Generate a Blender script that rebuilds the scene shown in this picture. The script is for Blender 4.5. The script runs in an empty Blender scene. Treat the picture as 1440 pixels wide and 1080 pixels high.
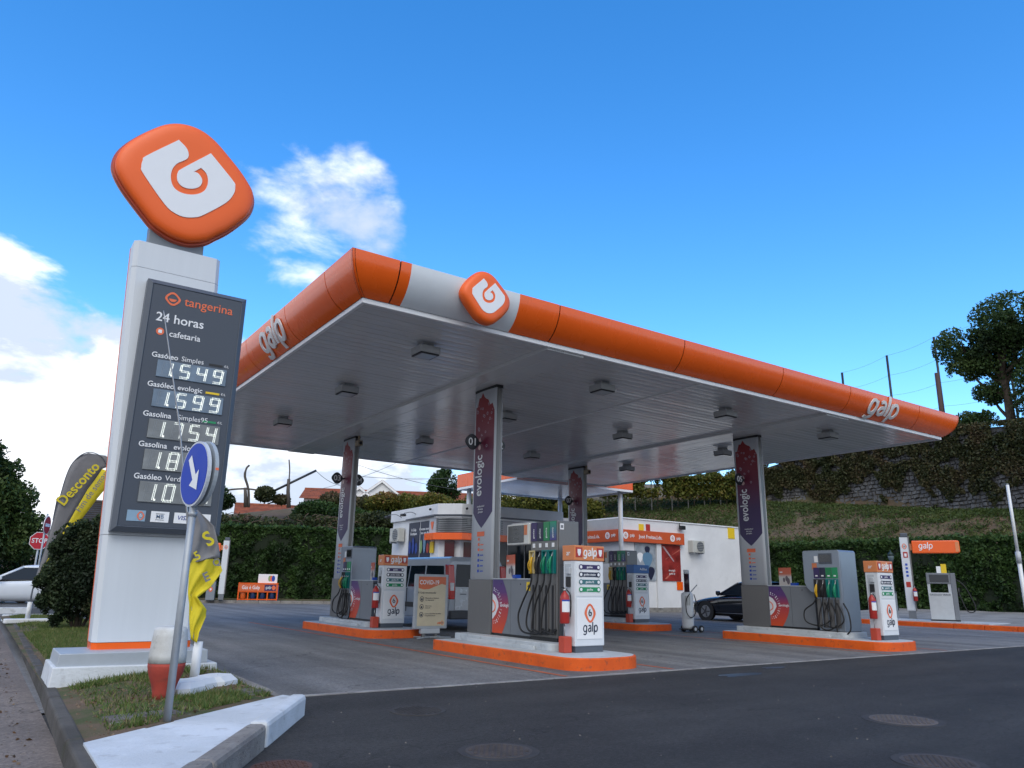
import bpy, math, random
import numpy as np
from mathutils import Vector, Matrix, noise
R = math.radians
PI = math.pi
random.seed(7)
RNG = np.random.default_rng(11)
scene = bpy.context.scene
COL = scene.collection

# ---------------------------------------------------------------- camera
cam_data = bpy.data.cameras.new('camera')
cam_data.sensor_width = 36.0
cam_data.lens = 36.0 * 1051.94 / 1440.0
cam_data.clip_start = 0.05
cam_data.clip_end = 3000
cam = bpy.data.objects.new('camera', cam_data)
COL.objects.link(cam)
YAW, PITCH, ROLL = R(34.60), R(15.01), R(0.988)
fwd = Vector((math.sin(YAW) * math.cos(PITCH), math.cos(YAW) * math.cos(PITCH), math.sin(PITCH)))
rt0 = Vector((math.cos(YAW), -math.sin(YAW), 0))
up0 = rt0.cross(fwd)
rt = rt0 * math.cos(ROLL) + up0 * math.sin(ROLL)
up = -rt0 * math.sin(ROLL) + up0 * math.cos(ROLL)
mw = Matrix((rt, up, -fwd)).transposed().to_4x4()
mw.translation = Vector((-7.999, -12.962, 1.2))
cam.matrix_world = mw
scene.camera = cam

# ---------------------------------------------------------------- light
SUN_EL, SUN_AZ = R(46), R(214)          # azimuth clockwise from +Y : behind the camera, to its left
SKY_STRENGTH = 0.15
EXPOSURE = 0.55
world = bpy.data.worlds.new('World')
scene.world = world
world.use_nodes = True
wn, wl = world.node_tree.nodes, world.node_tree.links
wn.clear()


def wnode(t, **kw):
    n = wn.new(t)
    for k, v in kw.items():
        setattr(n, k, v)
    return n


def wmath(op, a, b=None, c=None, clamp=False):
    n = wn.new('ShaderNodeMath')
    n.operation = op
    n.use_clamp = clamp
    for i, v in enumerate((a, b, c)):
        if v is None:
            continue
        if isinstance(v, (int, float)):
            n.inputs[i].default_value = v
        else:
            wl.new(v, n.inputs[i])
    return n.outputs[0]


def wvec(op, a, b):
    n = wn.new('ShaderNodeVectorMath')
    n.operation = op
    for i, v in enumerate((a, b)):
        if isinstance(v, tuple):
            n.inputs[i].default_value = v
        else:
            wl.new(v, n.inputs[i])
    return n


def wramp(val, lo, hi):
    n = wn.new('ShaderNodeMapRange')
    n.interpolation_type = 'SMOOTHSTEP'
    wl.new(val, n.inputs['Value'])
    n.inputs['From Min'].default_value = lo
    n.inputs['From Max'].default_value = hi
    return n.outputs['Result']


wout = wnode('ShaderNodeOutputWorld')
wbg = wnode('ShaderNodeBackground')
wbg.inputs['Strength'].default_value = SKY_STRENGTH
sky = wnode('ShaderNodeTexSky')
sky.sky_type = 'NISHITA'
sky.sun_disc = False
sky.sun_elevation = SUN_EL
sky.sun_rotation = SUN_AZ
sky.altitude = 100
sky.air_density = 1.0
sky.dust_density = 0.0
sky.ozone_density = 3.0
tco = wnode('ShaderNodeTexCoord')
dirv = tco.outputs['Generated']
sep = wnode('ShaderNodeSeparateXYZ')
wl.new(dirv, sep.inputs[0])


def cloud_noise(offset, scale=4.6):
    a = wvec('ADD', dirv, offset)
    m = wvec('MULTIPLY', a.outputs[0], (1.0, 1.0, 1.9))
    n = wn.new('ShaderNodeTexNoise')
    n.inputs['Scale'].default_value = scale
    n.inputs['Detail'].default_value = 9.0
    n.inputs['Roughness'].default_value = 0.56
    n.inputs['Distortion'].default_value = 0.25
    wl.new(m.outputs[0], n.inputs['Vector'])
    return n.outputs['Fac']


n1 = cloud_noise((3.1, 1.7, 0.4))
n2 = cloud_noise((3.1, 1.7, 0.46))
# a bank of cumulus stands over the north-west; its tops sink towards the north-east
dl = wvec('DOT_PRODUCT', dirv, (-0.50, 0.866, 0.0)).outputs['Value']
tops = wmath('MULTIPLY_ADD', wramp(dl, 0.20, 0.95), 0.30, 0.085)
rel = wmath('SUBTRACT', tops, sep.outputs[2])
cover = wmath('MULTIPLY', wramp(rel, -0.08, 0.10), 0.88)
# one loose cloud drifts above the bank
dp = wvec('DOT_PRODUCT', dirv, (0.290, 0.852, 0.436)).outputs['Value']
puff = wramp(dp, 0.9860, 0.9990)
# unseen broken cloud added in the south for soft neutral fill; missing shadows imply it
ds = wvec('DOT_PRODUCT', dirv, (-0.568, -0.823, 0.0)).outputs['Value']
south = wmath('MULTIPLY', wramp(ds, -0.05, 0.35), 0.86)
cover = wmath('MAXIMUM', cover, south)
dens = wmath('ADD', wmath('MULTIPLY_ADD', n1, 1.5, -0.75), wmath('MULTIPLY_ADD', cover, 1.0, -0.52))
mask = wramp(dens, -0.03, 0.15)
mask = wmath('MULTIPLY', mask, wramp(cover, 0.02, 0.25))
n3 = cloud_noise((0.7, 4.3, 2.2), 8.5)
pd = wmath('ADD', wmath('MULTIPLY_ADD', n3, 1.5, -0.75), wmath('MULTIPLY_ADD', puff, 0.80, -0.70))
mask = wmath('MAXIMUM', mask, wmath('MULTIPLY', wramp(pd, -0.10, 0.36), 0.93))
lit = wmath('MULTIPLY_ADD', wmath('SUBTRACT', n1, n2), 9.0, 0.47, clamp=True)
mixc = wnode('ShaderNodeMix', data_type='RGBA')
wl.new(lit, mixc.inputs['Factor'])
mixc.inputs['A'].default_value = (3.3, 3.8, 4.6, 1)
mixc.inputs['B'].default_value = (6.2, 6.4, 6.8, 1)
hs = wnode('ShaderNodeHueSaturation')
hs.inputs['Saturation'].default_value = 1.32
hs.inputs['Hue'].default_value = 0.502
hs.inputs['Value'].default_value = 1.42
wl.new(sky.outputs[0], hs.inputs['Color'])
mixs = wnode('ShaderNodeMix', data_type='RGBA')
wl.new(mask, mixs.inputs['Factor'])
wl.new(hs.outputs[0], mixs.inputs['A'])
wl.new(mixc.outputs['Result'], mixs.inputs['B'])
wl.new(mixs.outputs['Result'], wbg.inputs['Color'])
wl.new(wbg.outputs[0], wout.inputs['Surface'])

sun_data = bpy.data.lights.new('sun', 'SUN')
sun_data.energy = 0.9
sun_data.angle = R(40)
sun_data.color = (1.0, 0.95, 0.88)
sun = bpy.data.objects.new('sun', sun_data)
COL.objects.link(sun)
sd = Vector((math.sin(SUN_AZ) * math.cos(SUN_EL), math.cos(SUN_AZ) * math.cos(SUN_EL), math.sin(SUN_EL)))
sun.rotation_euler = sd.to_track_quat('Z', 'Y').to_euler()

scene.view_settings.view_transform = 'Standard'
scene.view_settings.look = 'None'
scene.view_settings.exposure = EXPOSURE
scene.view_settings.gamma = 1.0
scene.view_settings.use_curve_mapping = False

# ---------------------------------------------------------------- materials
MATS = {}


def mat(name, color, rough=0.6, metal=0.0, var=0.10, scale=6.0, bump=0.0, bscale=60.0, emit=0.0, coat=0.0, spec=0.5, stretch=None, alpha=None):
    """Principled material whose colour and gloss wander a little with noise."""
    if name in MATS:
        return MATS[name]
    m = bpy.data.materials.new(name)
    m.use_nodes = True
    nt = m.node_tree
    b = nt.nodes['Principled BSDF']
    b.inputs['Roughness'].default_value = rough
    b.inputs['Metallic'].default_value = metal
    b.inputs['Specular IOR Level'].default_value = spec
    if coat:
        b.inputs['Coat Weight'].default_value = coat
        b.inputs['Coat Roughness'].default_value = 0.06
    c = (color[0], color[1], color[2], 1)
    tc = nt.nodes.new('ShaderNodeTexCoord')
    src = tc.outputs['Object']
    if stretch:
        mp = nt.nodes.new('ShaderNodeMapping')
        mp.inputs['Scale'].default_value = stretch
        nt.links.new(src, mp.inputs[0])
        src = mp.outputs[0]
    if var > 0:
        n = nt.nodes.new('ShaderNodeTexNoise')
        n.inputs['Scale'].default_value = scale
        n.inputs['Detail'].default_value = 6
        n.inputs['Roughness'].default_value = 0.6
        nt.links.new(src, n.inputs['Vector'])
        mr = nt.nodes.new('ShaderNodeMapRange')
        mr.inputs['From Min'].default_value = 0.25
        mr.inputs['From Max'].default_value = 0.75
        mr.inputs['To Min'].default_value = 1 - var
        mr.inputs['To Max'].default_value = 1 + var * 0.6
        nt.links.new(n.outputs['Fac'], mr.inputs['Value'])
        mx = nt.nodes.new('ShaderNodeVectorMath')
        mx.operation = 'SCALE'
        mx.inputs[0].default_value = color[:3]
        nt.links.new(mr.outputs[0], mx.inputs['Scale'])
        nt.links.new(mx.outputs[0], b.inputs['Base Color'])
        mr2 = nt.nodes.new('ShaderNodeMapRange')
        mr2.inputs['To Min'].default_value = max(0.02, rough - 0.08)
        mr2.inputs['To Max'].default_value = min(1, rough + 0.10)
        nt.links.new(n.outputs['Fac'], mr2.inputs['Value'])
        nt.links.new(mr2.outputs[0], b.inputs['Roughness'])
    else:
        b.inputs['Base Color'].default_value = c
    if bump > 0:
        nb = nt.nodes.new('ShaderNodeTexNoise')
        nb.inputs['Scale'].default_value = bscale
        nb.inputs['Detail'].default_value = 4
        nt.links.new(src, nb.inputs['Vector'])
        bp = nt.nodes.new('ShaderNodeBump')
        bp.inputs['Strength'].default_value = bump
        bp.inputs['Distance'].default_value = 0.02
        nt.links.new(nb.outputs['Fac'], bp.inputs['Height'])
        nt.links.new(bp.outputs[0], b.inputs['Normal'])
    if emit:
        b.inputs['Emission Color'].default_value = c
        b.inputs['Emission Strength'].default_value = emit
    if alpha is not None:
        b.inputs['Alpha'].default_value = alpha
    MATS[name] = m
    return m


def two_tone(name, c1, c2, scale, rough=0.9, lo=0.4, hi=0.6, c3=None, scale3=40.0, bump=0.4, bscale=90, w3=0.5, detail=8):
    """Ground-like material: two colours mixed by a broad noise, speckled with a third."""
    if name in MATS:
        return MATS[name]
    m = bpy.data.materials.new(name)
    m.use_nodes = True
    nt = m.node_tree
    b = nt.nodes['Principled BSDF']
    b.inputs['Roughness'].default_value = rough
    b.inputs['Specular IOR Level'].default_value = 0.35
    tc = nt.nodes.new('ShaderNodeTexCoord')
    src = tc.outputs['Object']

    def nz(s, d=detail):
        n = nt.nodes.new('ShaderNodeTexNoise')
        n.inputs['Scale'].default_value = s
        n.inputs['Detail'].default_value = d
        n.inputs['Roughness'].default_value = 0.62
        nt.links.new(src, n.inputs['Vector'])
        return n.outputs['Fac']

    def rng(v, a, bb):
        r = nt.nodes.new('ShaderNodeMapRange')
        r.inputs['From Min'].default_value = a
        r.inputs['From Max'].default_value = bb
        nt.links.new(v, r.inputs['Value'])
        return r.outputs[0]

    def mixn(f, A, B):
        x = nt.nodes.new('ShaderNodeMix')
        x.data_type = 'RGBA'
        nt.links.new(f, x.inputs['Factor'])
        for v, s in ((A, 'A'), (B, 'B')):
            if isinstance(v, tuple):
                x.inputs[s].default_value = (*v, 1)
            else:
                nt.links.new(v, x.inputs[s])
        return x.outputs['Result']
    col = mixn(rng(nz(scale), lo, hi), c1, c2)
    if c3 is not None:
        f = rng(nz(scale3, 3), 0.58, 0.70)
        mm = nt.nodes.new('ShaderNodeMath')
        mm.operation = 'MULTIPLY'
        mm.inputs[1].default_value = w3
        nt.links.new(f, mm.inputs[0])
        col = mixn(mm.outputs[0], col, c3)
    nt.links.new(col, b.inputs['Base Color'])
    if bump:
        bp = nt.nodes.new('ShaderNodeBump')
        bp.inputs['Strength'].default_value = bump
        bp.inputs['Distance'].default_value = 0.01
        nt.links.new(nz(bscale, 3), bp.inputs['Height'])
        nt.links.new(bp.outputs[0], b.inputs['Normal'])
    MATS[name] = m
    return m


def asphalt(name, c1, c2, speck, crack=0.0, track=0.0, rough=0.85, scale=0.5, trackdir=(0.25, 3.0, 1)):
    """Bituminous surface: broad patches, stone speckle, tyre streaks and a few hairline cracks."""
    m = two_tone(name, c1, c2, scale, rough, c3=speck, scale3=95, w3=0.55, bump=0.7, bscale=150, lo=0.32, hi=0.68)
    nt = m.node_tree
    b = nt.nodes['Principled BSDF']
    col = b.inputs['Base Color'].links[0].from_socket
    tc = [n for n in nt.nodes if n.type == 'TEX_COORD'][0]

    def mul(col, fac):
        v = nt.nodes.new('ShaderNodeVectorMath')
        v.operation = 'SCALE'
        nt.links.new(col, v.inputs[0])
        nt.links.new(fac, v.inputs['Scale'])
        return v.outputs[0]

    def rng(v, a, bb, c, d):
        r = nt.nodes.new('ShaderNodeMapRange')
        for k, q in zip(('From Min', 'From Max', 'To Min', 'To Max'), (a, bb, c, d)):
            r.inputs[k].default_value = q
        nt.links.new(v, r.inputs['Value'])
        return r.outputs[0]
    if track:
        mp = nt.nodes.new('ShaderNodeMapping')
        mp.inputs['Scale'].default_value = trackdir
        nt.links.new(tc.outputs['Object'], mp.inputs[0])
        n = nt.nodes.new('ShaderNodeTexNoise')
        n.inputs['Scale'].default_value = 0.9
        n.inputs['Detail'].default_value = 5
        nt.links.new(mp.outputs[0], n.inputs['Vector'])
        col = mul(col, rng(n.outputs['Fac'], 0.32, 0.68, 1 - track, 1 + track * 0.8))
    for sc_n, am in ((22.0, 0.20), (48.0, 0.22)):
        n = nt.nodes.new('ShaderNodeTexNoise')
        n.inputs['Scale'].default_value = sc_n
        n.inputs['Detail'].default_value = 2
        nt.links.new(tc.outputs['Object'], n.inputs['Vector'])
        col = mul(col, rng(n.outputs['Fac'], 0.3, 0.7, 1 - am, 1 + am))
    n = nt.nodes.new('ShaderNodeTexNoise')
    n.inputs['Scale'].default_value = 3.2
    n.inputs['Detail'].default_value = 7
    n.inputs['Roughness'].default_value = 0.7
    nt.links.new(tc.outputs['Object'], n.inputs['Vector'])
    col = mul(col, rng(n.outputs['Fac'], 0.3, 0.7, 0.86, 1.14))
    if crack:
        dn = nt.nodes.new('ShaderNodeTexNoise')
        dn.inputs['Scale'].default_value = 1.4
        dn.inputs['Detail'].default_value = 4
        nt.links.new(tc.outputs['Object'], dn.inputs['Vector'])
        ad = nt.nodes.new('ShaderNodeVectorMath')
        ad.operation = 'MULTIPLY_ADD'
        nt.links.new(dn.outputs['Color'], ad.inputs[0])
        ad.inputs[1].default_value = (1.3, 1.3, 0)
        nt.links.new(tc.outputs['Object'], ad.inputs[2])
        vo = nt.nodes.new('ShaderNodeTexVoronoi')
        vo.feature = 'DISTANCE_TO_EDGE'
        vo.inputs['Scale'].default_value = 0.23
        nt.links.new(ad.outputs[0], vo.inputs['Vector'])
        col = mul(col, rng(vo.outputs['Distance'], 0.0, 0.004, 1 - crack, 1.0))
    nt.links.new(col, b.inputs['Base Color'])
    return m


def grad_mat(name, stops, axis=2, lo=0.0, hi=1.0, rough=0.35):
    """Printed colour gradient along an object axis (artwork on a panel)."""
    if name in MATS:
        return MATS[name]
    m = bpy.data.materials.new(name)
    m.use_nodes = True
    nt = m.node_tree
    b = nt.nodes['Principled BSDF']
    b.inputs['Roughness'].default_value = rough
    tc = nt.nodes.new('ShaderNodeTexCoord')
    sp = nt.nodes.new('ShaderNodeSeparateXYZ')
    nt.links.new(tc.outputs['Object'], sp.inputs[0])
    r = nt.nodes.new('ShaderNodeMapRange')
    r.inputs['From Min'].default_value = lo
    r.inputs['From Max'].default_value = hi
    nt.links.new(sp.outputs[axis], r.inputs['Value'])
    cr = nt.nodes.new('ShaderNodeValToRGB')
    while len(cr.color_ramp.elements) < len(stops):
        cr.color_ramp.elements.new(0.5)
    for e, (p, c) in zip(cr.color_ramp.elements, stops):
        e.position = p
        e.color = (*c, 1)
    nt.links.new(r.outputs[0], cr.inputs[0])
    nt.links.new(cr.outputs[0], b.inputs['Base Color'])
    MATS[name] = m
    return m


def leaf_mat(name, cols, scale=0.6, rough=0.55):
    """Leaf colour drawn per leaf from a small palette, light partly passing through."""
    if name in MATS:
        return MATS[name]
    m = bpy.data.materials.new(name)
    m.use_nodes = True
    nt = m.node_tree
    b = nt.nodes['Principled BSDF']
    b.inputs['Roughness'].default_value = rough
    b.inputs['Specular IOR Level'].default_value = 0.3
    at = nt.nodes.new('ShaderNodeAttribute')
    at.attribute_name = 'tint'
    cr = nt.nodes.new('ShaderNodeValToRGB')
    while len(cr.color_ramp.elements) < len(cols):
        cr.color_ramp.elements.new(0.5)
    for i, (e, c) in enumerate(zip(cr.color_ramp.elements, cols)):
        e.position = i / (len(cols) - 1)
        e.color = (*c, 1)
    nt.links.new(at.outputs['Fac'], cr.inputs[0])
    nt.links.new(cr.outputs[0], b.inputs['Base Color'])
    tr = nt.nodes.new('ShaderNodeBsdfTranslucent')
    nt.links.new(cr.outputs[0], tr.inputs['Color'])
    ms = nt.nodes.new('ShaderNodeMixShader')
    ms.inputs[0].default_value = 0.25
    nt.links.new(b.outputs[0], ms.inputs[1])
    nt.links.new(tr.outputs[0], ms.inputs[2])
    nt.links.new(ms.outputs[0], nt.nodes['Material Output'].inputs['Surface'])
    MATS[name] = m
    return m


ORANGE = mat('orange_enamel', (0.90, 0.122, 0.006), 0.26, var=0.055, scale=1.3, coat=0.2, stretch=(1.2, 1.2, 0.4))
ORANGE_SATIN = mat('orange_acrylic', (0.90, 0.13, 0.012), 0.42, var=0.03, scale=1.5)
ORANGE_PAINT = two_tone('orange_kerb_paint', (0.80, 0.125, 0.010), (0.68, 0.10, 0.012), 2.5, 0.6, c3=(0.14, 0.07, 0.05), scale3=11, w3=0.45, bump=0.25)
WHITE = mat('white_enamel', (0.74, 0.75, 0.76), 0.35, var=0.05, scale=2)
WHITE_PANEL = mat('white_panel', (0.66, 0.69, 0.72), 0.42, var=0.05, scale=1.3, stretch=(3, 3, 0.5))
TRIM = mat('white_trim', (0.86, 0.87, 0.88), 0.4, var=0.04)
SOFFIT = mat('soffit_white', (0.72, 0.73, 0.73), 0.16, var=0.06, scale=0.8, stretch=(0.4, 3, 1))
GREY = mat('grey_paint', (0.17, 0.185, 0.205), 0.42, var=0.07, scale=3)
GREY_LIGHT = mat('light_grey_paint', (0.47, 0.50, 0.53), 0.42, var=0.06, scale=3)
GREY_DARK = mat('dark_grey_paint', (0.085, 0.10, 0.125), 0.38, var=0.06)
SLATE = mat('slate_panel', (0.052, 0.066, 0.090), 0.42, var=0.06, scale=1.5)
STEEL = mat('brushed_steel', (0.40, 0.40, 0.405), 0.34, metal=0.85, var=0.10, scale=9, stretch=(30, 30, 0.6))
STEEL_DARK = mat('dull_steel', (0.20, 0.195, 0.19), 0.42, metal=0.6, var=0.12, scale=9, stretch=(20, 20, 0.7))
GALV = mat('galvanised_steel', (0.36, 0.39, 0.42), 0.5, metal=0.4, var=0.12, scale=14)
BLACK = mat('black_plastic', (0.014, 0.014, 0.016), 0.42, var=0.1)
RUBBER = mat('black_rubber', (0.012, 0.012, 0.013), 0.55, var=0.1)
RED = mat('red_enamel', (0.38, 0.026, 0.02), 0.38, var=0.06)
RED_MARK = mat('red_print', (0.42, 0.03, 0.02), 0.45, var=0.0)
INK = mat('dark_ink', (0.02, 0.03, 0.06), 0.5, var=0.0)
PALE_INK = mat('pale_print', (0.80, 0.81, 0.82), 0.5, var=0.0)
ORANGE_INK = mat('orange_print', (0.80, 0.16, 0.06), 0.5, var=0.0)
YELLOW = mat('yellow_print', (0.80, 0.55, 0.02), 0.5, var=0.03)
GREEN_PRINT = mat('green_print', (0.01, 0.26, 0.10), 0.4, var=0.03)
TEAL = mat('teal_plastic', (0.0, 0.17, 0.16), 0.4, var=0.04)
BLUE_PRINT = mat('blue_print', (0.012, 0.07, 0.42), 0.42, var=0.03)
NAVY = mat('navy_print', (0.015, 0.018, 0.05), 0.4, var=0.03)
PURPLE = mat('purple_print', (0.035, 0.02, 0.10), 0.4, var=0.03)
GLASS_DARK = mat('dark_glass', (0.010, 0.013, 0.016), 0.06, var=0.0, spec=0.4)
GLASS_BLUE = mat('tinted_glass', (0.012, 0.020, 0.032), 0.05, var=0.0, spec=0.4)
CONCRETE = two_tone('concrete', (0.30, 0.29, 0.27), (0.20, 0.19, 0.175), 3.0, 0.9, c3=(0.09, 0.085, 0.08), scale3=30, w3=0.5, bump=0.5)
WHITE_CONC = two_tone('whitewashed_concrete', (0.68, 0.71, 0.74), (0.56, 0.585, 0.60), 1.6, 0.75, c3=(0.27, 0.26, 0.25), scale3=5.5, w3=0.45, bump=0.6, bscale=40)
PLASTER = two_tone('white_plaster', (0.74, 0.75, 0.76), (0.68, 0.69, 0.70), 0.8, 0.85, c3=(0.5, 0.5, 0.49), scale3=3, w3=0.15, bump=0.15)
BARK = two_tone('bark', (0.10, 0.075, 0.055), (0.05, 0.04, 0.03), 5, 0.95, bump=0.8, bscale=30)
TILE = two_tone('roof_tile', (0.34, 0.10, 0.05), (0.22, 0.07, 0.04), 1.4, 0.85, c3=(0.12, 0.06, 0.04), scale3=5, w3=0.5)


# ---------------------------------------------------------------- mesh helpers
class MB:
    """Collects simple solids and links them as ONE mesh object."""

    def __init__(self):
        self.v, self.f, self.s = [], [], []

    def add(self, v, f, smooth=False):
        o = len(self.v)
        self.v += [tuple(p) for p in v]
        self.f += [tuple(i + o for i in q) for q in f]
        self.s += [smooth] * len(f)
        return self

    def box(self, x0, y0, z0, x1, y1, z1):
        v = [(x, y, z) for z in (z0, z1) for y in (y0, y1) for x in (x0, x1)]
        f = [(0, 2, 3, 1), (4, 5, 7, 6), (0, 1, 5, 4), (2, 6, 7, 3), (0, 4, 6, 2), (1, 3, 7, 5)]
        return self.add(v, f)

    def prism(self, poly, a, d0, d1, smooth=False):
        """poly: 2-D outline, extruded along axis a ('x','y','z') from d0 to d1."""
        def mk(p, d):
            return {'x': (d, p[0], p[1]), 'y': (p[0], d, p[1]), 'z': (p[0], p[1], d)}[a]
        n = len(poly)
        v = [mk(p, d0) for p in poly] + [mk(p, d1) for p in poly]
        f = [tuple(range(n - 1, -1, -1)), tuple(range(n, 2 * n))]
        self.add(v, f)
        o = len(self.v) - 2 * n
        for i in range(n):
            j = (i + 1) % n
            self.f.append((o + i, o + j, o + n + j, o + n + i))
            self.s.append(smooth)
        return self

    def tube(self, pts, r, n=8, cap=True, smooth=True):
        pts = [Vector(p) for p in pts]
        rs = r if isinstance(r, (list, tuple)) else [r] * len(pts)
        rings = []
        ref = None
        for i, p in enumerate(pts):
            t = (pts[min(i + 1, len(pts) - 1)] - pts[max(i - 1, 0)])
            if t.length < 1e-9:
                t = Vector((0, 0, 1))
            t.normalize()
            if ref is None:
                ref = Vector((1, 0, 0)) if abs(t.x) < 0.9 else Vector((0, 1, 0))
            b = t.cross(ref)
            if b.length < 1e-6:
                b = t.cross(Vector((0, 1, 0.3)))
            b.normalize()
            ref = b.cross(t).normalized()
            rings.append([p + (ref * math.cos(2 * PI * k / n) + b * math.sin(2 * PI * k / n)) * rs[i] for k in range(n)])
        v = [q for g in rings for q in g]
        f = []
        for i in range(len(pts) - 1):
            for k in range(n):
                a, c = i * n + k, i * n + (k + 1) % n
                f.append((a, c, c + n, a + n))
        self.add(v, f, smooth)
        if cap:
            o = len(self.v) - len(v)
            self.f += [tuple(o + k for k in range(n - 1, -1, -1)), tuple(o + (len(pts) - 1) * n + k for k in range(n))]
            self.s += [False, False]
        return self

    def cyl(self, x, y, z0, z1, r, n=20, r1=None):
        return self.tube([(x, y, z0), (x, y, z1)], [r, r if r1 is None else r1], n)

    def lathe(self, prof, x=0, y=0, n=20, smooth=True):
        """prof: (radius, z) pairs round a vertical axis."""
        v, f = [], []
        for r, z in prof:
            v += [(x + r * math.cos(2 * PI * k / n), y + r * math.sin(2 * PI * k / n), z) for k in range(n)]
        for i in range(len(prof) - 1):
            for k in range(n):
                a, c = i * n + k, i * n + (k + 1) % n
                f.append((a, c, c + n, a + n))
        self.add(v, f, smooth)
        o = len(self.v) - len(v)
        self.f += [tuple(o + k for k in range(n - 1, -1, -1)), tuple(o + (len(prof) - 1) * n + k for k in range(n))]
        self.s += [False, False]
        return self

    def grid(self, P, smooth=True, wrap=False):
        """P: rows of equal-length point lists."""
        n = len(P[0])
        v = [p for r in P for p in r]
        f = []
        for i in range(len(P) - 1):
            for k in range(n if wrap else n - 1):
                k2 = (k + 1) % n
                f.append((i * n + k, i * n + k2, (i + 1) * n + k2, (i + 1) * n + k))
        return self.add(v, f, smooth)

    def build(self, name, m, parent=None, bevel=0.0, loc=None, seg=2, thick=0.0, weld=False):
        me = bpy.data.meshes.new(name)
        me.from_pydata(self.v, [], self.f)
        me.polygons.foreach_set('use_smooth', self.s)
        me.materials.append(m)
        me.update()
        o = bpy.data.objects.new(name, me)
        COL.objects.link(o)
        if parent is not None:
            o.parent = parent
        if loc is not None:
            o.location = loc
        if thick:
            md = o.modifiers.new('thickness', 'SOLIDIFY')
            md.thickness = thick
            md.offset = 0
        if bevel:
            md = o.modifiers.new('edge', 'BEVEL')
            md.width = bevel
            md.segments = seg
            md.limit_method = 'ANGLE'
            md.angle_limit = R(38)
            md.harden_normals = False
        return o


def tag(o, label=None, cat=None, group=None, kind=None):
    if label:
        o['label'] = label
    if cat:
        o['category'] = cat
    if group:
        o['group'] = group
    if kind:
        o['kind'] = kind
    return o


def thing(name, label, cat, loc=(0, 0, 0), rz=0.0, group=None):
    o = bpy.data.objects.new(name, None)
    COL.objects.link(o)
    o.empty_display_size = 0.1
    o.location = loc
    o.rotation_euler = (0, 0, rz)
    return tag(o, label, cat, group)


def copy_tree(o, parent=None):
    c = o.copy()
    COL.objects.link(c)
    c.parent = parent
    for ch in list(o.children):
        copy_tree(ch, c)
    return c


TEXT_CACHE = {}


def text_mesh(s, size, bold, extrude, align, spacing, shear):
    key = (s, round(size, 4), bold, extrude, align, spacing, shear)
    if key in TEXT_CACHE:
        return TEXT_CACHE[key]
    cu = bpy.data.curves.new('lettering', 'FONT')
    cu.body = s
    cu.size = size
    cu.offset = bold * size
    cu.extrude = extrude
    cu.align_x = align
    cu.align_y = 'CENTER'
    cu.space_character = spacing
    cu.shear = shear
    cu.resolution_u = 3
    ob = bpy.data.objects.new('lettering', cu)
    COL.objects.link(ob)
    bpy.context.view_layer.update()
    dg = bpy.context.evaluated_depsgraph_get()
    me = bpy.data.meshes.new_from_object(ob.evaluated_get(dg))
    bpy.data.objects.remove(ob)
    bpy.data.curves.remove(cu)
    TEXT_CACHE[key] = me
    return me


FACES = {  # direction the writing faces: (text x, text y)
    '-y': ((1, 0, 0), (0, 0, 1)),
    '-x': ((0, -1, 0), (0, 0, 1)),
    '+x': ((0, 1, 0), (0, 0, 1)),
    '+y': ((-1, 0, 0), (0, 0, 1)),
    '-x up': ((0, 0, 1), (0, 1, 0)),
    '+x up': ((0, 0, 1), (0, -1, 0)),
}


def text(name, s, size, m, parent, loc, face='-y', bold=0.0, extrude=0.002, align='CENTER', spacing=1.0, shear=0.0, squeeze=1.0):
    me = text_mesh(s, size, bold, extrude, align, spacing, shear)
    if not me.materials:
        me.materials.append(m)
    elif me.materials[0] is not m:
        me = me.copy()
        me.materials[0] = m
    o = bpy.data.objects.new(name, me)
    COL.objects.link(o)
    xd, yd = FACES[face] if isinstance(face, str) else face
    xd, yd = Vector(xd), Vector(yd)
    zd = xd.cross(yd)
    mt = Matrix((xd * squeeze, yd, zd)).transposed().to_4x4()
    mt.translation = Vector(loc)
    if parent is not None:
        o.parent = parent
    o.matrix_local = mt
    return o


def smooth_path(pts, k=6):
    """Catmull-Rom through the points."""
    pts = [Vector(p) for p in pts]
    P = [pts[0] * 2 - pts[1]] + pts + [pts[-1] * 2 - pts[-2]]
    out = []
    for i in range(1, len(P) - 2):
        for j in range(k):
            t = j / k
            a, b, c, d = P[i - 1], P[i], P[i + 1], P[i + 2]
            out.append(0.5 * ((2 * b) + (c - a) * t + (2 * a - 5 * b + 4 * c - d) * t * t + (3 * b - a - 3 * c + d) * t ** 3))
    out.append(pts[-1])
    return out


def round_rect(x0, y0, x1, y1, r, n=5):
    out = []
    for cx, cy, a0 in ((x1 - r, y1 - r, 0), (x0 + r, y1 - r, 90), (x0 + r, y0 + r, 180), (x1 - r, y0 + r, 270)):
        for i in range(n + 1):
            a = R(a0 + 90 * i / n)
            out.append((cx + r * math.cos(a), cy + r * math.sin(a)))
    return out


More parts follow.
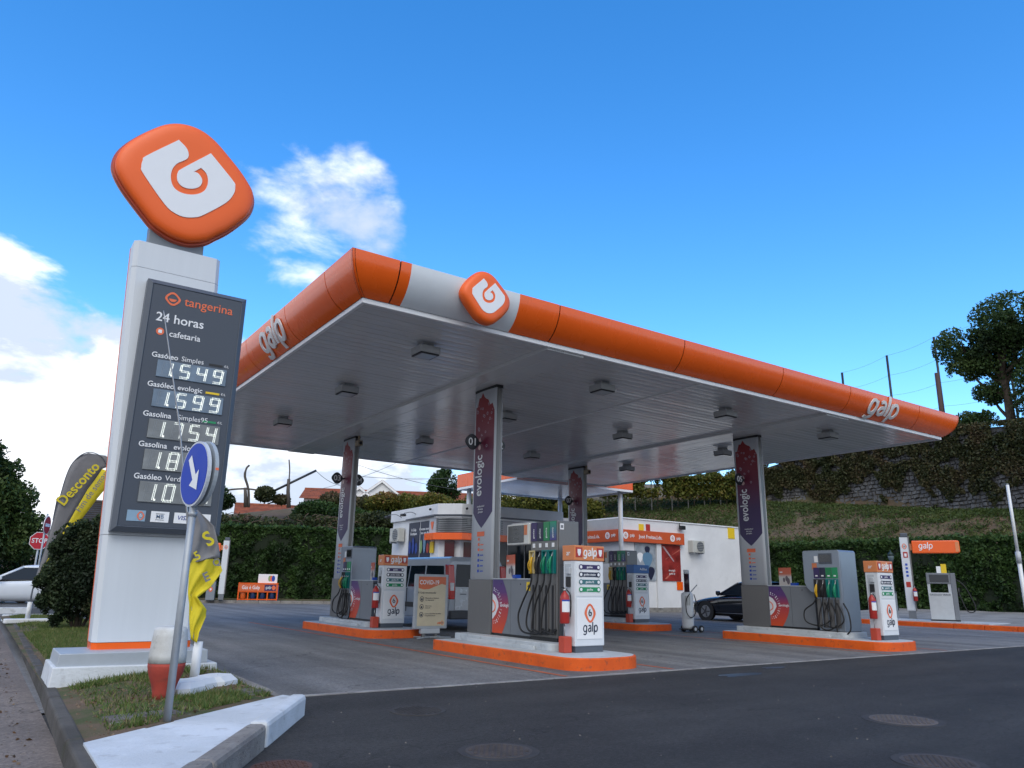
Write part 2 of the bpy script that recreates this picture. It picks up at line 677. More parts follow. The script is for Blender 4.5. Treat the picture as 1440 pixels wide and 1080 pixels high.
# the rounded-diamond emblem: outline and the white curl on it
OUT = [(-0.252, 0.971), (-0.044, 1.0), (0.145, 0.965), (0.344, 0.858), (0.555, 0.679), (0.769, 0.481), (0.917, 0.311), (1.015, 0.16), (1.043, -0.014), (1.005, -0.208), (0.895, -0.387), (0.7, -0.625), (0.532, -0.78), (0.38, -0.911), (0.167, -0.998), (-0.037, -1.0), (-0.215, -0.952), (-0.397, -0.857), (-0.556, -0.707), (-0.715, -0.542), (-0.876, -0.362), (-0.995, -0.186), (-1.043, -0.035), (-1.027, 0.14), (-0.943, 0.326), (-0.802, 0.52), (-0.629, 0.711), (-0.447, 0.874)]
GEE = [(-0.231, 0.633), (-0.109, 0.539), (-0.062, 0.449), (-0.064, 0.366), (-0.124, 0.295), (-0.203, 0.22), (-0.257, 0.112), (-0.27, -0.015), (-0.24, -0.143), (-0.177, -0.225), (-0.07, -0.259), (0.061, -0.243), (0.174, -0.187), (0.254, -0.097), (0.283, 0.019), (0.274, 0.123), (0.227, 0.214), (0.15, 0.266), (0.051, 0.159), (0.087, 0.164), (0.134, 0.146), (0.188, 0.076), (0.19, -0.013), (0.147, -0.084), (0.077, -0.132), (-0.024, -0.156), (-0.115, -0.131), (-0.172, -0.05), (-0.176, 0.071), (-0.109, 0.173), (0.268, 0.576), (0.653, 0.219), (0.705, 0.128), (0.696, -0.02), (0.592, -0.216), (0.289, -0.524), (0.164, -0.608), (0.007, -0.651), (-0.141, -0.626), (-0.298, -0.523), (-0.656, -0.116), (-0.695, -0.011), (-0.69, 0.101), (-0.647, 0.196)]


def dense(poly, k=3):
    n = len(poly)
    P = [Vector((*poly[i % n], 0)) for i in range(-1, n + 2)]
    out = []
    for i in range(1, n + 1):
        for j in range(k):
            t = j / k
            a, b, c, d = P[i - 1], P[i], P[i + 1], P[i + 2]
            q = 0.5 * ((2 * b) + (c - a) * t + (2 * a - 5 * b + 4 * c - d) * t * t + (3 * b - a - 3 * c + d) * t ** 3)
            out.append((q.x, q.y))
    return out


def smooth_between(poly, corners, k=4):
    """Smooth a closed outline but keep the listed points sharp."""
    n = len(poly)
    out = []
    cs = sorted(corners)
    for a, b in zip(cs, cs[1:] + [cs[0] + n]):
        seg = [(*poly[i % n], 0) for i in range(a, b + 1)]
        if len(seg) < 3:
            out += [poly[a % n]]
            continue
        out += [(p.x, p.y) for p in smooth_path(seg, k)][:-1]
    return out


GEE = smooth_between(GEE, [0, 17, 18, 30])


def emblem(parent, cx, y, cz, s, depth, name='emblem', rim=True):
    """Pillow-edged rounded diamond facing -Y with a raised white curl."""
    o2 = dense(OUT, 3)
    rings = []
    prof = [(0.985, 0.0), (1.0, 0.1), (1.0, 0.45), (0.985, 0.62), (0.95, 0.78), (0.89, 0.90), (0.80, 0.97), (0.68, 1.0)]
    for k, d in prof:
        rings.append([(cx + p[0] * k * s, y - depth * d, cz + p[1] * k * s) for p in o2])
    mb = MB()
    mb.grid(rings, True, True)
    n = len(o2)
    mb.f += [tuple(range(n - 1, -1, -1)), tuple(range(len(mb.v) - n, len(mb.v)))]
    mb.s += [False, False]
    e = mb.build(name, ORANGE_SATIN, parent)
    MB().prism([(cx + a * s, cz + b * s) for a, b in GEE], 'y', y - depth - 0.012 * s, y - depth + 0.02 * s).build('curl', mat('emblem_white', (0.78, 0.80, 0.83), 0.4, var=0.02), e)
    return e


def small_logo(parent, loc, s, face='-y', word=None, ink=None, disc=None, name='logo'):
    """Printed logo: orange ring of the rounded diamond with a small hook."""
    xd, yd = FACES[face]
    xd, yd = Vector(xd), Vector(yd)
    zd = xd.cross(yd)
    L = Vector(loc)

    def put(poly, d):
        return [tuple(L + xd * (a * s) + yd * (b * s) + zd * d) for a, b in poly]
    mb = MB()
    n = len(OUT)
    up_ = [(a * 0.82, b * 1.08) for a, b in OUT]
    inn = [(a * 0.60, b * 0.78) for a, b in up_]
    v = put(up_, 0.003) + put(inn, 0.003)
    mb.add(v, [(i, (i + 1) % n, n + (i + 1) % n, n + i) for i in range(n)])
    o = mb.build(name, ORANGE_INK, parent)
    hook = [(0.0, 0.42), (-0.16, 0.16), (-0.20, -0.06), (-0.11, -0.25), (0.06, -0.27), (0.19, -0.14), (0.17, 0.06), (0.04, 0.12), (-0.02, 0.02)]
    hp = [tuple(L + xd * (a * s) + yd * (b * s) + zd * 0.005) for a, b in hook]
    MB().tube(smooth_path(hp, 3), 0.06 * s, 5).build('hook', ink or INK, o)
    return o


GALP = {
    'g': ([[(0.70 - 0.335 * (1 - math.cos(a)), 0.5 + 0.5 * math.sin(a)) for a in [2 * PI * k / 22 for k in range(23)]], [(0.70, 1.0), (0.70, 0.0), (0.66, -0.25), (0.48, -0.42), (0.22, -0.42), (0.05, -0.34)]], 0.98),
    'a': ([[(0.12, 0.90), (0.30, 1.0), (0.48, 0.98), (0.62, 0.84), (0.64, 0.62), (0.64, 0.0)], [(0.64, 0.56), (0.42, 0.58), (0.20, 0.50), (0.08, 0.28), (0.18, 0.06), (0.38, 0.0), (0.54, 0.10), (0.64, 0.26)]], 0.90),
    'l': ([[(0.10, 1.52), (0.10, 0.0)]], 0.40),
    'p': ([[(0.08, 1.0), (0.08, -0.48)], [(0.08 + 0.335 * (1 - math.cos(a)), 0.5 + 0.5 * math.sin(a)) for a in [2 * PI * k / 22 for k in range(23)]]], 0.90)}


def galp_word(parent, loc, h, m, face='-y', depth=0.004, weight=0.20, shear=0.10, name='lettering', wide=1.0, wrap=None):
    """The word on the fascia and pillars, drawn as broad strokes; h = x-height, loc = middle of the word."""
    xd, yd = FACES[face] if isinstance(face, str) else face
    xd, yd = Vector(xd), Vector(yd)
    zd = xd.cross(yd).normalized()
    total = sum(GALP[c][1] for c in 'galp') - 0.2
    L = Vector(loc)
    mb = MB()
    pen = -total / 2
    lay = 0
    for c in 'galp':
        for path in GALP[c][0]:
            lay += 1
            P = [((pen + a + b * shear) * wide, b - 0.5) for a, b in path]
            if wrap and len(P) < 12:
                P = [tuple(P[i][q] + (P[i + 1][q] - P[i][q]) * j / 5 for q in (0, 1)) for i in range(len(P) - 1) for j in range(5)] + [P[-1]]
            n = len(P)
            A, B = [], []
            for i in range(n):
                p0, p1 = P[max(i - 1, 0)], P[min(i + 1, n - 1)]
                if len(path) > 20 and i in (0, n - 1):
                    p0, p1 = P[n - 2], P[1]
                tx, ty = p1[0] - p0[0], p1[1] - p0[1]
                q = math.hypot(tx, ty) or 1
                nx, ny = -ty / q * weight / 2, tx / q * weight / 2
                A.append((P[i][0] + nx, P[i][1] + ny))
                B.append((P[i][0] - nx, P[i][1] - ny))
            d = depth + 0.0006 * lay

            def w3(p, e):
                if wrap:
                    return wrap(p[0] * h, p[1] * h, e)
                return tuple(L + xd * (p[0] * h) + yd * (p[1] * h) + zd * e)
            rows = [[w3(p, 0) for p in A], [w3(p, d) for p in A], [w3(p, d) for p in B], [w3(p, 0) for p in B]]
            mb.grid(rows, False)
            for e in (0, n - 1):
                mb.add([w3(A[e], 0), w3(A[e], d), w3(B[e], d), w3(B[e], 0)], [(0, 1, 2, 3)])
        pen += GALP[c][1]
    return mb.build(name, m, parent)


def leaves(name, centers, size, m, parent, tint=None, flat=0.0, seed=0, aspect=0.55, droop=0.0):
    """One mesh of leaf-shaped faces at the given points; tint picks the colour of each leaf."""
    rng = np.random.default_rng(seed)
    c = np.asarray(centers, dtype=np.float64)
    n = len(c)
    d = rng.normal(size=(n, 3))
    d[:, 2] *= (1 - flat)
    d[:, 2] -= droop
    d /= np.linalg.norm(d, axis=1)[:, None]
    r = rng.normal(size=(n, 3))
    w = np.cross(d, r)
    w /= np.linalg.norm(w, axis=1)[:, None] + 1e-9
    nn = np.cross(d, w)
    s = size * rng.uniform(0.6, 1.35, size=(n, 1))
    v = np.empty((n, 4, 3))
    v[:, 0] = c - d * s * 0.5
    v[:, 1] = c + w * s * aspect * 0.5 + nn * s * 0.08
    v[:, 2] = c + d * s * 0.5 - nn * s * 0.10
    v[:, 3] = c - w * s * aspect * 0.5 + nn * s * 0.08
    me = bpy.data.meshes.new(name)
    me.vertices.add(4 * n)
    me.vertices.foreach_set('co', v.reshape(-1))
    me.loops.add(4 * n)
    me.loops.foreach_set('vertex_index', np.arange(4 * n, dtype=np.int32))
    me.polygons.add(n)
    me.polygons.foreach_set('loop_start', np.arange(0, 4 * n, 4, dtype=np.int32))
    me.update(calc_edges=True)
    t = rng.uniform(0, 1, n) if tint is None else np.clip(tint + rng.normal(0, 0.13, n), 0, 1)
    at = me.attributes.new('tint', 'FLOAT', 'FACE')
    at.data.foreach_set('value', t.astype(np.float32))
    me.materials.append(m)
    o = bpy.data.objects.new(name, me)
    COL.objects.link(o)
    if parent is not None:
        o.parent = parent
    return o
# ================================================================ SETTING
def struct(o):
    o['kind'] = 'structure'
    return o


def sheet(name, poly, z, m):
    return struct(MB().add([(x, y, z) for x, y in poly], [tuple(range(len(poly)))]).build(name, m))


ASPHALT_NEW = asphalt('fresh_asphalt', (0.032, 0.030, 0.030), (0.047, 0.045, 0.043), (0.14, 0.13, 0.12), crack=0.35, track=0.22, scale=0.45, trackdir=(0.3, 1.6, 1))
ASPHALT_OLD = asphalt('forecourt_asphalt', (0.150, 0.146, 0.145), (0.205, 0.199, 0.192), (0.30, 0.29, 0.28), crack=0.5, track=0.30, scale=0.35, trackdir=(1.8, 0.18, 1), rough=0.78)
ASPHALT_STREET = asphalt('street_asphalt', (0.24, 0.198, 0.172), (0.155, 0.130, 0.115), (0.34, 0.29, 0.26), crack=0.6, track=0.2, scale=0.9, trackdir=(2.0, 0.2, 1), rough=0.92)
SOIL = two_tone('soil_and_grass', (0.070, 0.085, 0.028), (0.150, 0.100, 0.065), 1.9, 0.95, c3=(0.16, 0.12, 0.08), scale3=22, w3=0.5, bump=1.0, bscale=50)
EARTH = two_tone('earth_bank', (0.085, 0.082, 0.036), (0.135, 0.092, 0.056), 0.45, 0.95, c3=(0.19, 0.125, 0.08), scale3=2.2, w3=0.6, bump=1.0, bscale=8, lo=0.36, hi=0.55)
GRAVEL = two_tone('gravel', (0.22, 0.21, 0.20), (0.30, 0.29, 0.27), 1.2, 0.95, c3=(0.10, 0.09, 0.085), scale3=30, w3=0.7, bump=1.0, bscale=60)
FIELD = two_tone('far_ground', (0.045, 0.06, 0.02), (0.09, 0.085, 0.04), 0.02, 0.95, bump=0.0)

sheet('ground', [(-900, -900), (900, -900), (900, 900), (-900, 900)], -0.05, FIELD)
sheet('access_road', [(-7.30, -70), (80, -70), (80, -4.62), (-7.30, -4.62)], 0.0, ASPHALT_NEW)
sheet('forecourt', [(-7.30, -4.50), (60, -4.50), (60, 60), (-7.30, 60)], 0.0, ASPHALT_OLD)
sheet('street', [(-80, -70), (-7.30, -70), (-7.30, 90), (-80, 90)], 0.0, ASPHALT_STREET)
LINE_CONC = two_tone('pale_channel', (0.34, 0.33, 0.32), (0.24, 0.23, 0.23), 4, 0.9, c3=(0.08, 0.08, 0.08), scale3=9, w3=0.6)
# drain channel between the fresh asphalt and the forecourt: short concrete lengths butted end to end
ch = bpy.data.objects.new('drain_channel', None)
COL.objects.link(ch)
struct(ch)
x = -5.35
while x < 40:
    L = random.uniform(0.95, 1.05)
    w = 0.035 + 0.012 * random.random()
    MB().box(x, -4.565 - w, -0.02, x + L - 0.012, -4.565 + w, 0.006 + 0.004 * random.random()).build('channel_block', LINE_CONC, ch)
    x += L
struct(MB().box(-5.35, -4.53, -0.03, 40, -4.50, -0.006).build('channel_joint', BLACK))

LINE_PAINT = two_tone('worn_orange_line', (0.50, 0.13, 0.055), (0.34, 0.11, 0.06), 3, 0.8, c3=(0.12, 0.11, 0.11), scale3=18, w3=0.7, bump=0.3)
for i, (x, y0, y1) in enumerate(((-1.14, -4.45, 10.4), (0.93, -4.45, 2.2), (7.06, -4.45, 10.2), (9.22, -4.45, 2.2))):
    struct(sheet('road_marking', [(x - 0.045, y0), (x + 0.045, y0), (x + 0.045, y1), (x - 0.045, y1)], 0.004, LINE_PAINT))

# oil stains and patches of wet or darker asphalt, each a thin irregular sheet
STAIN = two_tone('oil_stain', (0.045, 0.045, 0.047), (0.070, 0.068, 0.068), 2.0, 0.55, bump=0.3)
WET = two_tone('damp_asphalt', (0.022, 0.024, 0.032), (0.032, 0.034, 0.042), 2.0, 0.4, bump=0.3)
for x, y, rx, ry, m in ((1.27, -5.42, 0.42, 0.16, WET), (2.6, -5.0, 0.25, 0.10, WET)):
    ph = random.uniform(0, 6)
    sheet('stain', [(x + rx * math.cos(a) * (1 + 0.22 * math.sin(3 * a + ph) + 0.12 * math.sin(7 * a)), y + ry * math.sin(a) * (1 + 0.2 * math.sin(2 * a + ph))) for a in [2 * PI * k / 30 for k in range(30)]], 0.003 if y > -4.5 else 0.002, m)

# ---------------------------------------------------------------- traffic island with the price sign
isl = [(-7.16, 12.5), (-5.47, 12.5), (-5.47, -2.0), (-5.50, -4.4), (-5.47, -5.55), (-7.20, -7.05)]


def island_z(x, y):
    m = min(max((x + 7.20) / 0.4, 0), 1) * min(max((-5.45 - x) / 0.3, 0), 1)
    rise = 0.10 * min(max((x + 7.0) / 1.0, 0), 1) * min(max((-5.5 - x) / 0.25, 0), 1) * max(0, 1 - abs(y + 4.0) / 1.0)
    return 0.135 + rise + 0.035 * m + 0.022 * noise.noise((x * 2.2, y * 2.2, 0.3)) * m


rows = []
ny, nx = 130, 14
for j in range(ny + 1):
    y = -7.05 + (12.5 + 7.05) * (j / ny) ** 1.3
    row = []
    for i in range(nx + 1):
        t = i / nx
        xr = -5.46 if y > -5.55 else -7.19 + (y + 7.05) / 1.5 * 1.73
        x = -7.25 + (max(xr, -7.245) + 7.25) * t
        row.append((x, y, island_z(x, y)))
    rows.append(row)
verge = struct(MB().grid(rows, True).build('verge', SOIL))
# painted concrete nose and its kerbs
nose = [(-7.245, -7.05), (-5.44, -5.55), (-5.40, -5.66), (-5.52, -5.90), (-7.25, -8.75)]
struct(MB().prism(nose, 'z', 0.0, 0.165).build('island_nose', WHITE_CONC))


def kerb_run(name, pts, w, h, m, L=1.0, gap=0.012, bev=0.02, side=1):
    """Kerb stones butted along a polyline, each its own stone."""
    root = bpy.data.objects.new(name, None)
    COL.objects.link(root)
    struct(root)
    for a, b in zip(pts[:-1], pts[1:]):
        a, b = Vector((*a, 0)), Vector((*b, 0))
        d = b - a
        n = max(1, round(d.length / L))
        t = d.normalized()
        nn = Vector((-t.y, t.x, 0)) * w * side
        for i in range(n):
            p, q = a + d * (i / n) + t * gap / 2, a + d * ((i + 1) / n) - t * gap / 2
            hh = h + random.uniform(-0.006, 0.006)
            v = [p, q, q + nn, p + nn]
            mm = m[i % len(m)] if isinstance(m, (list, tuple)) else m
            MB().add([(k.x, k.y, -0.03) for k in v] + [(k.x, k.y, hh) for k in v], [(3, 2, 1, 0), (4, 5, 6, 7), (0, 1, 5, 4), (1, 2, 6, 5), (2, 3, 7, 6), (3, 0, 4, 7)]).build('kerb_stone', mm, root, bevel=bev)
    return root


KERB = two_tone('kerb_stone', (0.30, 0.28, 0.255), (0.22, 0.20, 0.185), 2.5, 0.95, c3=(0.06, 0.055, 0.05), scale3=25, w3=0.6, bump=0.8)
KERB_DARK = two_tone('old_kerb', (0.115, 0.105, 0.095), (0.075, 0.068, 0.06), 2.0, 0.95, c3=(0.05, 0.06, 0.03), scale3=6, w3=0.6, bump=0.8)
kerb_run('kerb', [(-5.27, -5.72), (-6.02, -6.97)], 0.15, 0.185, WHITE_CONC, L=1.5, bev=0.035, side=-1)
kerb_run('kerb', [(-6.03, -6.985), (-7.30, -9.10)], 0.15, 0.18, KERB, L=1.25, bev=0.035, side=-1)
kerb_run('kerb', [(-7.34, -9.0), (-7.32, -6.8), (-7.25, -3.5), (-7.20, 1.0), (-7.05, 12.5)], 0.11, 0.15, KERB_DARK, L=1.0, side=-1)
kerb_run('kerb', [(-5.46, -5.5), (-5.36, -4.5), (-5.34, -2.0), (-5.34, 12.5)], 0.12, 0.10, KERB, L=1.0, side=-1)
kerb_run('kerb', [(-7.2, 12.62), (-5.4, 12.62)], 0.15, 0.17, WHITE_CONC, L=0.9)
kerb_run('kerb', [(-9.0, 17.6), (-5.4, 17.6), (-2.0, 16.6)], 0.16, 0.19, [WHITE_CONC, GREY_DARK], L=1.0)

# grass blades on the island
gc = []
while len(gc) < 70000:
    y = -6.6 + 18.5 * random.random() ** 1.7
    x = random.uniform(-7.05, -5.5)
    if y < -5.4 and x > -7.1 + (y + 6.9) / 1.5 * 1.6:
        continue
    dn = noise.noise((x * 1.1, y * 0.9, 4.0)) + 0.35 * noise.noise((x * 4, y * 4, 1.0))
    lim = 0.03 if y < -3.4 else -0.40
    if x < -6.85:
        lim += 0.2
    if (dn < lim and random.random() > 0.10) or (-7.25 < x < -5.7 and -3.95 < y < -2.9):
        continue
    gc.append((x, y, island_z(x, y)))
gc = np.array(gc)
hgt = RNG.uniform(0.018, 0.06, len(gc)) * (1 + 0.6 * (RNG.random(len(gc)) > 0.93))
ang = RNG.uniform(0, 2 * PI, len(gc))
lean = RNG.normal(0, 0.024, (len(gc), 2))
wv = np.stack([np.cos(ang), np.sin(ang), 0 * ang], 1) * 0.006
v = np.empty((len(gc), 3, 3))
v[:, 0] = gc - wv
v[:, 1] = gc + wv
v[:, 2] = gc + np.stack([lean[:, 0], lean[:, 1], hgt], 1)
me = bpy.data.meshes.new('grass')
me.from_pydata(v.reshape(-1, 3).tolist(), [], np.arange(3 * len(gc)).reshape(-1, 3).tolist())
at = me.attributes.new('tint', 'FLOAT', 'FACE')
at.data.foreach_set('value', RNG.random(len(gc)).astype(np.float32))
me.materials.append(leaf_mat('grass_blade', [(0.06, 0.11, 0.022), (0.10, 0.17, 0.035), (0.16, 0.20, 0.06), (0.27, 0.22, 0.10)]))
g = bpy.data.objects.new('grass', me)
COL.objects.link(g)
tag(g, 'thin green grass growing on the traffic island round the price sign', 'grass', kind='stuff')
# pebbles and dead leaves on the soil and along the gutter
DEBRIS = leaf_mat('dead_leaf', [(0.07, 0.04, 0.02), (0.16, 0.09, 0.045), (0.24, 0.17, 0.10)])
pc = []
for k in range(900):
    if k < 500:
        x, y = random.uniform(-7.0, -5.55), random.uniform(-6.6, -2.0)
        if y < -5.4 and x > -7.1 + (y + 6.9) / 1.5 * 1.6:
            continue
        pc.append((x, y, island_z(x, y) + 0.008))
    else:
        x = -7.42 - abs(random.gauss(0, 0.45))
        pc.append((x, random.uniform(-9, 10), 0.006))
tag(leaves('leaf_litter', pc, 0.04, DEBRIS, None, flat=0.85, seed=3), 'dry brown leaves lying on the bare soil and in the gutter', 'leaf litter', kind='stuff')
# clods, grit and small stones on the soil; loose grit on the asphalt
def grit(name, pts, size, m, label, cat):
    v, f = [], []
    rg = random.Random(len(pts))
    for (x, y, z) in pts:
        r = size * rg.uniform(0.4, 1.5)
        o_ = len(v)
        k = [(r, 0, 0), (-r * 0.5, r * 0.8, 0), (-r * 0.6, -r * 0.7, 0), (rg.uniform(-.3, .3) * r, rg.uniform(-.3, .3) * r, r * rg.uniform(0.5, 1.0))]
        a_ = rg.uniform(0, 6.3)
        v += [(x + p[0] * math.cos(a_) - p[1] * math.sin(a_), y + p[0] * math.sin(a_) + p[1] * math.cos(a_), z + p[2]) for p in k]
        f += [(o_, o_ + 1, o_ + 3), (o_ + 1, o_ + 2, o_ + 3), (o_ + 2, o_, o_ + 3)]
    return tag(MB().add(v, f).build(name, m), label, cat, kind='stuff')


gp = []
while len(gp) < 2600:
    x, y = random.uniform(-7.15, -5.5), random.uniform(-6.9, 1.0)
    if y < -5.4 and x > -7.2 + (y + 6.95) / 1.5 * 1.6:
        continue
    gp.append((x, y, island_z(x, y) - 0.003))
grit('soil_clods', gp, 0.016, two_tone('clod', (0.12, 0.08, 0.052), (0.20, 0.15, 0.11), 9, 0.95, bump=0), 'brown clods and small stones scattered over the island soil', 'clods')
gp = [(-7.42 - abs(random.gauss(0, 0.5)), random.uniform(-9.5, 6), 0.0) for _ in range(900)] + [(random.uniform(-6, 16), random.uniform(-9.5, -4.7), 0.0) for _ in range(220)] + [(random.uniform(-5.2, 12), random.uniform(-4.4, 9), 0.0) for _ in range(260)]
grit('road_grit', gp, 0.009, two_tone('grit_stone', (0.19, 0.17, 0.155), (0.11, 0.10, 0.09), 20, 0.95, bump=0), 'loose pale grit lying on the road and the forecourt', 'grit')
SLAB = two_tone('cover_slab', (0.17, 0.15, 0.14), (0.12, 0.105, 0.10), 4, 0.95, c3=(0.06, 0.05, 0.045), scale3=30, w3=0.5, bump=0.6)


def slab(cx, cy, w, d, rz, label):
    t = thing('cover_slab', label, 'cover slab', (cx, cy, 0.145), rz, 'concrete covers in the traffic island')
    MB().box(-w / 2, -d / 2, -0.03, w / 2, d / 2, 0.035).build('slab', SLAB, t, bevel=0.012)
    MB().box(-w / 2 - 0.03, -d / 2 - 0.03, -0.03, w / 2 + 0.03, -d / 2 - 0.004, 0.02).build('frame', CONCRETE, t)
    MB().cyl(0.0, -d * 0.2, 0.034, 0.038, 0.02, 10).build('lifting_hole', BLACK, t)
    return t


slab(-6.74, -6.18, 0.55, 0.24, R(14), 'weathered concrete cover in the soil beside the foot of the blue sign')
slab(-5.80, -5.28, 0.52, 0.26, R(28), 'weathered concrete cover in the soil under the white banner foot')

# ---------------------------------------------------------------- pump islands
SLAB_PAINT = two_tone('painted_island_top', (0.50, 0.53, 0.55), (0.42, 0.45, 0.47), 2.0, 0.7, c3=(0.22, 0.22, 0.22), scale3=7, w3=0.35, bump=0.3)


def offset_outline(x0, x1, y0, y1, rn, rb, n=7):
    """Island outline: rounded nose at y0, tight corners at y1."""
    out = []
    for cx, cy, a0, r in ((x1 - rb, y1 - rb, 0, rb), (x0 + rb, y1 - rb, 90, rb), (x0 + rn, y0 + rn * 0.75, 180, rn), (x1 - rn, y0 + rn * 0.75, 270, rn)):
        for i in range(n + 1):
            a = R(a0 + 90 * i / n)
            k = 0.75 if r == rn else 1
            out.append((cx + r * math.cos(a), cy + r * math.sin(a) * k))
    return out


def pump_island(ix, iy, label):
    t = thing('pump_island', label, 'pump island', (ix, iy, 0), 0, 'pump islands under the canopy')
    MB().prism(offset_outline(-0.70, 0.72, -4.16, 0.14, 0.55, 0.08), 'z', -0.02, 0.178).build('kerb_band', ORANGE_PAINT, t, bevel=0.018)
    MB().prism(offset_outline(-0.672, 0.692, -4.13, 0.112, 0.54, 0.07), 'z', 0.1, 0.184).build('top_slab', SLAB_PAINT, t, bevel=0.004)
    MB().prism(offset_outline(-0.30, 0.56, -3.05, -0.06 + 0.05, 0.22, 0.03), 'z', 0.18, 0.30).build('plinth', SLAB_PAINT, t, bevel=0.012)
    MB().box(-0.36, -2.62, 0.18, -0.302, -0.55, 0.245).build('plinth_step', SLAB_PAINT, t, bevel=0.01)
    return t


ISL = {1: (0, 0), 2: (0, 7.05), 3: (8.2, 0), 4: (8.2, 7.05)}
pump_island(*ISL[1], 'orange-edged pump island nearest the camera, carrying column 01')
pump_island(*ISL[2], 'orange-edged pump island at the left rear, carrying column 03')
pump_island(*ISL[3], 'orange-edged pump island at the right front, carrying column 05')
pump_island(*ISL[4], 'orange-edged pump island at the right rear, carrying column 07')

# ---------------------------------------------------------------- main canopy
CX0, CX1, CY0, CY1, CZ = -4.01, 12.66, -3.31, 10.12, 5.13
can = thing('station_canopy', 'large flat filling station canopy with glossy orange curved fascia', 'canopy', ((CX0 + CX1) / 2, (CY0 + CY1) / 2, 0))
cl = Vector(can.location)


def fascia_at(a):
    s0, c0 = math.sin(R(28)), math.cos(R(28))
    return (0.02 + 0.33 * (math.sin(a) - s0) / (1 - s0), 5.205 + 0.565 * (c0 - math.cos(a)) / c0)


def fascia_profile(n=9):
    return [fascia_at(R(28) + R(62) * i / n) for i in range(n + 1)]


def fascia_panel(side, a, b, m, name='fascia_panel', mit0=False, mit1=False, lift=0.0, parent=None):
    """Curved panel between a and b along one side of the canopy; mitred where it meets a corner."""
    P = []
    for o, z in fascia_profile():
        row = []
        ks = 2
        for e in range(ks):
            s = a + (b - a) * e / (ks - 1)
            if e == 0 and mit0:
                s -= o
            if e == ks - 1 and mit1:
                s += o
            o2 = o + lift
            p = {'-y': (s, CY0 - o2, z), '-x': (CX0 - o2, s, z), '+x': (CX1 + o2, s, z), '+y': (s, CY1 + o2, z)}[side]
            row.append(tuple(Vector(p) - cl))
        P.append(row)
    mb = MB()
    mb.grid(P, True)
    # returns along the top, the back and the two ends, so the panel has depth
    inn = Vector({'-y': (0, 0.012, 0), '-x': (0.012, 0, 0), '+x': (-0.012, 0, 0), '+y': (0, -0.012, 0)}[side])
    B = [[tuple(Vector(q) + inn) for q in row] for row in P]
    mb.grid([r[::-1] for r in B], True)
    t0, t1 = P[-1]
    mb.add([t0, t1, tuple(Vector(t1) + inn * 8), tuple(Vector(t0) + inn * 8)], [(0, 1, 2, 3)])
    for e in (0, -1):
        mb.grid([[P[i][e], B[i][e]] for i in range(len(P))], False)
    return mb.build(name, m, parent or can)


G = 0.011
WHITE_FASCIA = mat('white_fascia', (0.70, 0.74, 0.77), 0.34, var=0.03)
xs = [CX0, -3.6, -0.62, 2.41, 5.44, 7.95, 11.0, CX1]
for i in range(7):
    if i == 1:
        fascia_panel('-y', xs[1] + G, -3.42, ORANGE)
        fascia_panel('-y', -3.42, -1.45, WHITE_FASCIA, lift=0.001)
        fascia_panel('-y', -1.45, xs[2] - G, ORANGE)
        continue
    fascia_panel('-y', xs[i] + (G if i else 0), xs[i + 1] - (G if i < 6 else 0), ORANGE, mit0=(i == 0), mit1=(i == 6))
ys = [CY0, -2.6, -0.75, 1.55, 4.6, 7.6, CY1]
for side in ('-x', '+x'):
    for i in range(6):
        fascia_panel(side, ys[i] + (G if i else 0), ys[i + 1] - (G if i < 5 else 0), ORANGE, mit0=(i == 0), mit1=(i == 5))
xb = [CX0, -0.6, 2.4, 5.4, 8.4, CX1]
for i in range(5):
    fascia_panel('+y', xb[i] + (G if i else 0), xb[i + 1] - (G if i < 4 else 0), ORANGE, mit0=(i == 0), mit1=(i == 4))

for sd_, a_, b_ in (('-y', CX0, CX1), ('+y', CX0, CX1), ('-x', CY0, CY1), ('+x', CY0, CY1)):
    fascia_panel(sd_, a_, b_, BLACK, 'fascia_backing', mit0=True, mit1=True, lift=-0.035)


def cbox(name, x0, y0, z0, x1, y1, z1, m, bevel=0.0):
    return MB().box(x0 - cl.x, y0 - cl.y, z0, x1 - cl.x, y1 - cl.y, z1).build(name, m, can, bevel=bevel)


cbox('edge_trim', CX0, CY0, CZ, CX1, CY0 + 0.06, 5.21, TRIM, 0.006)
cbox('edge_trim', CX0, CY1 - 0.06, CZ, CX1, CY1, 5.21, TRIM, 0.006)
cbox('edge_trim', CX0, CY0 + 0.062, CZ, CX0 + 0.06, CY1 - 0.062, 5.21, TRIM, 0.006)
cbox('edge_trim', CX1 - 0.06, CY0 + 0.062, CZ, CX1, CY1 - 0.062, 5.21, TRIM, 0.006)
cbox('roof_deck', CX0 + 0.01, CY0 + 0.01, 5.30, CX1 - 0.01, CY1 - 0.01, 5.62, GREY)
# soffit of narrow folded strips that run along the front
rows = []
y = CY0 + 0.06
sw = 0.21
rs = random.Random(4)
while y < CY1 - 0.07:
    y1 = min(y + sw, CY1 - 0.06)
    d0, d1 = rs.uniform(-0.0022, 0.0022), rs.uniform(-0.0022, 0.0022)
    for yy, zz in ((y, 5.176), (y + 0.004, 5.168 + d0), (y + 0.03, 5.165 + d0), (y + 0.5 * (y1 - y), 5.164 + (d0 + d1) / 2), (y1 - 0.035, 5.165 + d1), (y1 - 0.010, 5.168 + d1), (y1 - 0.006, 5.176)):
        rows.append((yy, zz))
    y = y1
edges = [CX0 + 0.06, -0.58, 0.24, 3.34, 3.40, 7.55, 8.42, CX1 - 0.06]
for a, b in ((0, 1), (2, 3), (4, 5), (6, 7)):
    P = []
    for yy, zz in rows:
        P.append([(edges[a] - cl.x, yy - cl.y, zz), (edges[b] - cl.x, yy - cl.y, zz)])
    o = MB().grid(P, False).build('soffit_strips', SOFFIT, can)
    o['kind'] = 'stuff'
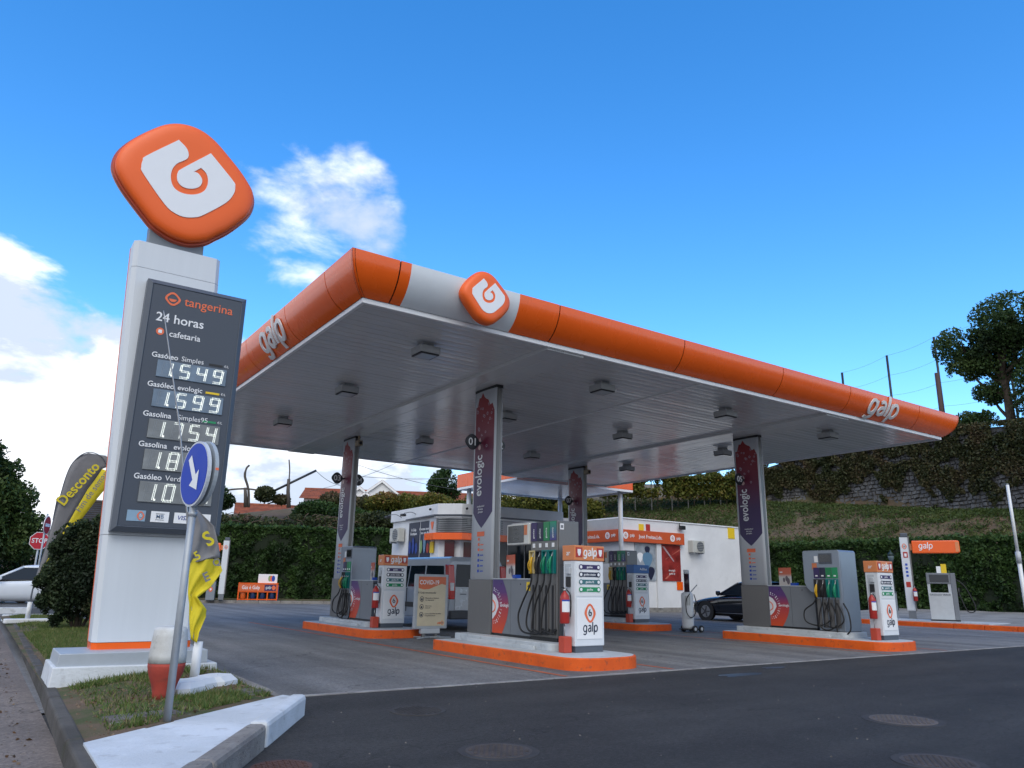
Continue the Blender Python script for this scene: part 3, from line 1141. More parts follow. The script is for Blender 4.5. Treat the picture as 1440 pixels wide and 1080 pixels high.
for a, b in ((1, 2), (5, 6)):
    xm = (edges[a] + edges[b]) / 2 - 0.05
    cbox('beam_casing', edges[a] + 0.002, CY0 + 0.065, 5.10, xm - 0.004, CY1 - 0.065, 5.20, SOFFIT, 0.006)
    cbox('beam_casing', xm + 0.004, CY0 + 0.065, 5.10, edges[b] - 0.002, CY1 - 0.065, 5.20, SOFFIT, 0.006)
cbox('joint_cover', 3.335, CY0 + 0.065, 5.150, 3.405, CY1 - 0.065, 5.19, TRIM, 0.004)

em = emblem(can, -2.13 - cl.x, -3.60 - cl.y, 5.53, 0.43, 0.17)
LOGO_WHITE = mat('raised_lettering', (0.72, 0.72, 0.72), 0.4, var=0.02)
LOGO_RED = mat('raised_lettering_grey', (0.52, 0.52, 0.53), 0.35, var=0.04)
lean = Vector((0, -0.34, 0.57)).normalized()
AT = [R(28) + R(62) * k / 60 for k in range(61)]
AO = [fascia_at(a) for a in AT]
AL = [0.0]
for p, q in zip(AO[:-1], AO[1:]):
    AL.append(AL[-1] + math.hypot(q[0] - p[0], q[1] - p[1]))


def on_fascia(side, c0, mid):
    def wrap(a, b, e):
        s_ = min(max(AL[-1] * mid + b, 0), AL[-1] + 0.15)
        o, z = np.interp(s_, AL, [p[0] for p in AO]), np.interp(s_, AL, [p[1] for p in AO]) + max(0, s_ - AL[-1])
        an = np.interp(s_, AL, AT)
        no, nz = math.sin(an), -math.cos(an)
        o, z = o + no * (e + 0.012), z + nz * (e + 0.012)
        if side == '-y':
            return (c0 + a - cl.x, CY0 - o - cl.y, z)
        return (CX0 - o - cl.x, c0 - a - cl.y, z)
    return wrap


galp_word(can, (0, 0, 0), 0.325, LOGO_WHITE, depth=0.022, weight=0.23, wide=1.2, wrap=on_fascia('-y', 9.35, 0.52))
galp_word(can, (0, 0, 0), 0.325, LOGO_WHITE, '-x', depth=0.022, weight=0.23, wide=1.2, wrap=on_fascia('-x', 0.10, 0.52))

# lights under the canopy
HOUSING = mat('lamp_housing', (0.42, 0.43, 0.43), 0.4, var=0.05)
LENS = mat('lamp_lens', (0.50, 0.52, 0.53), 0.15, var=0.03)
row_names = {0: 'front row', 1: 'middle row', 2: 'rear row'}
col_names = {0: 'leftmost of its row', 1: 'second from the left', 2: 'third from the left', 3: 'rightmost of its row'}
for i, x in enumerate((-2.28, 1.73, 5.45, 9.42)):
    for j, y in enumerate((-2.05, 1.35, 5.40)):
        t = thing('canopy_light', 'square canopy light, %s, %s' % (row_names[j], col_names[i]), 'light', (x, y, 5.165), 0, 'lights under the canopy')
        MB().box(-0.10, -0.10, -0.07, 0.10, 0.10, 0.02).build('mounting', HOUSING, t)
        MB().box(-0.19, -0.19, -0.20, 0.19, 0.19, -0.075).build('housing', HOUSING, t, bevel=0.012)
        MB().box(-0.175, -0.175, -0.222, 0.175, 0.175, -0.203).build('frame', BLACK, t)
        MB().box(-0.145, -0.145, -0.228, 0.145, 0.145, -0.224).build('lens', LENS, t)

# ---------------------------------------------------------------- small canopy in front of the shop
sc_ = thing('shop_canopy', 'small orange-edged canopy bridging the pumps and the shop', 'canopy', (11.5, 12.6, 0))
sl = Vector(sc_.location)
sx0, sx1, sy0, sy1, sz = 8.5, 14.6, 10.52, 15.0, 5.1


def sbox(name, x0, y0, z0, x1, y1, z1, m, bevel=0.0):
    return MB().box(x0 - sl.x, y0 - sl.y, z0, x1 - sl.x, y1 - sl.y, z1).build(name, m, sc_, bevel=bevel)


sbox('fascia_panel', sx0, sy0, sz + 0.09, sx0 + 0.04, (sy0 + sy1) / 2 - 0.005, sz + 0.66, ORANGE, 0.006)
sbox('fascia_panel', sx0, (sy0 + sy1) / 2 + 0.005, sz + 0.09, sx0 + 0.04, sy1, sz + 0.66, ORANGE, 0.006)
sbox('fascia_panel', sx1 - 0.04, sy0, sz + 0.09, sx1, sy1, sz + 0.66, ORANGE, 0.006)
sbox('fascia_panel', sx0 + 0.043, sy0, sz + 0.09, (sx0 + sx1) / 2 - 0.005, sy0 + 0.04, sz + 0.66, ORANGE, 0.006)
sbox('fascia_panel', (sx0 + sx1) / 2 + 0.005, sy0, sz + 0.09, sx1 - 0.043, sy0 + 0.04, sz + 0.66, ORANGE, 0.006)
sbox('fascia_panel', sx0 + 0.043, sy1 - 0.04, sz + 0.09, sx1 - 0.043, sy1, sz + 0.66, ORANGE, 0.006)
sbox('edge_trim', sx0 + 0.005, sy0 + 0.005, sz, sx1 - 0.005, sy0 + 0.05, sz + 0.088, TRIM)
sbox('edge_trim', sx0 + 0.005, sy1 - 0.05, sz, sx1 - 0.005, sy1 - 0.005, sz + 0.088, TRIM)
sbox('edge_trim', sx0 + 0.005, sy0 + 0.052, sz, sx0 + 0.05, sy1 - 0.052, sz + 0.088, TRIM)
sbox('edge_trim', sx1 - 0.05, sy0 + 0.052, sz, sx1 - 0.005, sy1 - 0.052, sz + 0.088, TRIM)
P = []
y = sy0 + 0.05
while y < sy1 - 0.06:
    y1 = min(y + 0.125, sy1 - 0.05)
    for yy, zz in ((y, 5.162), (y + 0.004, 5.142), (y1 - 0.016, 5.142), (y1 - 0.012, 5.162)):
        P.append([(sx0 + 0.05 - sl.x, yy - sl.y, zz), (sx1 - 0.05 - sl.x, yy - sl.y, zz)])
    y = y1
MB().grid(P, False).build('soffit_strips', SOFFIT, sc_)['kind'] = 'stuff'
sbox('roof_deck', sx0 + 0.045, sy0 + 0.045, 5.25, sx1 - 0.045, sy1 - 0.045, 5.6, GREY)
for x, y in ((8.95, 14.72), (13.95, 14.72), (14.2, 10.9)):
    MB().cyl(x - sl.x, y - sl.y, 3.6 if y > 12 else 0.0, 5.14, 0.10, 16).build('post', WHITE, sc_)

# ---------------------------------------------------------------- columns
SHIELD = grad_mat('shield_print', [(0.0, (0.028, 0.020, 0.095)), (0.35, (0.045, 0.018, 0.09)), (0.62, (0.14, 0.014, 0.04)), (1.0, (0.27, 0.014, 0.014))], 2, 2.2, 5.0, 0.42)


def canopy_column(ix, iy, nums, label):
    t = thing('canopy_column', label, 'column', (ix, iy, 0), 0, 'columns carrying the canopy')
    core = MB().box(0.035, -0.775, 0.30, 0.165, -0.025, 5.10).build('core', STEEL, t, bevel=0.006)
    MB().box(0.062, -0.785, 0.30, 0.138, -0.774, 5.06).build('cable_duct', STEEL_DARK, core)
    for sgn, x0 in ((-1, 0.03), (1, 0.17)):
        # gently bowed panel
        P = []
        for z in (1.29, 5.04):
            P.append([(x0 + sgn * 0.03 * (1 - ((k / 8) * 2 - 1) ** 2), -0.80 + 0.80 * k / 8, z) for k in range(9)])
        pan = MB().grid(P if sgn < 0 else P[::-1], True).build('printed_panel', WHITE_PANEL, t, thick=0.008)
        f = '-x' if sgn < 0 else '+x'
        xo = lambda yy: x0 + sgn * (0.03 * (1 - ((yy + 0.80) / 0.40 - 1) ** 2) + 0.0065)
        zone = []
        NZ = 10
        def bot(yy): return 2.26 + 0.30 * abs(yy + 0.40) / 0.34 * (0.75 + 0.25 * abs(yy + 0.40) / 0.34)
        def top(yy):
            d = (yy + 0.30) / (0.30 if yy > -0.30 else 0.46)
            return 5.0 - 0.38 * abs(d) - 0.05 * math.sin(yy * 40)
        PP = []
        for k in range(11):
            yy = -0.745 + 0.69 * k / 10
            PP.append([(xo(yy), yy, bot(yy) + (top(yy) - bot(yy)) * e / 6) for e in range(7)])
        MB().grid(PP if sgn > 0 else PP[::-1], True).build('shield', SHIELD, pan)
        text('lettering', 'evologic', 0.34, PALE_INK, pan, (x0 + sgn * 0.042, -0.27 if sgn < 0 else -0.53, 3.30), '%s up' % f, bold=0.012, extrude=0.001, squeeze=0.74)
        text('small_print', 'combustível\nde nova\ngeração', 0.055, PALE_INK, pan, (x0 + sgn * 0.042, -0.36, 2.63), f, extrude=0.001)
        # droplets drawn in the print
        rr = random.Random(3)
        mb = MB()
        for k in range(26):
            yy, zz, r0 = rr.uniform(-0.70, -0.10), rr.uniform(3.85, 4.75), rr.uniform(0.012, 0.035)
            xx = xo(yy) + sgn * 0.004
            ring = [(yy + r0 * math.cos(a), zz + r0 * math.sin(a)) for a in [2 * PI * q / 10 for q in range(10)]]
            inn = [(yy + r0 * 0.6 * math.cos(a), zz + r0 * 0.6 * math.sin(a)) for a in [2 * PI * q / 10 for q in range(10)]]
            mb.add([(xx, a, b) for a, b in ring] + [(xx, a, b) for a, b in inn], [(q, (q + 1) % 10, 10 + (q + 1) % 10, 10 + q) for q in range(10)])
        _o = mb.build('droplets', mat('droplet_print', (0.42, 0.35, 0.42), 0.4, var=0), pan)
        _o['kind'] = 'stuff'
        mb = MB()
        for k in range(2):
            mb.add([(x0 + sgn * 0.044, -0.27 + 0.05 * math.cos(a) - 0.0, 4.0 - 0.13 * k + 0.05 * math.sin(a)) for a in [2 * PI * q / 14 for q in range(14)]], [tuple(range(14))])
        _o = mb.build('dots', mat('dot_print', (0.62, 0.40, 0.38), 0.4, var=0), pan)
        _o['kind'] = 'stuff'
        # service pictograms lower down
        mb, mr = MB(), MB()
        for k in range(7):
            z = 2.02 - 0.10 * k
            (mr if k < 3 else mb).add([(x0 + sgn * 0.041, yy, zz) for yy, zz in ((-0.36, z), (-0.30, z), (-0.30, z + 0.05), (-0.36, z + 0.05))], [(0, 1, 2, 3)])
            if k >= 1:
                (mr if k < 3 else mb).add([(x0 + sgn * 0.041, yy, zz) for yy, zz in ((-0.50, z + 0.01), (-0.39, z + 0.01), (-0.39, z + 0.03), (-0.50, z + 0.03))], [(0, 1, 2, 3)])
        mr.add([(x0 + sgn * 0.041, yy, zz) for yy, zz in ((-0.52, 2.10), (-0.26, 2.10), (-0.26, 2.19), (-0.52, 2.19))], [(0, 1, 2, 3)])
        mb.build('pictograms', BLUE_PRINT, pan)
        mr.build('pictograms', ORANGE_INK, pan)
    MB().box(-0.012, -0.815, 0.302, 0.212, 0.0, 1.285).build('base_cladding', STEEL_DARK, t, bevel=0.01)
    MB().box(0.02, -0.80, 5.04, 0.18, 0.0, 5.098).build('collar', BLACK, t)
    for k, sgn in enumerate((-1, 1)):
        if nums[k] is None:
            continue
        cx = 0.10 + sgn * 0.315
        pts = [(cx + 0.155 * a, 3.96 + 0.16 * b) for a, b in OUT]
        pl = MB().prism(pts, 'y', -0.33, -0.29).build('number_plate', mat('number_plate', (0.012, 0.016, 0.024), 0.35, var=0), t, bevel=0.006)
        MB().box(min(cx + sgn * -0.15, 0.1 + sgn * 0.06), -0.318, 3.94, max(cx + sgn * -0.15, 0.1 + sgn * 0.06), -0.302, 3.98).build('bracket', BLACK, pl)
        text('digits', nums[k], 0.21, PALE_INK, pl, (cx, -0.333, 3.955), '-y', bold=0.012, extrude=0.002)
    return t


canopy_column(*ISL[1], ('01', '02'), 'purple and red printed column numbered 01, nearest the camera')
canopy_column(*ISL[2], ('03', '04'), 'printed column numbered 03 and 04 at the left rear')
canopy_column(*ISL[3], ('05', '06'), 'purple and red printed column numbered 05 at the right front')
canopy_column(*ISL[4], ('07', '08'), 'printed column numbered 07 at the right rear, half hidden behind the front pump')
for (k, nm) in ((2, 'small beige camera at the top of the left rear column'), (4, 'small beige camera at the top of the right rear column')):
    ix, iy = ISL[k]
    t = thing('security_camera', nm, 'camera', (ix + 0.10, iy - 0.90, 4.86), 0, 'security cameras under the canopy')
    BEIGE = mat('beige_plastic', (0.34, 0.27, 0.18), 0.5)
    MB().box(-0.02, 0.0, 0.1, 0.02, 0.04, 0.26).build('bracket', BEIGE, t)
    MB().box(-0.07, -0.12, -0.05, 0.07, 0.10, 0.10).build('housing', BEIGE, t, bevel=0.015)
    MB().tube([(0, -0.12, 0.02), (0, -0.145, 0.015)], 0.045, 12).build('lens', BLACK, t)
# ================================================================ FUEL DISPENSERS
DECAL = grad_mat('decal_print', [(0.0, (0.62, 0.07, 0.015)), (0.45, (0.42, 0.045, 0.05)), (0.75, (0.10, 0.03, 0.16)), (1.0, (0.05, 0.03, 0.15))], 2, 0.34, 1.3, 0.35)
NOZZLE_COL = [mat('nozzle_yellow', (0.62, 0.36, 0.01), 0.4), BLACK, mat('nozzle_green', (0.0, 0.20, 0.10), 0.4), mat('nozzle_green2', (0.005, 0.24, 0.12), 0.4)]
BOOT_COL = [mat('boot_yellow', (0.62, 0.50, 0.22), 0.45), mat('boot_black', (0.03, 0.03, 0.035), 0.45), TEAL, TEAL]
HEAD_COL = [PURPLE, NAVY, mat('green_header', (0.005, 0.20, 0.065), 0.35, var=0.03), grad_mat('violet_green_header', [(0, (0.06, 0.03, 0.2)), (0.5, (0.03, 0.12, 0.2)), (1, (0.0, 0.25, 0.12))], 2, 1.93, 2.26)]
SCREEN = mat('display_screen', (0.018, 0.02, 0.024), 0.12, var=0, spec=0.7)
DIGIT_INK = mat('display_digits', (0.16, 0.17, 0.17), 0.4, var=0)
ALU = mat('anodised_panel', (0.36, 0.38, 0.41), 0.38, metal=0.35, var=0.07, scale=5, stretch=(1, 1, 12))
SILVER_BLUE = mat('silver_blue_panel', (0.26, 0.30, 0.355), 0.33, metal=0.45, var=0.06, scale=3)


def nozzle(parent, x, y, z, k):
    """Hand nozzle hung spout-up in its boot on a -X face: grip, guard, trigger, spout."""
    mb = MB()
    mb.tube(smooth_path([(x - 0.05, y, z - 0.02), (x - 0.065, y, z + 0.10), (x - 0.055, y, z + 0.20), (x - 0.03, y, z + 0.26)], 4), [0.020, 0.021, 0.023, 0.024, 0.026, 0.028, 0.030, 0.030, 0.028, 0.026, 0.024, 0.022, 0.018], 8)
    mb.tube(smooth_path([(x - 0.075, y, z + 0.22), (x - 0.115, y, z + 0.14), (x - 0.10, y, z + 0.05), (x - 0.06, y, z + 0.02)], 4), 0.009, 6)
    n = mb.build('nozzle', NOZZLE_COL[k], parent)
    MB().tube(smooth_path([(x - 0.03, y, z + 0.25), (x + 0.00, y, z + 0.31), (x + 0.01, y, z + 0.36)], 3), 0.011, 7).build('spout', STEEL, n)
    MB().tube([(x - 0.085, y, z + 0.17), (x - 0.082, y, z + 0.07)], 0.008, 5).build('trigger', BLACK, n)
    return n


def hose(parent, pts, r=0.016):
    return MB().tube(smooth_path(pts, 7), r, 7).build('hose', RUBBER, parent)


def head_and_boots(t, xf, y0, w, zt, n=4, s=1.0):
    """Grade plates, number tags, boots, nozzles and hoses on the -X face; first grade nearest y0, going to -Y."""
    for k in range(n):
        ya, yb = y0 - k * w - 0.006, y0 - (k + 1) * w + 0.006
        ym = (ya + yb) / 2
        h = MB().box(xf - 0.012, yb, zt - 0.33, xf + 0.004, ya, zt - 0.01).build('grade_plate', HEAD_COL[k], t, bevel=0.003)
        text('grade_name', ('gasóleo', 'gasóleo', 'gasolina', 'gasolina')[k], 0.055, PALE_INK, h, (xf - 0.014, ym, zt - 0.20), '-x up', extrude=0.001)
        MB().box(xf - 0.010, ym - 0.03, zt - 0.44, xf + 0.004, ym + 0.03, zt - 0.37).build('tag', PALE_INK, t)
        zb = zt - 0.88
        b = MB()
        b.box(xf - 0.055, yb + 0.004, zb, xf + 0.002, yb + 0.022, zb + 0.39)
        b.box(xf - 0.055, ya - 0.022, zb, xf + 0.002, ya - 0.004, zb + 0.39)
        b.box(xf - 0.055, yb + 0.022, zb + 0.365, xf + 0.002, ya - 0.022, zb + 0.39)
        b.box(xf - 0.012, yb + 0.022, zb, xf + 0.002, ya - 0.022, zb + 0.365)
        b.build('boot', BOOT_COL[k], t, bevel=0.004)
        nozzle(t, xf - 0.015, ym, zb + 0.02, k)


def base_cabinet(t, x0, x1, y0, y1, z0, z1, doors=2):
    """Low grey cabinet: doors, recessed joints, top lid, black foot."""
    MB().box(x0 + 0.02, y0 + 0.02, 0.295, x1 - 0.02, y1 - 0.02, z0 + 0.02).build('foot', BLACK, t)
    MB().box(x0 + 0.012, y0, z0, x1 - 0.012, y1, z1 - 0.02).build('cabinet', GREY_DARK, t)
    for k in range(doors):
        a, b = y0 + (y1 - y0) * k / doors, y0 + (y1 - y0) * (k + 1) / doors
        d = MB().box(x0, a + 0.004, z0 + 0.005, x0 + 0.014, b - 0.004, z1 - 0.025).build('cabinet_door', GREY, t, bevel=0.004)
        MB().tube([(x0 - 0.004, (a + b) / 2, z1 - 0.10), (x0 + 0.002, (a + b) / 2, z1 - 0.10)], 0.013, 10).build('lock', BLACK, d)
        MB().box(x1 - 0.014, a + 0.004, z0 + 0.005, x1, b - 0.004, z1 - 0.025).build('cabinet_door', GREY, t, bevel=0.004)
    MB().box(x0 - 0.006, y0 + 0.002, z1 - 0.02, x1 + 0.006, y1 - 0.002, z1).build('lid', GREY_LIGHT, t, bevel=0.004)


def decal(t, x, yc, z0, z1, w, name='decal'):
    """Half-round printed decal with a white emblem at its straight left edge."""
    pts = [(yc, z0)] + [(yc - w * 0.62, z0)] + [(yc - w * (0.62 + 0.38 * math.sin(PI * k / 12)) if k not in (0, 12) else yc - w * 0.62, z0 + (z1 - z0) * k / 12) for k in range(1, 12)] + [(yc - w * 0.62, z1), (yc, z1)]
    mb = MB().add([(x - 0.003, a, b) for a, b in pts], [tuple(range(len(pts)))])
    d = mb.build(name, DECAL, t)
    zc = (z0 + z1) / 2
    W = mat('decal_white', (0.74, 0.74, 0.76), 0.4, var=0)
    s = (z1 - z0) * 0.24
    half = [(yc, zc + s), (yc - s * 0.45, zc + s * 0.8), (yc - s * 0.85, zc + s * 0.3), (yc - s * 0.9, zc - s * 0.05), (yc - s * 0.5, zc - s * 0.65), (yc - s * 0.1, zc - s), (yc, zc - s)]
    MB().add([(x - 0.005, a, b) for a, b in half], [tuple(range(len(half)))]).build('emblem_print', W, d)
    hk = [(x - 0.007, yc - 0.01, zc + s * 0.45), (x - 0.007, yc - s * 0.38, zc + s * 0.18), (x - 0.007, yc - s * 0.40, zc - s * 0.25), (x - 0.007, yc - 0.01, zc - s * 0.5)]
    MB().tube(smooth_path(hk, 4), 0.012, 5).build('hook', ORANGE_INK, d)
    mb = MB()
    for k in range(30):
        a = R(200 + 140 * (k % 15) / 14 + 90)
        r = s * (1.15 + 0.16 * (k // 15) + 0.08 * ((k * 7) % 5) / 5)
        yy, zz = yc - abs(r * math.cos(R(-80 + 160 * (k % 15) / 14))), zc + r * math.sin(R(-80 + 160 * (k % 15) / 14)) * 1.05
        q = 0.010 + 0.004 * (k % 3)
        mb.add([(x - 0.006, yy + q * math.cos(c), zz + q * math.sin(c)) for c in (0, 1.57, 3.14, 4.71)], [(0, 1, 2, 3)])
    mb.build('dots', W, d)['kind'] = 'stuff'
    text('lettering', 'evologic', 0.085, W, d, (x - 0.005, yc - w * 0.76, zc + 0.02), '-x', bold=0.01, extrude=0.001)
    return d


def flip_copy(t, cx):
    pass


def dispenser_slab(ix, iy, label):
    """Tall steel dispenser with a flag display over a low cabinet (cabinet towards the column)."""
    t = thing('fuel_dispenser', label, 'fuel pump', (ix, iy, 0), 0, 'fuel dispensers on the islands')
    base_cabinet(t, 0.0, 0.44, -2.05, -0.83, 0.34, 1.31, 2)
    decal(t, 0.0, -0.86, 0.345, 1.285, 0.52)
    MB().box(0.0, -2.80, 0.295, 0.44, -2.07, 0.36).build('foot', BLACK, t)
    MB().box(-0.015, -2.82, 0.36, 0.455, -2.062, 2.27).build('body', STEEL_DARK, t, bevel=0.012)
    MB().box(0.01, -2.835, 0.39, 0.43, -2.822, 0.88).build('side_panel', STEEL_DARK, t, bevel=0.004)
    MB().box(0.01, -2.835, 0.89, 0.43, -2.822, 1.52).build('side_panel', STEEL_DARK, t, bevel=0.004)
    MB().box(0.01, -2.835, 1.53, 0.43, -2.822, 2.24).build('side_panel', STEEL_DARK, t, bevel=0.004)
    st = MB().box(0.03, -2.838, 2.12, 0.11, -2.836, 2.22).build('inspection_sticker', PALE_INK, t)
    MB().box(0.045, -2.840, 2.145, 0.095, -2.8385, 2.195).build('mark', GREY, st)
    head_and_boots(t, -0.015, -2.07, 0.182, 2.27)
    # hose channels
    for k in range(4):
        y = -2.07 - (k + 0.5) * 0.182
        ch_ = MB().box(-0.022, y - 0.035, 0.42, -0.014, y + 0.035, 1.20).build('hose_channel', BLACK, t)
        MB().box(-0.032, y - 0.062, 0.40, -0.014, y - 0.040, 1.22).build('channel_rib', STEEL_DARK, ch_)
        x = -0.075
        sag = (0.62, 0.55, 0.46, 0.40)[k]
        dy = (0.30, 0.24, 0.26, 0.20)[k]
        hose(t, [(-0.065, y, 1.40), (-0.075, y + 0.02, 1.22), (x - 0.03, y + dy * 0.75, 0.88), (x - 0.05, y + dy, sag + 0.05), (x - 0.04, y + dy * 0.7, 0.44 + 0.01 * k), (x - 0.02, y - 0.10, 0.40 + 0.01 * k), (-0.05, y - 0.25 if k < 3 else y - 0.06, 0.42 + 0.02 * k), (-0.03, y - 0.28 if k < 3 else y - 0.08, 0.50)])
    # display
    fr = MB().box(-0.055, -2.055, 1.895, 0.10, -1.37, 2.262).build('display', mat('display_frame', (0.62, 0.62, 0.58), 0.45), t, bevel=0.014)
    MB().box(-0.060, -1.90, 1.93, -0.052, -1.41, 2.235).build('screen', SCREEN, fr)
    MB().box(-0.060, -2.00, 2.06, -0.053, -1.91, 2.235).build('price_strip', mat('price_strip', (0.60, 0.19, 0.08), 0.5), fr)
    for i, s in enumerate(('000,00', '00,00', '0,000')):
        text('digits', s, 0.075, DIGIT_INK, fr, (-0.062, -1.66, 2.175 - 0.09 * i), '-x', extrude=0.0005)
    MB().box(0.02, -2.05, 2.262, 0.12, -1.40, 2.29).build('cap', STEEL, fr)
    yl = MB().box(-0.006, -2.04, 1.10, -0.0005, -1.93, 1.25).build('notice', YELLOW, t)
    MB().add([(-0.008, -1.985 + a, 1.19 + b) for a, b in ((-0.03, -0.03), (0.03, -0.03), (0, 0.03))], [(0, 1, 2)]).build('mark', INK, yl)
    return t


def dispenser_block(ix, iy, label, near=True):
    """Broad silver dispenser with the display in its own face; cabinet before (near=False) or behind it."""
    t = thing('fuel_dispenser', label, 'fuel pump', (ix, iy, 0), 0, 'fuel dispensers on the islands')
    x0, x1 = -0.16, 0.50
    if near:
        ya, yb = -2.90, -1.96
        base_cabinet(t, -0.04, 0.40, -2.12, -0.83, 0.34, 1.29, 2)
        decal(t, -0.04, -0.86, 0.345, 1.265, 0.55)
    else:
        ya, yb = -1.62, -0.84
        base_cabinet(t, -0.16, 0.44, -2.95, -1.64, 0.34, 1.25, 2)
        decal(t, -0.16, -1.68, 0.345, 1.225, 0.60)
    prof = [(ya, 0.31), (ya, 2.05), (ya + 0.03, 2.09), (yb - 0.03, 2.09), (yb, 2.06), (yb, 1.36), (yb - 0.05, 1.24), (yb - 0.16, 1.15), (yb - 0.30, 1.12), (yb - 0.30, 0.31)]
    body = MB().prism(prof, 'x', x0, x1).build('body', SILVER_BLUE, t, bevel=0.012)
    MB().box(x0 + 0.04, ya - 0.006, 0.36, x1 - 0.04, ya + 0.002, 1.98).build('side_panel', SILVER_BLUE, t, bevel=0.003)
    MB().box(x0 + 0.02, ya + 0.02, 0.295, x1 - 0.02, yb - 0.32, 0.315).build('foot', BLACK, t)
    w = 0.155 if near else 0.12
    yh = ya + 0.06 + 4 * w
    dsp = MB().box(x0 - 0.012, yh - 0.50, 1.78, x0 + 0.002, yh - 0.16, 2.02).build('display', GREY_DARK, t, bevel=0.008)
    MB().box(x0 - 0.016, yh - 0.47, 1.82, x0 - 0.011, yh - 0.19, 1.99).build('screen', SCREEN, dsp)
    MB().box(x0 - 0.010, yh - 0.10, 1.66, x0 + 0.002, yh + 0.02, 1.80).build('price_strip', mat('price_strip', (0.60, 0.19, 0.08), 0.5), t)
    MB().box(x0 - 0.010, yh - 0.14, 1.82, x0 + 0.002, yh - 0.05, 1.96).build('notice', PALE_INK, t)
    xf = x0
    for k in range(4):
        yy1, yy0 = yh - k * w - 0.006, yh - (k + 1) * w + 0.006
        ym = (yy0 + yy1) / 2
        h = MB().box(xf - 0.012, yy0, 1.46, xf + 0.002, yy1, 1.70).build('grade_plate', HEAD_COL[k] if k < 3 else GREEN_PRINT, t, bevel=0.003)
        MB().box(xf - 0.014, ym - 0.03, 1.50, xf - 0.0125, ym + 0.03, 1.53).build('mark', PALE_INK, h)
        b = MB()
        b.box(xf - 0.045, yy0 + 0.002, 1.04, xf + 0.002, yy0 + 0.016, 1.44)
        b.box(xf - 0.045, yy1 - 0.016, 1.04, xf + 0.002, yy1 - 0.002, 1.44)
        b.box(xf - 0.010, yy0 + 0.018, 1.04, xf + 0.002, yy1 - 0.018, 1.44)
        b.build('boot', BOOT_COL[k] if k else BOOT_COL[1], t, bevel=0.003)
        nozzle(t, xf - 0.015, ym, 1.06, k)
        ch_ = MB().box(xf - 0.020, yy0 + 0.02, 0.38, xf + 0.002, yy1 - 0.01, 1.00).build('hose_channel', STEEL_DARK, t, bevel=0.003)
        MB().box(xf - 0.024, yy1 - 0.035, 0.38, xf - 0.021, yy1 - 0.012, 1.00).build('channel_slot', BLACK, ch_)
        dy = (0.32, 0.10, 0.12, -0.02)[k]
        low = (0.45, 0.36, 0.42, 0.26)[k]
        hose(t, [(xf - 0.065, ym, 1.05), (xf - 0.08, ym + dy * 0.3, 0.90), (xf - 0.11, ym + dy, low + 0.28), (xf - 0.12, ym + dy * 0.9, low + 0.04), (xf - 0.10, ym + dy * 0.2 - 0.12, low - 0.03), (xf - 0.07, ym - 0.30, low + 0.10), (xf - 0.05, ym - 0.28, 0.70), (xf - 0.03, ym - 0.16, 0.92)])
    return t


dispenser_slab(*ISL[1], 'steel fuel dispenser with white-framed display and four nozzles on the nearest island')
dispenser_block(*ISL[2], 'grey fuel dispenser with looped hoses beside the left rear column', near=False)
dispenser_block(*ISL[3], 'broad silver-blue fuel dispenser on the right front island')
dispenser_slab(*ISL[4], 'steel fuel dispenser with dark hoses on the right rear island')


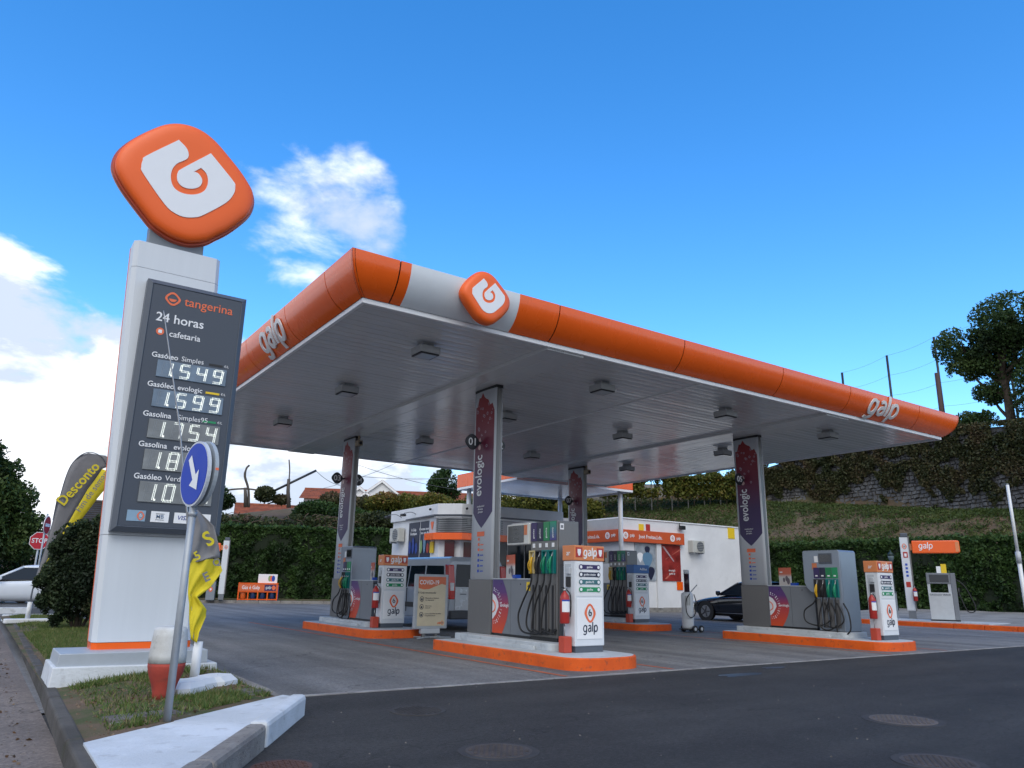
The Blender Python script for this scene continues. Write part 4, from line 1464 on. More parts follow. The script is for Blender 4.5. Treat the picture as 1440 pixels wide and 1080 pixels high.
# ---------------------------------------------------------------- service pillars
def service_pillar(ix, iy, dy, label, head=ORANGE_INK, blue=False):
    t = thing('service_pillar', label, 'pillar', (ix + 0.19, iy - 3.25 + dy, 0.18), 0, 'white service pillars at the island noses')
    HEADER = mat('pillar_header_blue', (0.03, 0.12, 0.34), 0.35, var=0.03) if blue else mat('pillar_header', (0.66, 0.22, 0.075), 0.35, var=0.04)
    MB().box(-0.285, -0.13, 0.0, 0.285, 0.13, 0.10).build('foot', GREY_DARK, t)
    MB().box(-0.305, -0.145, 0.10, 0.305, 0.145, 1.41).build('body', WHITE_PANEL, t, bevel=0.012)
    MB().box(-0.262, -0.153, 0.205, 0.262, -0.143, 0.83).build('lower_panel', PALE_INK, t, bevel=0.004)
    MB().box(-0.27, -0.150, 0.86, 0.27, -0.143, 1.39).build('upper_panel', WHITE, t, bevel=0.004)
    hd = MB().box(-0.318, -0.158, 1.412, 0.318, 0.158, 1.655).build('header', HEADER, t, bevel=0.012)
    if not blue:
        for sx in (-1, 1):
            ic = MB().box(sx * 0.225 - 0.068, -0.163, 1.468, sx * 0.225 + 0.068, -0.158, 1.622).build('pump_icon', RED_MARK, hd)
            MB().add([(sx * 0.225 + a, -0.165, 1.545 + b) for a, b in ((-0.035, 0.05), (0.035, 0.05), (0.035, -0.005), (0.015, -0.055), (-0.015, -0.055), (-0.035, -0.005))], [tuple(range(6))][::1]).build('mark', PALE_INK, ic)
        galp_word(hd, (0, -0.160, 1.535), 0.088, PALE_INK, weight=0.22)
        text('lettering', 'ar', 0.12, PALE_INK, hd, (-0.322, 0.0, 1.53), '-x', extrude=0.002)
    else:
        text('lettering', 'AdBlue', 0.10, PALE_INK, hd, (0.08, -0.162, 1.53), '-y', extrude=0.002)
    for k, m in enumerate((PURPLE, NAVY, mat('violet_teal_label', (0.05, 0.16, 0.18), 0.4), GREEN_PRINT)):
        if blue and k == 3:
            pass
        z = 1.315 - 0.117 * k
        lb = MB().prism([(-0.19 + 0.06 * 0, z - 0.036), (0.19, z - 0.036), (0.19, z + 0.036), (-0.19, z + 0.036)], 'y', -0.156, -0.151).build('grade_label', m, t)
        for sx in (-1, 1):
            MB().tube([(sx * 0.185, -0.155, z), (sx * 0.185, -0.160, z)], 0.042, 14).build('disc', m, lb)
            MB().tube([(sx * 0.185, -0.160, z), (sx * 0.185, -0.162, z)], 0.026, 12).build('ring', PALE_INK, lb)
        text('grade_name', ('gasóleo', 'gasóleo simples', 'gasolina 95', 'gasolina')[k], 0.05, PALE_INK, lb, (0.0, -0.158, z), '-y', bold=0.01, extrude=0.001, squeeze=0.8)
    lg = small_logo(t, (0.0, -0.155, 0.60), 0.135)
    galp_word(t, (0.0, -0.153, 0.365), 0.095, INK, weight=0.20, shear=0.05, depth=0.002)
    MB().box(-0.31, -0.06, 0.86, -0.303, 0.10, 1.36).build('side_panel', GREY_LIGHT, t)
    MB().box(-0.335, -0.05, 1.00, -0.308, 0.05, 1.16).build('card_slot', BLACK, t, bevel=0.004)
    MB().box(-0.345, -0.06, 1.20, -0.308, 0.03, 1.30).build('holder', GREY_LIGHT, t, bevel=0.01)
    return t


service_pillar(*ISL[1], 0.0, 'white service pillar with orange header and emblem, nearest the camera')
service_pillar(*ISL[2], 0.0, 'white service pillar with orange header behind the poster stand')
service_pillar(*ISL[3], -0.35, 'white service pillar with orange header on the right front island')
service_pillar(*ISL[4], 0.15, 'white service pillar with blue header on the right rear island', blue=True)


def extinguisher(loc, label, rz=0.0, lab=True):
    t = thing('fire_extinguisher', label, 'fire extinguisher', loc, rz, 'red fire extinguishers')
    t.scale = (0.88, 0.88, 0.88)
    MB().lathe([(0.078, 0.0), (0.088, 0.02), (0.088, 0.42), (0.080, 0.47), (0.052, 0.52), (0.030, 0.545), (0.026, 0.57)], 0, 0, 18).build('cylinder', RED, t)
    MB().lathe([(0.03, 0.565), (0.034, 0.58), (0.03, 0.60), (0.012, 0.61)], 0, 0, 12).build('valve', STEEL, t)
    mb = MB()
    mb.tube([(0, 0, 0.605), (-0.05, -0.02, 0.63), (-0.10, -0.04, 0.625)], 0.010, 6)
    mb.tube([(0, 0, 0.59), (0.06, 0.0, 0.60)], 0.009, 6)
    mb.build('handle', BLACK, t)
    hose(t, [(0.03, -0.02, 0.585), (0.095, -0.04, 0.50), (0.105, -0.045, 0.30), (0.10, -0.03, 0.12)], 0.010)
    P = []
    for z in (0.20, 0.41):
        P.append([(0.0905 * math.cos(R(a)), 0.0905 * math.sin(R(a)), z) for a in range(200, 321, 10)])
    lb = MB().grid(P, True).build('label', PALE_INK, t)
    P = []
    for z in (0.385, 0.412):
        P.append([(0.0915 * math.cos(R(a)), 0.0915 * math.sin(R(a)), z) for a in range(200, 321, 10)])
    MB().grid(P, True).build('band', BLUE_PRINT, lb)
    return t


def hook_bracket(t):
    pass


for k, dy, nm in ((1, 0.0, 'red fire extinguisher hung on the nearest service pillar'), (2, 0.0, 'red fire extinguisher on the pillar behind the poster stand'), (3, -0.35, 'red fire extinguisher on the pillar of the right front island'), (4, 0.15, 'red fire extinguisher on the blue-headed pillar')):
    ix, iy = ISL[k]
    e = extinguisher((ix - 0.222, iy - 3.27 + dy, 0.62), nm)
    b = thing('sand_bucket', ('red sand bucket at the foot of the nearest service pillar', 'red sand bucket at the pillar behind the poster stand', 'red sand bucket at the pillar of the right front island', 'red sand bucket at the blue-headed pillar')[k - 1], 'bucket', (ix - 0.205, iy - 3.27 + dy, 0.184), 0, 'red sand buckets')
    MB().box(-0.085, -0.075, 0.0, 0.07, 0.075, 0.245).build('bucket', mat('bucket_red', (0.50, 0.06, 0.03), 0.45), b, bevel=0.012)
    MB().tube([(-0.02, 0.0, 0.245), (-0.02, 0.0, 0.43)], 0.008, 6).build('hanger', STEEL, b)

# leaflets standing on the cabinets
CARD = grad_mat('leaflet_print', [(0.0, (0.55, 0.50, 0.46)), (0.45, (0.62, 0.60, 0.58)), (0.62, (0.60, 0.15, 0.08)), (1.0, (0.62, 0.12, 0.06))], 2, 0.0, 0.44)
for k, yy, zz, nm in ((1, -1.22, 1.31, 'orange and white leaflet standing on the nearest pump cabinet'), (2, -2.25, 1.25, 'orange leaflet stand on the left rear pump cabinet'), (3, -1.20, 1.29, 'orange and white leaflet on the right front pump cabinet')):
    ix, iy = ISL[k]
    t = thing('leaflet', nm, 'leaflet', (ix + 0.12, iy + yy, zz + 0.002), R(-14), 'leaflets on the pump cabinets')
    MB().box(-0.008, -0.27, 0.0, 0.004, 0.16, 0.42).build('card', CARD, t)
    fg = MB()
    for a, b, r in ((-0.12, 0.16, 0.05), (-0.02, 0.13, 0.04), (-0.17, 0.10, 0.055)):
        fg.add([(-0.011, a + r * math.cos(c), b + r * 1.4 * math.sin(c)) for c in [2 * PI * q / 12 for q in range(12)]], [tuple(range(12))])
    fg.build('picture', mat('leaflet_picture', (0.16, 0.13, 0.15), 0.5, var=0.3, scale=18), t)
    MB().box(-0.012, 0.02, 0.30, -0.0095, 0.12, 0.33).build('headline', PALE_INK, t)
    MB().box(-0.05, -0.45, 0.0, 0.05, -0.28, 0.06).build('tray', BLUE_PRINT, t)

# ---------------------------------------------------------------- poster stand
t = thing('poster_stand', 'grey framed health notice poster stand between the pump islands', 'poster stand', (0.68, 2.75, 0))
MB().box(-0.43, -0.045, 0.20, 0.43, 0.045, 1.40).build('frame', mat('grey_frame', (0.38, 0.41, 0.44), 0.4), t, bevel=0.02)
pp = MB().box(-0.355, -0.052, 0.265, 0.355, -0.044, 1.345).build('poster', mat('cream_paper', (0.60, 0.52, 0.36), 0.6, var=0.12, scale=3), t)
pts = [(-0.355, 1.345), (0.355, 1.345), (0.355, 1.16), (0.25, 1.19), (0.10, 1.14), (-0.08, 1.07), (-0.22, 1.06), (-0.355, 1.09)]
MB().add([(a, -0.054, b) for a, b in pts], [tuple(range(8))[::-1]]).build('heading_band', mat('poster_orange', (0.62, 0.15, 0.06), 0.5), pp)
text('heading', 'COVID-19', 0.135, PALE_INK, pp, (-0.08, -0.056, 1.215), '-y', bold=0.012, extrude=0.001, squeeze=0.85)
text('small_print', 'A Galp recomenda:', 0.06, INK, pp, (-0.13, -0.056, 0.99), '-y', extrude=0.001)
for i, s in enumerate(('Mantenha a distância\nde segurança', 'Use a sua\nmáscara', 'Lave e desinfete as mãos\nfrequentemente')):
    z = 0.85 - 0.17 * i
    MB().lathe([(0.0, 0.0), (0.05, 0.0), (0.05, 0.002)], 0, 0, 14)
    ic = MB()
    ic.add([(-0.26 + 0.052 * math.cos(c), -0.056, z + 0.058 * math.sin(c)) for c in [2 * PI * q / 16 for q in range(16)]] + [(-0.26 + 0.040 * math.cos(c), -0.056, z + 0.046 * math.sin(c)) for c in [2 * PI * q / 16 for q in range(16)]], [(q, (q + 1) % 16, 16 + (q + 1) % 16, 16 + q) for q in range(16)])
    ic.add([(-0.26 + a, -0.056, z + b) for a, b in ((-0.02, -0.03), (0.02, -0.03), (0.02, 0.015), (-0.02, 0.015))], [(0, 1, 2, 3)])
    ic.build('pictogram', INK, pp)
    text('small_print', s, 0.042, INK, pp, (-0.17, -0.056, z), '-y', extrude=0.0005, align='LEFT')
small_logo(pp, (0.29, -0.053, 0.33), 0.045)
galp_word(pp, (0.20, -0.053, 0.325), 0.026, ORANGE_INK, depth=0.002)
MB().box(-0.24, -0.06, 0.10, 0.24, 0.06, 0.205).build('foot_block', GREY_LIGHT, t, bevel=0.01)
for sx in (-1, 1):
    MB().box(sx * 0.16 - 0.035, -0.02, 0.012, sx * 0.16 + 0.035, 0.02, 0.10).build('leg', STEEL_DARK, t)
MB().tube([(-0.46, -0.30, 0.02), (0.42, 0.26, 0.02)], 0.018, 8).build('foot_bar', GALV, t)
MB().tube([(-0.42, 0.26, 0.022), (0.40, -0.28, 0.022)], 0.018, 8).build('foot_bar', GALV, t)

# ---------------------------------------------------------------- wheeled extinguisher
t = thing('wheeled_extinguisher', 'tall white wheeled tank with coiled black hose beside the right rear island', 'tank trolley', (8.60, 2.22, 0))
WT = mat('tank_white', (0.62, 0.65, 0.68), 0.4, var=0.08)
MB().lathe([(0.15, 0.10), (0.165, 0.14), (0.165, 0.98), (0.15, 1.04), (0.09, 1.08)], 0, 0, 20).build('tank', WT, t)
gl = MB().cyl(0.03, 0.02, 1.06, 1.58, 0.075, 14).build('sight_glass', mat('wine_glass', (0.03, 0.012, 0.02), 0.2), t)
MB().cyl(0.03, 0.02, 1.58, 1.69, 0.08, 14).build('cap', WT, gl)
MB().tube([(0.115, 0.02, 1.05), (0.115, 0.02, 1.66)], 0.012, 6).build('guard_rod', STEEL, t)
MB().tube([(0.08, -0.02, 1.04), (0.30, -0.12, 1.28)], 0.014, 6).build('handle', GALV, t)
hose(t, [(-0.05, -0.14, 1.03), (-0.20, -0.15, 0.86), (-0.23, -0.17, 0.55), (-0.10, -0.20, 0.40), (0.08, -0.20, 0.50), (0.17, -0.17, 0.80), (0.15, -0.12, 1.02)], 0.014)
MB().box(-0.24, -0.20, 0.07, 0.30, 0.12, 0.10).build('frame', BLACK, t)
for x, y in ((0.0, -0.24), (0.28, -0.22), (-0.02, 0.16), (0.28, 0.16)):
    w = MB().tube([(x, y - 0.025, 0.095), (x, y + 0.025, 0.095)], 0.09, 16).build('wheel', RUBBER, t)
    MB().tube([(x, y - 0.03, 0.095), (x, y + 0.03, 0.095)], 0.045, 12).build('rim', GREY_LIGHT, w)
MB().add([(-0.168 * math.cos(R(a)), -0.168 * math.sin(R(a)), z) for z in (0.72, 0.98) for a in (20, 45, 70)], [(0, 1, 4, 3), (1, 2, 5, 4)]).build('label', mat('faded_label', (0.40, 0.42, 0.42), 0.6), t)

# ================================================================ PRICE SIGN
TX, TY = -6.852, -3.475
t = thing('price_sign', 'tall leaning white and slate price sign with orange emblem on top', 'price sign', (TX + 0.5, TY, 0.15))
o0 = Vector(t.location)


def P3(x, y, z):
    return (x - o0.x, y - o0.y, z - o0.z)


# body: leaning slab with chamfered front edges
SH = -0.0430


def slab_body(z0, z1, y0, y1, ins, m, name, par=None, x0=TX, x1=TX + 1.01):
    rows = []
    for z in (z0, z1):
        dx = (z - 0.45) * SH
        rows.append([P3(x0 + dx, y1, z), P3(x0 + dx, y0 + ins, z), P3(x0 + dx + ins, y0, z), P3(x1 + dx - ins, y0, z), P3(x1 + dx, y0 + ins, z), P3(x1 + dx, y1, z)])
    mb = MB()
    mb.grid(rows, False, True)
    mb.f += [(5, 4, 3, 2, 1, 0), (6, 7, 8, 9, 10, 11)]
    mb.s += [False, False]
    return mb.build(name, m, par or t)


TOT = mat('totem_white', (0.62, 0.66, 0.70), 0.4, var=0.045, scale=1.2, stretch=(6, 6, 0.35))
slab_body(0.525, 1.66, TY, TY + 0.34, 0.05, TOT, 'body_panel')
slab_body(1.665, 4.84, TY, TY + 0.34, 0.05, TOT, 'body_panel')
slab_body(4.845, 5.18, TY, TY + 0.34, 0.05, TOT, 'body_panel')
slab_body(0.45, 0.52, TY - 0.004, TY + 0.345, 0.05, ORANGE, 'orange_skirt')
# thin orange edge running up the left side
rows = []
for z in (0.525, 5.175):
    dx = (z - 0.45) * SH
    rows.append([P3(TX + dx - 0.003, TY + 0.315, z), P3(TX + dx - 0.003, TY + 0.335, z)])
MB().grid(rows, False).build('edge_strip', ORANGE, t, thick=0.004)
NECK = mat('neck_grey', (0.16, 0.19, 0.22), 0.45)
MB().prism([(-6.90 - o0.x, 5.17 - o0.z), (-6.255 - o0.x, 5.17 - o0.z), (-6.265 - o0.x, 5.46 - o0.z), (-6.91 - o0.x, 5.46 - o0.z)], 'y', TY + 0.06 - o0.y, TY + 0.26 - o0.y).build('neck', NECK, t, bevel=0.01)
em = emblem(t, -6.571 - o0.x, -3.46 - o0.y, 6.10 - o0.z, 0.796, 0.12)
# rear half of the emblem
e2 = dense(OUT, 3)
rings = []
for k, d in ((0.985, 0.0), (1.0, 0.02), (1.0, 0.06), (0.985, 0.10), (0.93, 0.14), (0.82, 0.16), (0.6, 0.17)):
    rings.append([(-6.571 - o0.x + a * k * 0.83, -3.455 - o0.y + d, 6.095 - o0.z + b * k * 0.83) for a, b in e2])
mb = MB().grid(rings[::-1], True, True)
n = len(e2)
mb.f += [tuple(range(n)), tuple(range(len(mb.v) - 1, len(mb.v) - n - 1, -1))]
mb.s += [False, False]
mb.build('emblem_back', mat('orange_back', (0.55, 0.10, 0.05), 0.35, var=0.03), t)

# price board
BY = -3.62
bx0, bx1, bz0, bz1 = -6.86, -5.70, 1.695, 4.68
fr = []
fin = 0.055
for (a, c, b, d), dep in (((bx0, bx1, bz0, bz1), BY + 0.17), ((bx0, bx1, bz0, bz1), BY + 0.03), ((bx0 + fin, bx1 - fin, bz0 + fin, bz1 - fin), BY - 0.01), ((bx0 + fin + 0.012, bx1 - fin - 0.012, bz0 + fin + 0.012, bz1 - fin - 0.012), BY + 0.002)):
    fr.append([P3(a, dep, b), P3(c, dep, b), P3(c, dep, d), P3(a, dep, d)])
mb = MB().grid(fr[::-1], False, True)
mb.f += [(3, 2, 1, 0)][::1]
mb.s += [False]
board = mb.build('price_board', GREY_DARK, t)
MB().box(*P3(bx0 + fin + 0.011, BY - 0.004, bz0 + fin + 0.011), *P3(bx1 - fin - 0.011, BY + 0.05, bz1 - fin - 0.011)).build('board_face', SLATE, board)
FY = BY - 0.006
LED_ON = mat('led_segment', (0.80, 0.84, 0.78), 0.5, var=0.0, emit=0.45)
LED_OFF = mat('led_dim', (0.30, 0.33, 0.36), 0.5, var=0)
LED_BACK = [mat('led_panel', (0.15, 0.21, 0.28), 0.3, var=0.35, scale=5), mat('led_panel_grey', (0.20, 0.215, 0.22), 0.3, var=0.3, scale=5)]


def P_(x, z):
    return P3(x, FY, z)


text('lettering', 'tangerina', 0.155, ORANGE_INK, board, P_(-6.145, 4.465), '-y', bold=0.004, extrude=0.002)
pts = [(-6.565 + 0.085 * a, 4.47 + 0.085 * b) for a, b in OUT]
pin = [(-6.565 + 0.060 * a, 4.47 + 0.060 * b) for a, b in OUT]
n = len(OUT)
mb = MB().add([P3(a, FY - 0.002, b) for a, b in pts] + [P3(a, FY - 0.002, b) for a, b in pin], [(i, (i + 1) % n, n + (i + 1) % n, n + i) for i in range(n)])
mb.add([P3(-6.565 + 0.042 * math.cos(c), FY - 0.002, 4.468 + 0.036 * math.sin(c)) for c in [PI + PI * q / 12 for q in range(13)]], [tuple(range(13))])
mb.build('logo', ORANGE_INK, board)
text('lettering', '24 horas', 0.155, PALE_INK, board, P_(-6.45, 4.215), '-y', bold=0.010, extrude=0.002)
mb = MB().add([P3(-6.655 + 0.045 * math.cos(c), FY - 0.002, 4.04 + 0.045 * math.sin(c)) for c in [2 * PI * q / 16 for q in range(16)]], [tuple(range(16))])
dsc = mb.build('logo', ORANGE_INK, board)
MB().add([P3(-6.655 + a, FY - 0.004, 4.04 + b) for a, b in ((-0.02, -0.02), (0.02, -0.02), (0.02, 0.02), (-0.02, 0.02))], [(0, 1, 2, 3)]).build('mark', PALE_INK, dsc)
text('lettering', 'cafetaria', 0.105, PALE_INK, board, P_(-6.375, 4.03), '-y', bold=0.008, extrude=0.002)

SEG = {'0': 'abcdef', '1': 'bc', '2': 'abged', '3': 'abgcd', '4': 'fgbc', '5': 'afgcd', '6': 'afgedc', '7': 'abc', '8': 'abcdefg', '9': 'abcdfg'}


def led_digit(par, ch, x, z, w, h):
    """Seven-segment digit of round lamps, two abreast."""
    sl = 0.10
    ends = {'a': ((0, 1), (1, 1)), 'b': ((1, 1), (1, .5)), 'c': ((1, .5), (1, 0)), 'd': ((0, 0), (1, 0)), 'e': ((0, .5), (0, 0)), 'f': ((0, 1), (0, .5)), 'g': ((0, .5), (1, .5))}
    on, off = MB(), MB()
    r = 0.0062
    for s, (p, q) in ends.items():
        horiz = s in 'adg'
        cnt = 6 if horiz else 7
        for k in range(cnt):
            u = (k + 0.5) / cnt
            for a in (-1, 1):
                px = x + (p[0] + (q[0] - p[0]) * u) * w + (0 if horiz else a * 0.0085)
                pz = z + (p[1] + (q[1] - p[1]) * u) * h + (a * 0.0085 if horiz else 0)
                px += (pz - z) * sl
                tgt = on if s in SEG[ch] else off
                rr = r if s in SEG[ch] else r * 0.5
                tgt.add([P3(px + rr * math.cos(c), FY - 0.016, pz + rr * math.sin(c)) for c in [PI / 4 + PI / 3 * m_ for m_ in range(6)]], [tuple(range(6))[::-1]])
    o = on.build('digit', LED_ON, par)
    if off.v:
        off.build('unlit_lamps', LED_OFF, o)


rowsP = [(3.695, 3.49, 'Gasóleo', 'Simples', '1549', BLACK), (3.34, 3.13, 'Gasóleo', 'evologic', '1599', YELLOW), (2.985, 2.76, 'Gasolina', 'Simples95', '1754', GREEN_PRINT), (2.63, 2.395, 'Gasolina', 'evologic95', '1819', mat('purple_mark', (0.14, 0.06, 0.26), 0.4, var=0)), (2.262, 2.03, 'Gasóleo', 'Verde', '1044', mat('pale_green_mark', (0.2, 0.3, 0.1), 0.4, var=0))]
for i, (zt, zb, a, b, num, mk) in enumerate(rowsP):
    pn = MB().box(*P3(-6.635, FY - 0.012, zb), *P3(-5.845, FY + 0.005, zt)).build('price_display', LED_BACK[0 if i < 2 else 1], board, bevel=0.004)
    text('grade_name', a, 0.088, PALE_INK, pn, P3(-6.71, FY - 0.001, zt + 0.052), '-y', bold=0.012, extrude=0.002, align='LEFT')
    text('grade_name', b, 0.085, PALE_INK, pn, P3(-6.38 if i in (0, 1, 4) else -6.335, FY - 0.001, zt + 0.052), '-y', bold=0.008 if 'evo' in b else -0.002, extrude=0.002, align='LEFT')
    MB().box(*P3(-6.06, FY - 0.003, zt + 0.03), *P3(-5.90, FY, zt + 0.055)).build('colour_bar', mk, pn)
    text('unit', '€/L', 0.04, PALE_INK, pn, P3(-5.855, FY - 0.001, zt + 0.045), '-y', extrude=0.001)
    h = zt - zb - 0.05
    for k, c in enumerate(num):
        led_digit(pn, c, -6.60 + 0.19 * k + (0.02 if k == 0 else 0.03), zb + 0.025, 0.095, h)
    MB().box(*P3(-6.475, FY - 0.016, zb + 0.02), *P3(-6.455, FY - 0.013, zb + 0.042)).build('decimal_point', LED_ON, pn)
cards = [(-6.72, -6.53, 'c'), (-6.475, -6.285, 'MB'), (-6.23, -6.03, 'VISA'), (-5.985, -5.83, '')]
for x0, x1, s in cards:
    cd = MB().box(*P3(x0, FY - 0.003, 1.815), *P3(x1, FY, 1.935)).build('card_logo', mat('card_blue', (0.25, 0.38, 0.50), 0.4) if s == 'c' else PALE_INK, board)
    if s == 'c':
        small_logo(cd, P3(x1 - 0.05, FY - 0.004, 1.875), 0.045, ink=PALE_INK)
    elif s:
        text('lettering', s, 0.062 if s == 'MB' else 0.068, mat('visa_blue', (0.02, 0.05, 0.25), 0.4, var=0) if s == 'VISA' else mat('mb_blue', (0.10, 0.16, 0.26), 0.4, var=0), cd, P3((x0 + x1) / 2, FY - 0.004, 1.875), '-y', bold=0.01, extrude=0.001, shear=0.2 if s == 'VISA' else 0)
        if s == 'MB':
            MB().box(*P3(x0 + 0.05, FY - 0.005, 1.905), *P3(x1 - 0.05, FY - 0.0035, 1.912)).build('mark', GREY, cd)
            MB().box(*P3(x0 + 0.05, FY - 0.005, 1.838), *P3(x1 - 0.05, FY - 0.0035, 1.845)).build('mark', GREY, cd)
# plinth
MB().prism([(-7.235 - o0.x, 0.13 - o0.z - 0.05), (-5.62 - o0.x, 0.13 - o0.z - 0.05), (-5.64 - o0.x, 0.315 - o0.z), (-7.215 - o0.x, 0.33 - o0.z)], 'y', -3.90 - o0.y, -2.95 - o0.y).build('concrete_base', WHITE_CONC, t, bevel=0.012)
MB().prism([(-7.185 - o0.x, 0.318 - o0.z), (-5.735 - o0.x, 0.318 - o0.z), (-5.745 - o0.x, 0.452 - o0.z), (-7.17 - o0.x, 0.452 - o0.z)], 'y', -3.86 - o0.y, -3.05 - o0.y).build('steel_base', mat('base_steel', (0.42, 0.46, 0.50), 0.45, metal=0.2), t, bevel=0.008)
# ================================================================ SHOP
LOUVRE = mat('louvre_grey', (0.30, 0.32, 0.34), 0.4, metal=0.3)
POSTER_NAVY = mat('poster_navy', (0.018, 0.026, 0.06), 0.35, var=0.1)
t = thing('shop_kiosk', 'white shop kiosk with angled corner, grey louvres and orange band', 'shop', (11, 17.5, 0))
k0 = Vector(t.location)


def loc_poly(pts):
    return [(a - k0.x, b - k0.y) for a, b in pts]


def K(name, x0, y0, z0, x1, y1, z1, m, par=None, bevel=0.0):
    return MB().box(x0 - k0.x, y0 - k0.y, z0, x1 - k0.x, y1 - k0.y, z1).build(name, m, par or t, bevel=bevel)


foot = [(8.05, 20.4), (7.80, 15.35), (8.55, 14.60), (14.05, 14.60), (14.05, 20.4)]
inner = [(8.15, 20.3), (7.92, 15.4), (8.60, 14.72), (13.95, 14.72), (13.95, 20.3)]
MB().prism(loc_poly(foot)[::1], 'z', 3.98, 4.50).build('parapet', PLASTER, t, bevel=0.02)
MB().prism(loc_poly(inner), 'z', 0.0, 3.97).build('wall', PLASTER, t)
# drip edge below the parapet
MB().prism(loc_poly([(8.0, 19.0), (7.62, 15.30), (8.45, 14.42), (14.05, 14.42), (14.05, 14.9), (8.4, 14.9), (8.1, 19.0)]), 'z', 3.985, 4.035).build('drip_edge', GREY_DARK, t)
MB().prism(loc_poly([(7.98, 16.2), (7.70, 15.32), (8.48, 14.50), (14.05, 14.50), (14.05, 14.9), (8.4, 14.9), (8.1, 16.2)]), 'z', 3.90, 3.97).build('white_rail', TRIM, t)
# louvres wrap the corner
NL = 8
for k in range(NL):
    z = 3.30 + 0.076 * k
    MB().prism(loc_poly([(7.80, 15.18), (7.74, 15.34), (7.72, 15.32), (8.52, 14.50), (10.6, 14.50), (10.6, 14.56), (8.54, 14.56)]), 'z', z, z + 0.042).build('louvre', LOUVRE, t)
MB().prism(loc_poly([(7.86, 15.40), (8.57, 14.66), (10.6, 14.66), (10.6, 14.70), (8.6, 14.70), (7.9, 15.42)]), 'z', 3.27, 3.90).build('louvre_backing', GREY_DARK, t)
pe = MB().prism(loc_poly([(7.80, 16.05), (7.76, 15.42), (7.80, 15.40), (7.86, 16.05)]), 'z', 3.27, 3.90).build('emblem_panel', GREY_LIGHT, t)
MB().add([(7.755 - k0.x, 15.72 + 0.14 * a - k0.y, 3.60 + 0.2 * b) for a, b in ((-1, 0.6), (-0.4, 0.9), (0.0, 0.55), (0.4, 0.9), (1, 0.6), (0.2, -0.9), (-0.2, -0.9))], [tuple(range(7))]).build('emblem', ORANGE_INK, pe)
MB().prism(loc_poly([(7.88, 16.15), (7.62, 16.15), (7.60, 15.28), (8.47, 14.40), (11.9, 14.40), (11.9, 14.62), (8.6, 14.62), (7.88, 15.38)]), 'z', 2.98, 3.265).build('orange_band', ORANGE, t, bevel=0.01)
# posters on the left wall
for (ya, yb, nm, c) in ((18.38, 17.28, 'poster', 0), (17.16, 16.16, 'poster', 1)):
    xa = 7.92 + (ya - 15.4) / 4.9 * 0.23 - 0.02
    xb = 7.92 + (yb - 15.4) / 4.9 * 0.23 - 0.02
    po = MB().add([(xa - k0.x, ya - k0.y, 0.6), (xb - k0.x, yb - k0.y, 0.6), (xb - k0.x, yb - k0.y, 3.84), (xa - k0.x, ya - k0.y, 3.84)], [(0, 1, 2, 3)]).build(nm, POSTER_NAVY, t, thick=0.03)
    xm, ym = (xa + xb) / 2, (ya + yb) / 2
    text('headline', ('A Galp\nBoutique', 'A nossa energia\nno seu dia')[c], 0.17, PALE_INK, po, (xm - 0.03 - k0.x, ym - k0.y, 3.42), '-x', bold=0.01, extrude=0.002)
    cols = (mat('poster_blue', (0.02, 0.06, 0.30), 0.4, var=0.5), mat('poster_green', (0.22, 0.36, 0.15), 0.4), mat('poster_red', (0.42, 0.05, 0.03), 0.4), mat('poster_sky', (0.12, 0.24, 0.36), 0.4))
    for q in range(3):
        yy = ym + (-0.32 + 0.3 * q)
        m_ = cols[0] if c == 0 else (cols[2], cols[3], cols[1])[q]
        h_ = (0.5, 0.75, 0.6)[q] if c == 0 else (0.45, 0.9, 0.6)[q]
        pts = [(yy + 0.12 * math.sin(2 * PI * j / 14) * (1 - 0.4 * (j in (0, 1, 13))), 2.45 + h_ * 0.5 - h_ * 0.5 * -math.cos(2 * PI * j / 14)) for j in range(14)]
        MB().add([(xm - 0.045 - 0.004 * q - k0.x, a - k0.y, b) for a, b in pts], [tuple(range(14))]).build('picture', m_, po)
# openings below the band
K('window', 8.75, 14.66, 0.9, 9.55, 14.715, 2.9, mat('red_window', (0.07, 0.008, 0.01), 0.15, spec=0.3), bevel=0.01)
K('pillar', 9.60, 14.42, 0.0, 9.95, 14.72, 2.975, PLASTER)
w = K('window', 10.0, 14.64, 0.15, 11.85, 14.71, 2.94, GLASS_DARK)
K('mullion', 10.9, 14.62, 0.15, 10.96, 14.64, 2.94, STEEL_DARK, w)
w = K('window', 11.95, 14.64, 0.15, 13.9, 14.71, 3.3, GLASS_DARK)
K('mullion', 12.9, 14.62, 0.15, 12.96, 14.64, 3.3, STEEL_DARK, w)
K('fascia_board', 12.0, 14.60, 3.32, 14.0, 14.71, 3.62, ORANGE)
ds = MB().prism(loc_poly([(8.02, 15.05), (8.33, 14.76), (8.35, 14.78), (8.04, 15.08)]), 'z', 0.6, 2.95).build('window', mat('red_window', (0.07, 0.008, 0.01), 0.15, spec=0.3), t)
K('notice', 7.86, 15.75, 2.45, 7.90, 16.05, 2.93, YELLOW)
# spotlights on thin arms over the left wall
for y in (19.35, 17.75):
    sp_ = MB().tube(smooth_path([(8.02 - k0.x, y - 0.25 - k0.y, 4.12), (7.75 - k0.x, y - 0.1 - k0.y, 4.28), (7.40 - k0.x, y - k0.y, 4.22)], 4), 0.018, 6).build('spotlight', GREY, t)
    MB().box(7.28 - k0.x, y - 0.14 - k0.y, 4.08, 7.46 - k0.x, y + 0.14 - k0.y, 4.19).build('lamp_head', BLACK, sp_, bevel=0.02)
for x, y in ((7.75, 15.9), (8.75, 14.5)):
    MB().tube([(x - k0.x, y - k0.y, 4.30), (x - 0.1 - k0.x, y - 0.12 - k0.y, 4.27)], 0.05, 8).build('camera_head', BLACK, t)

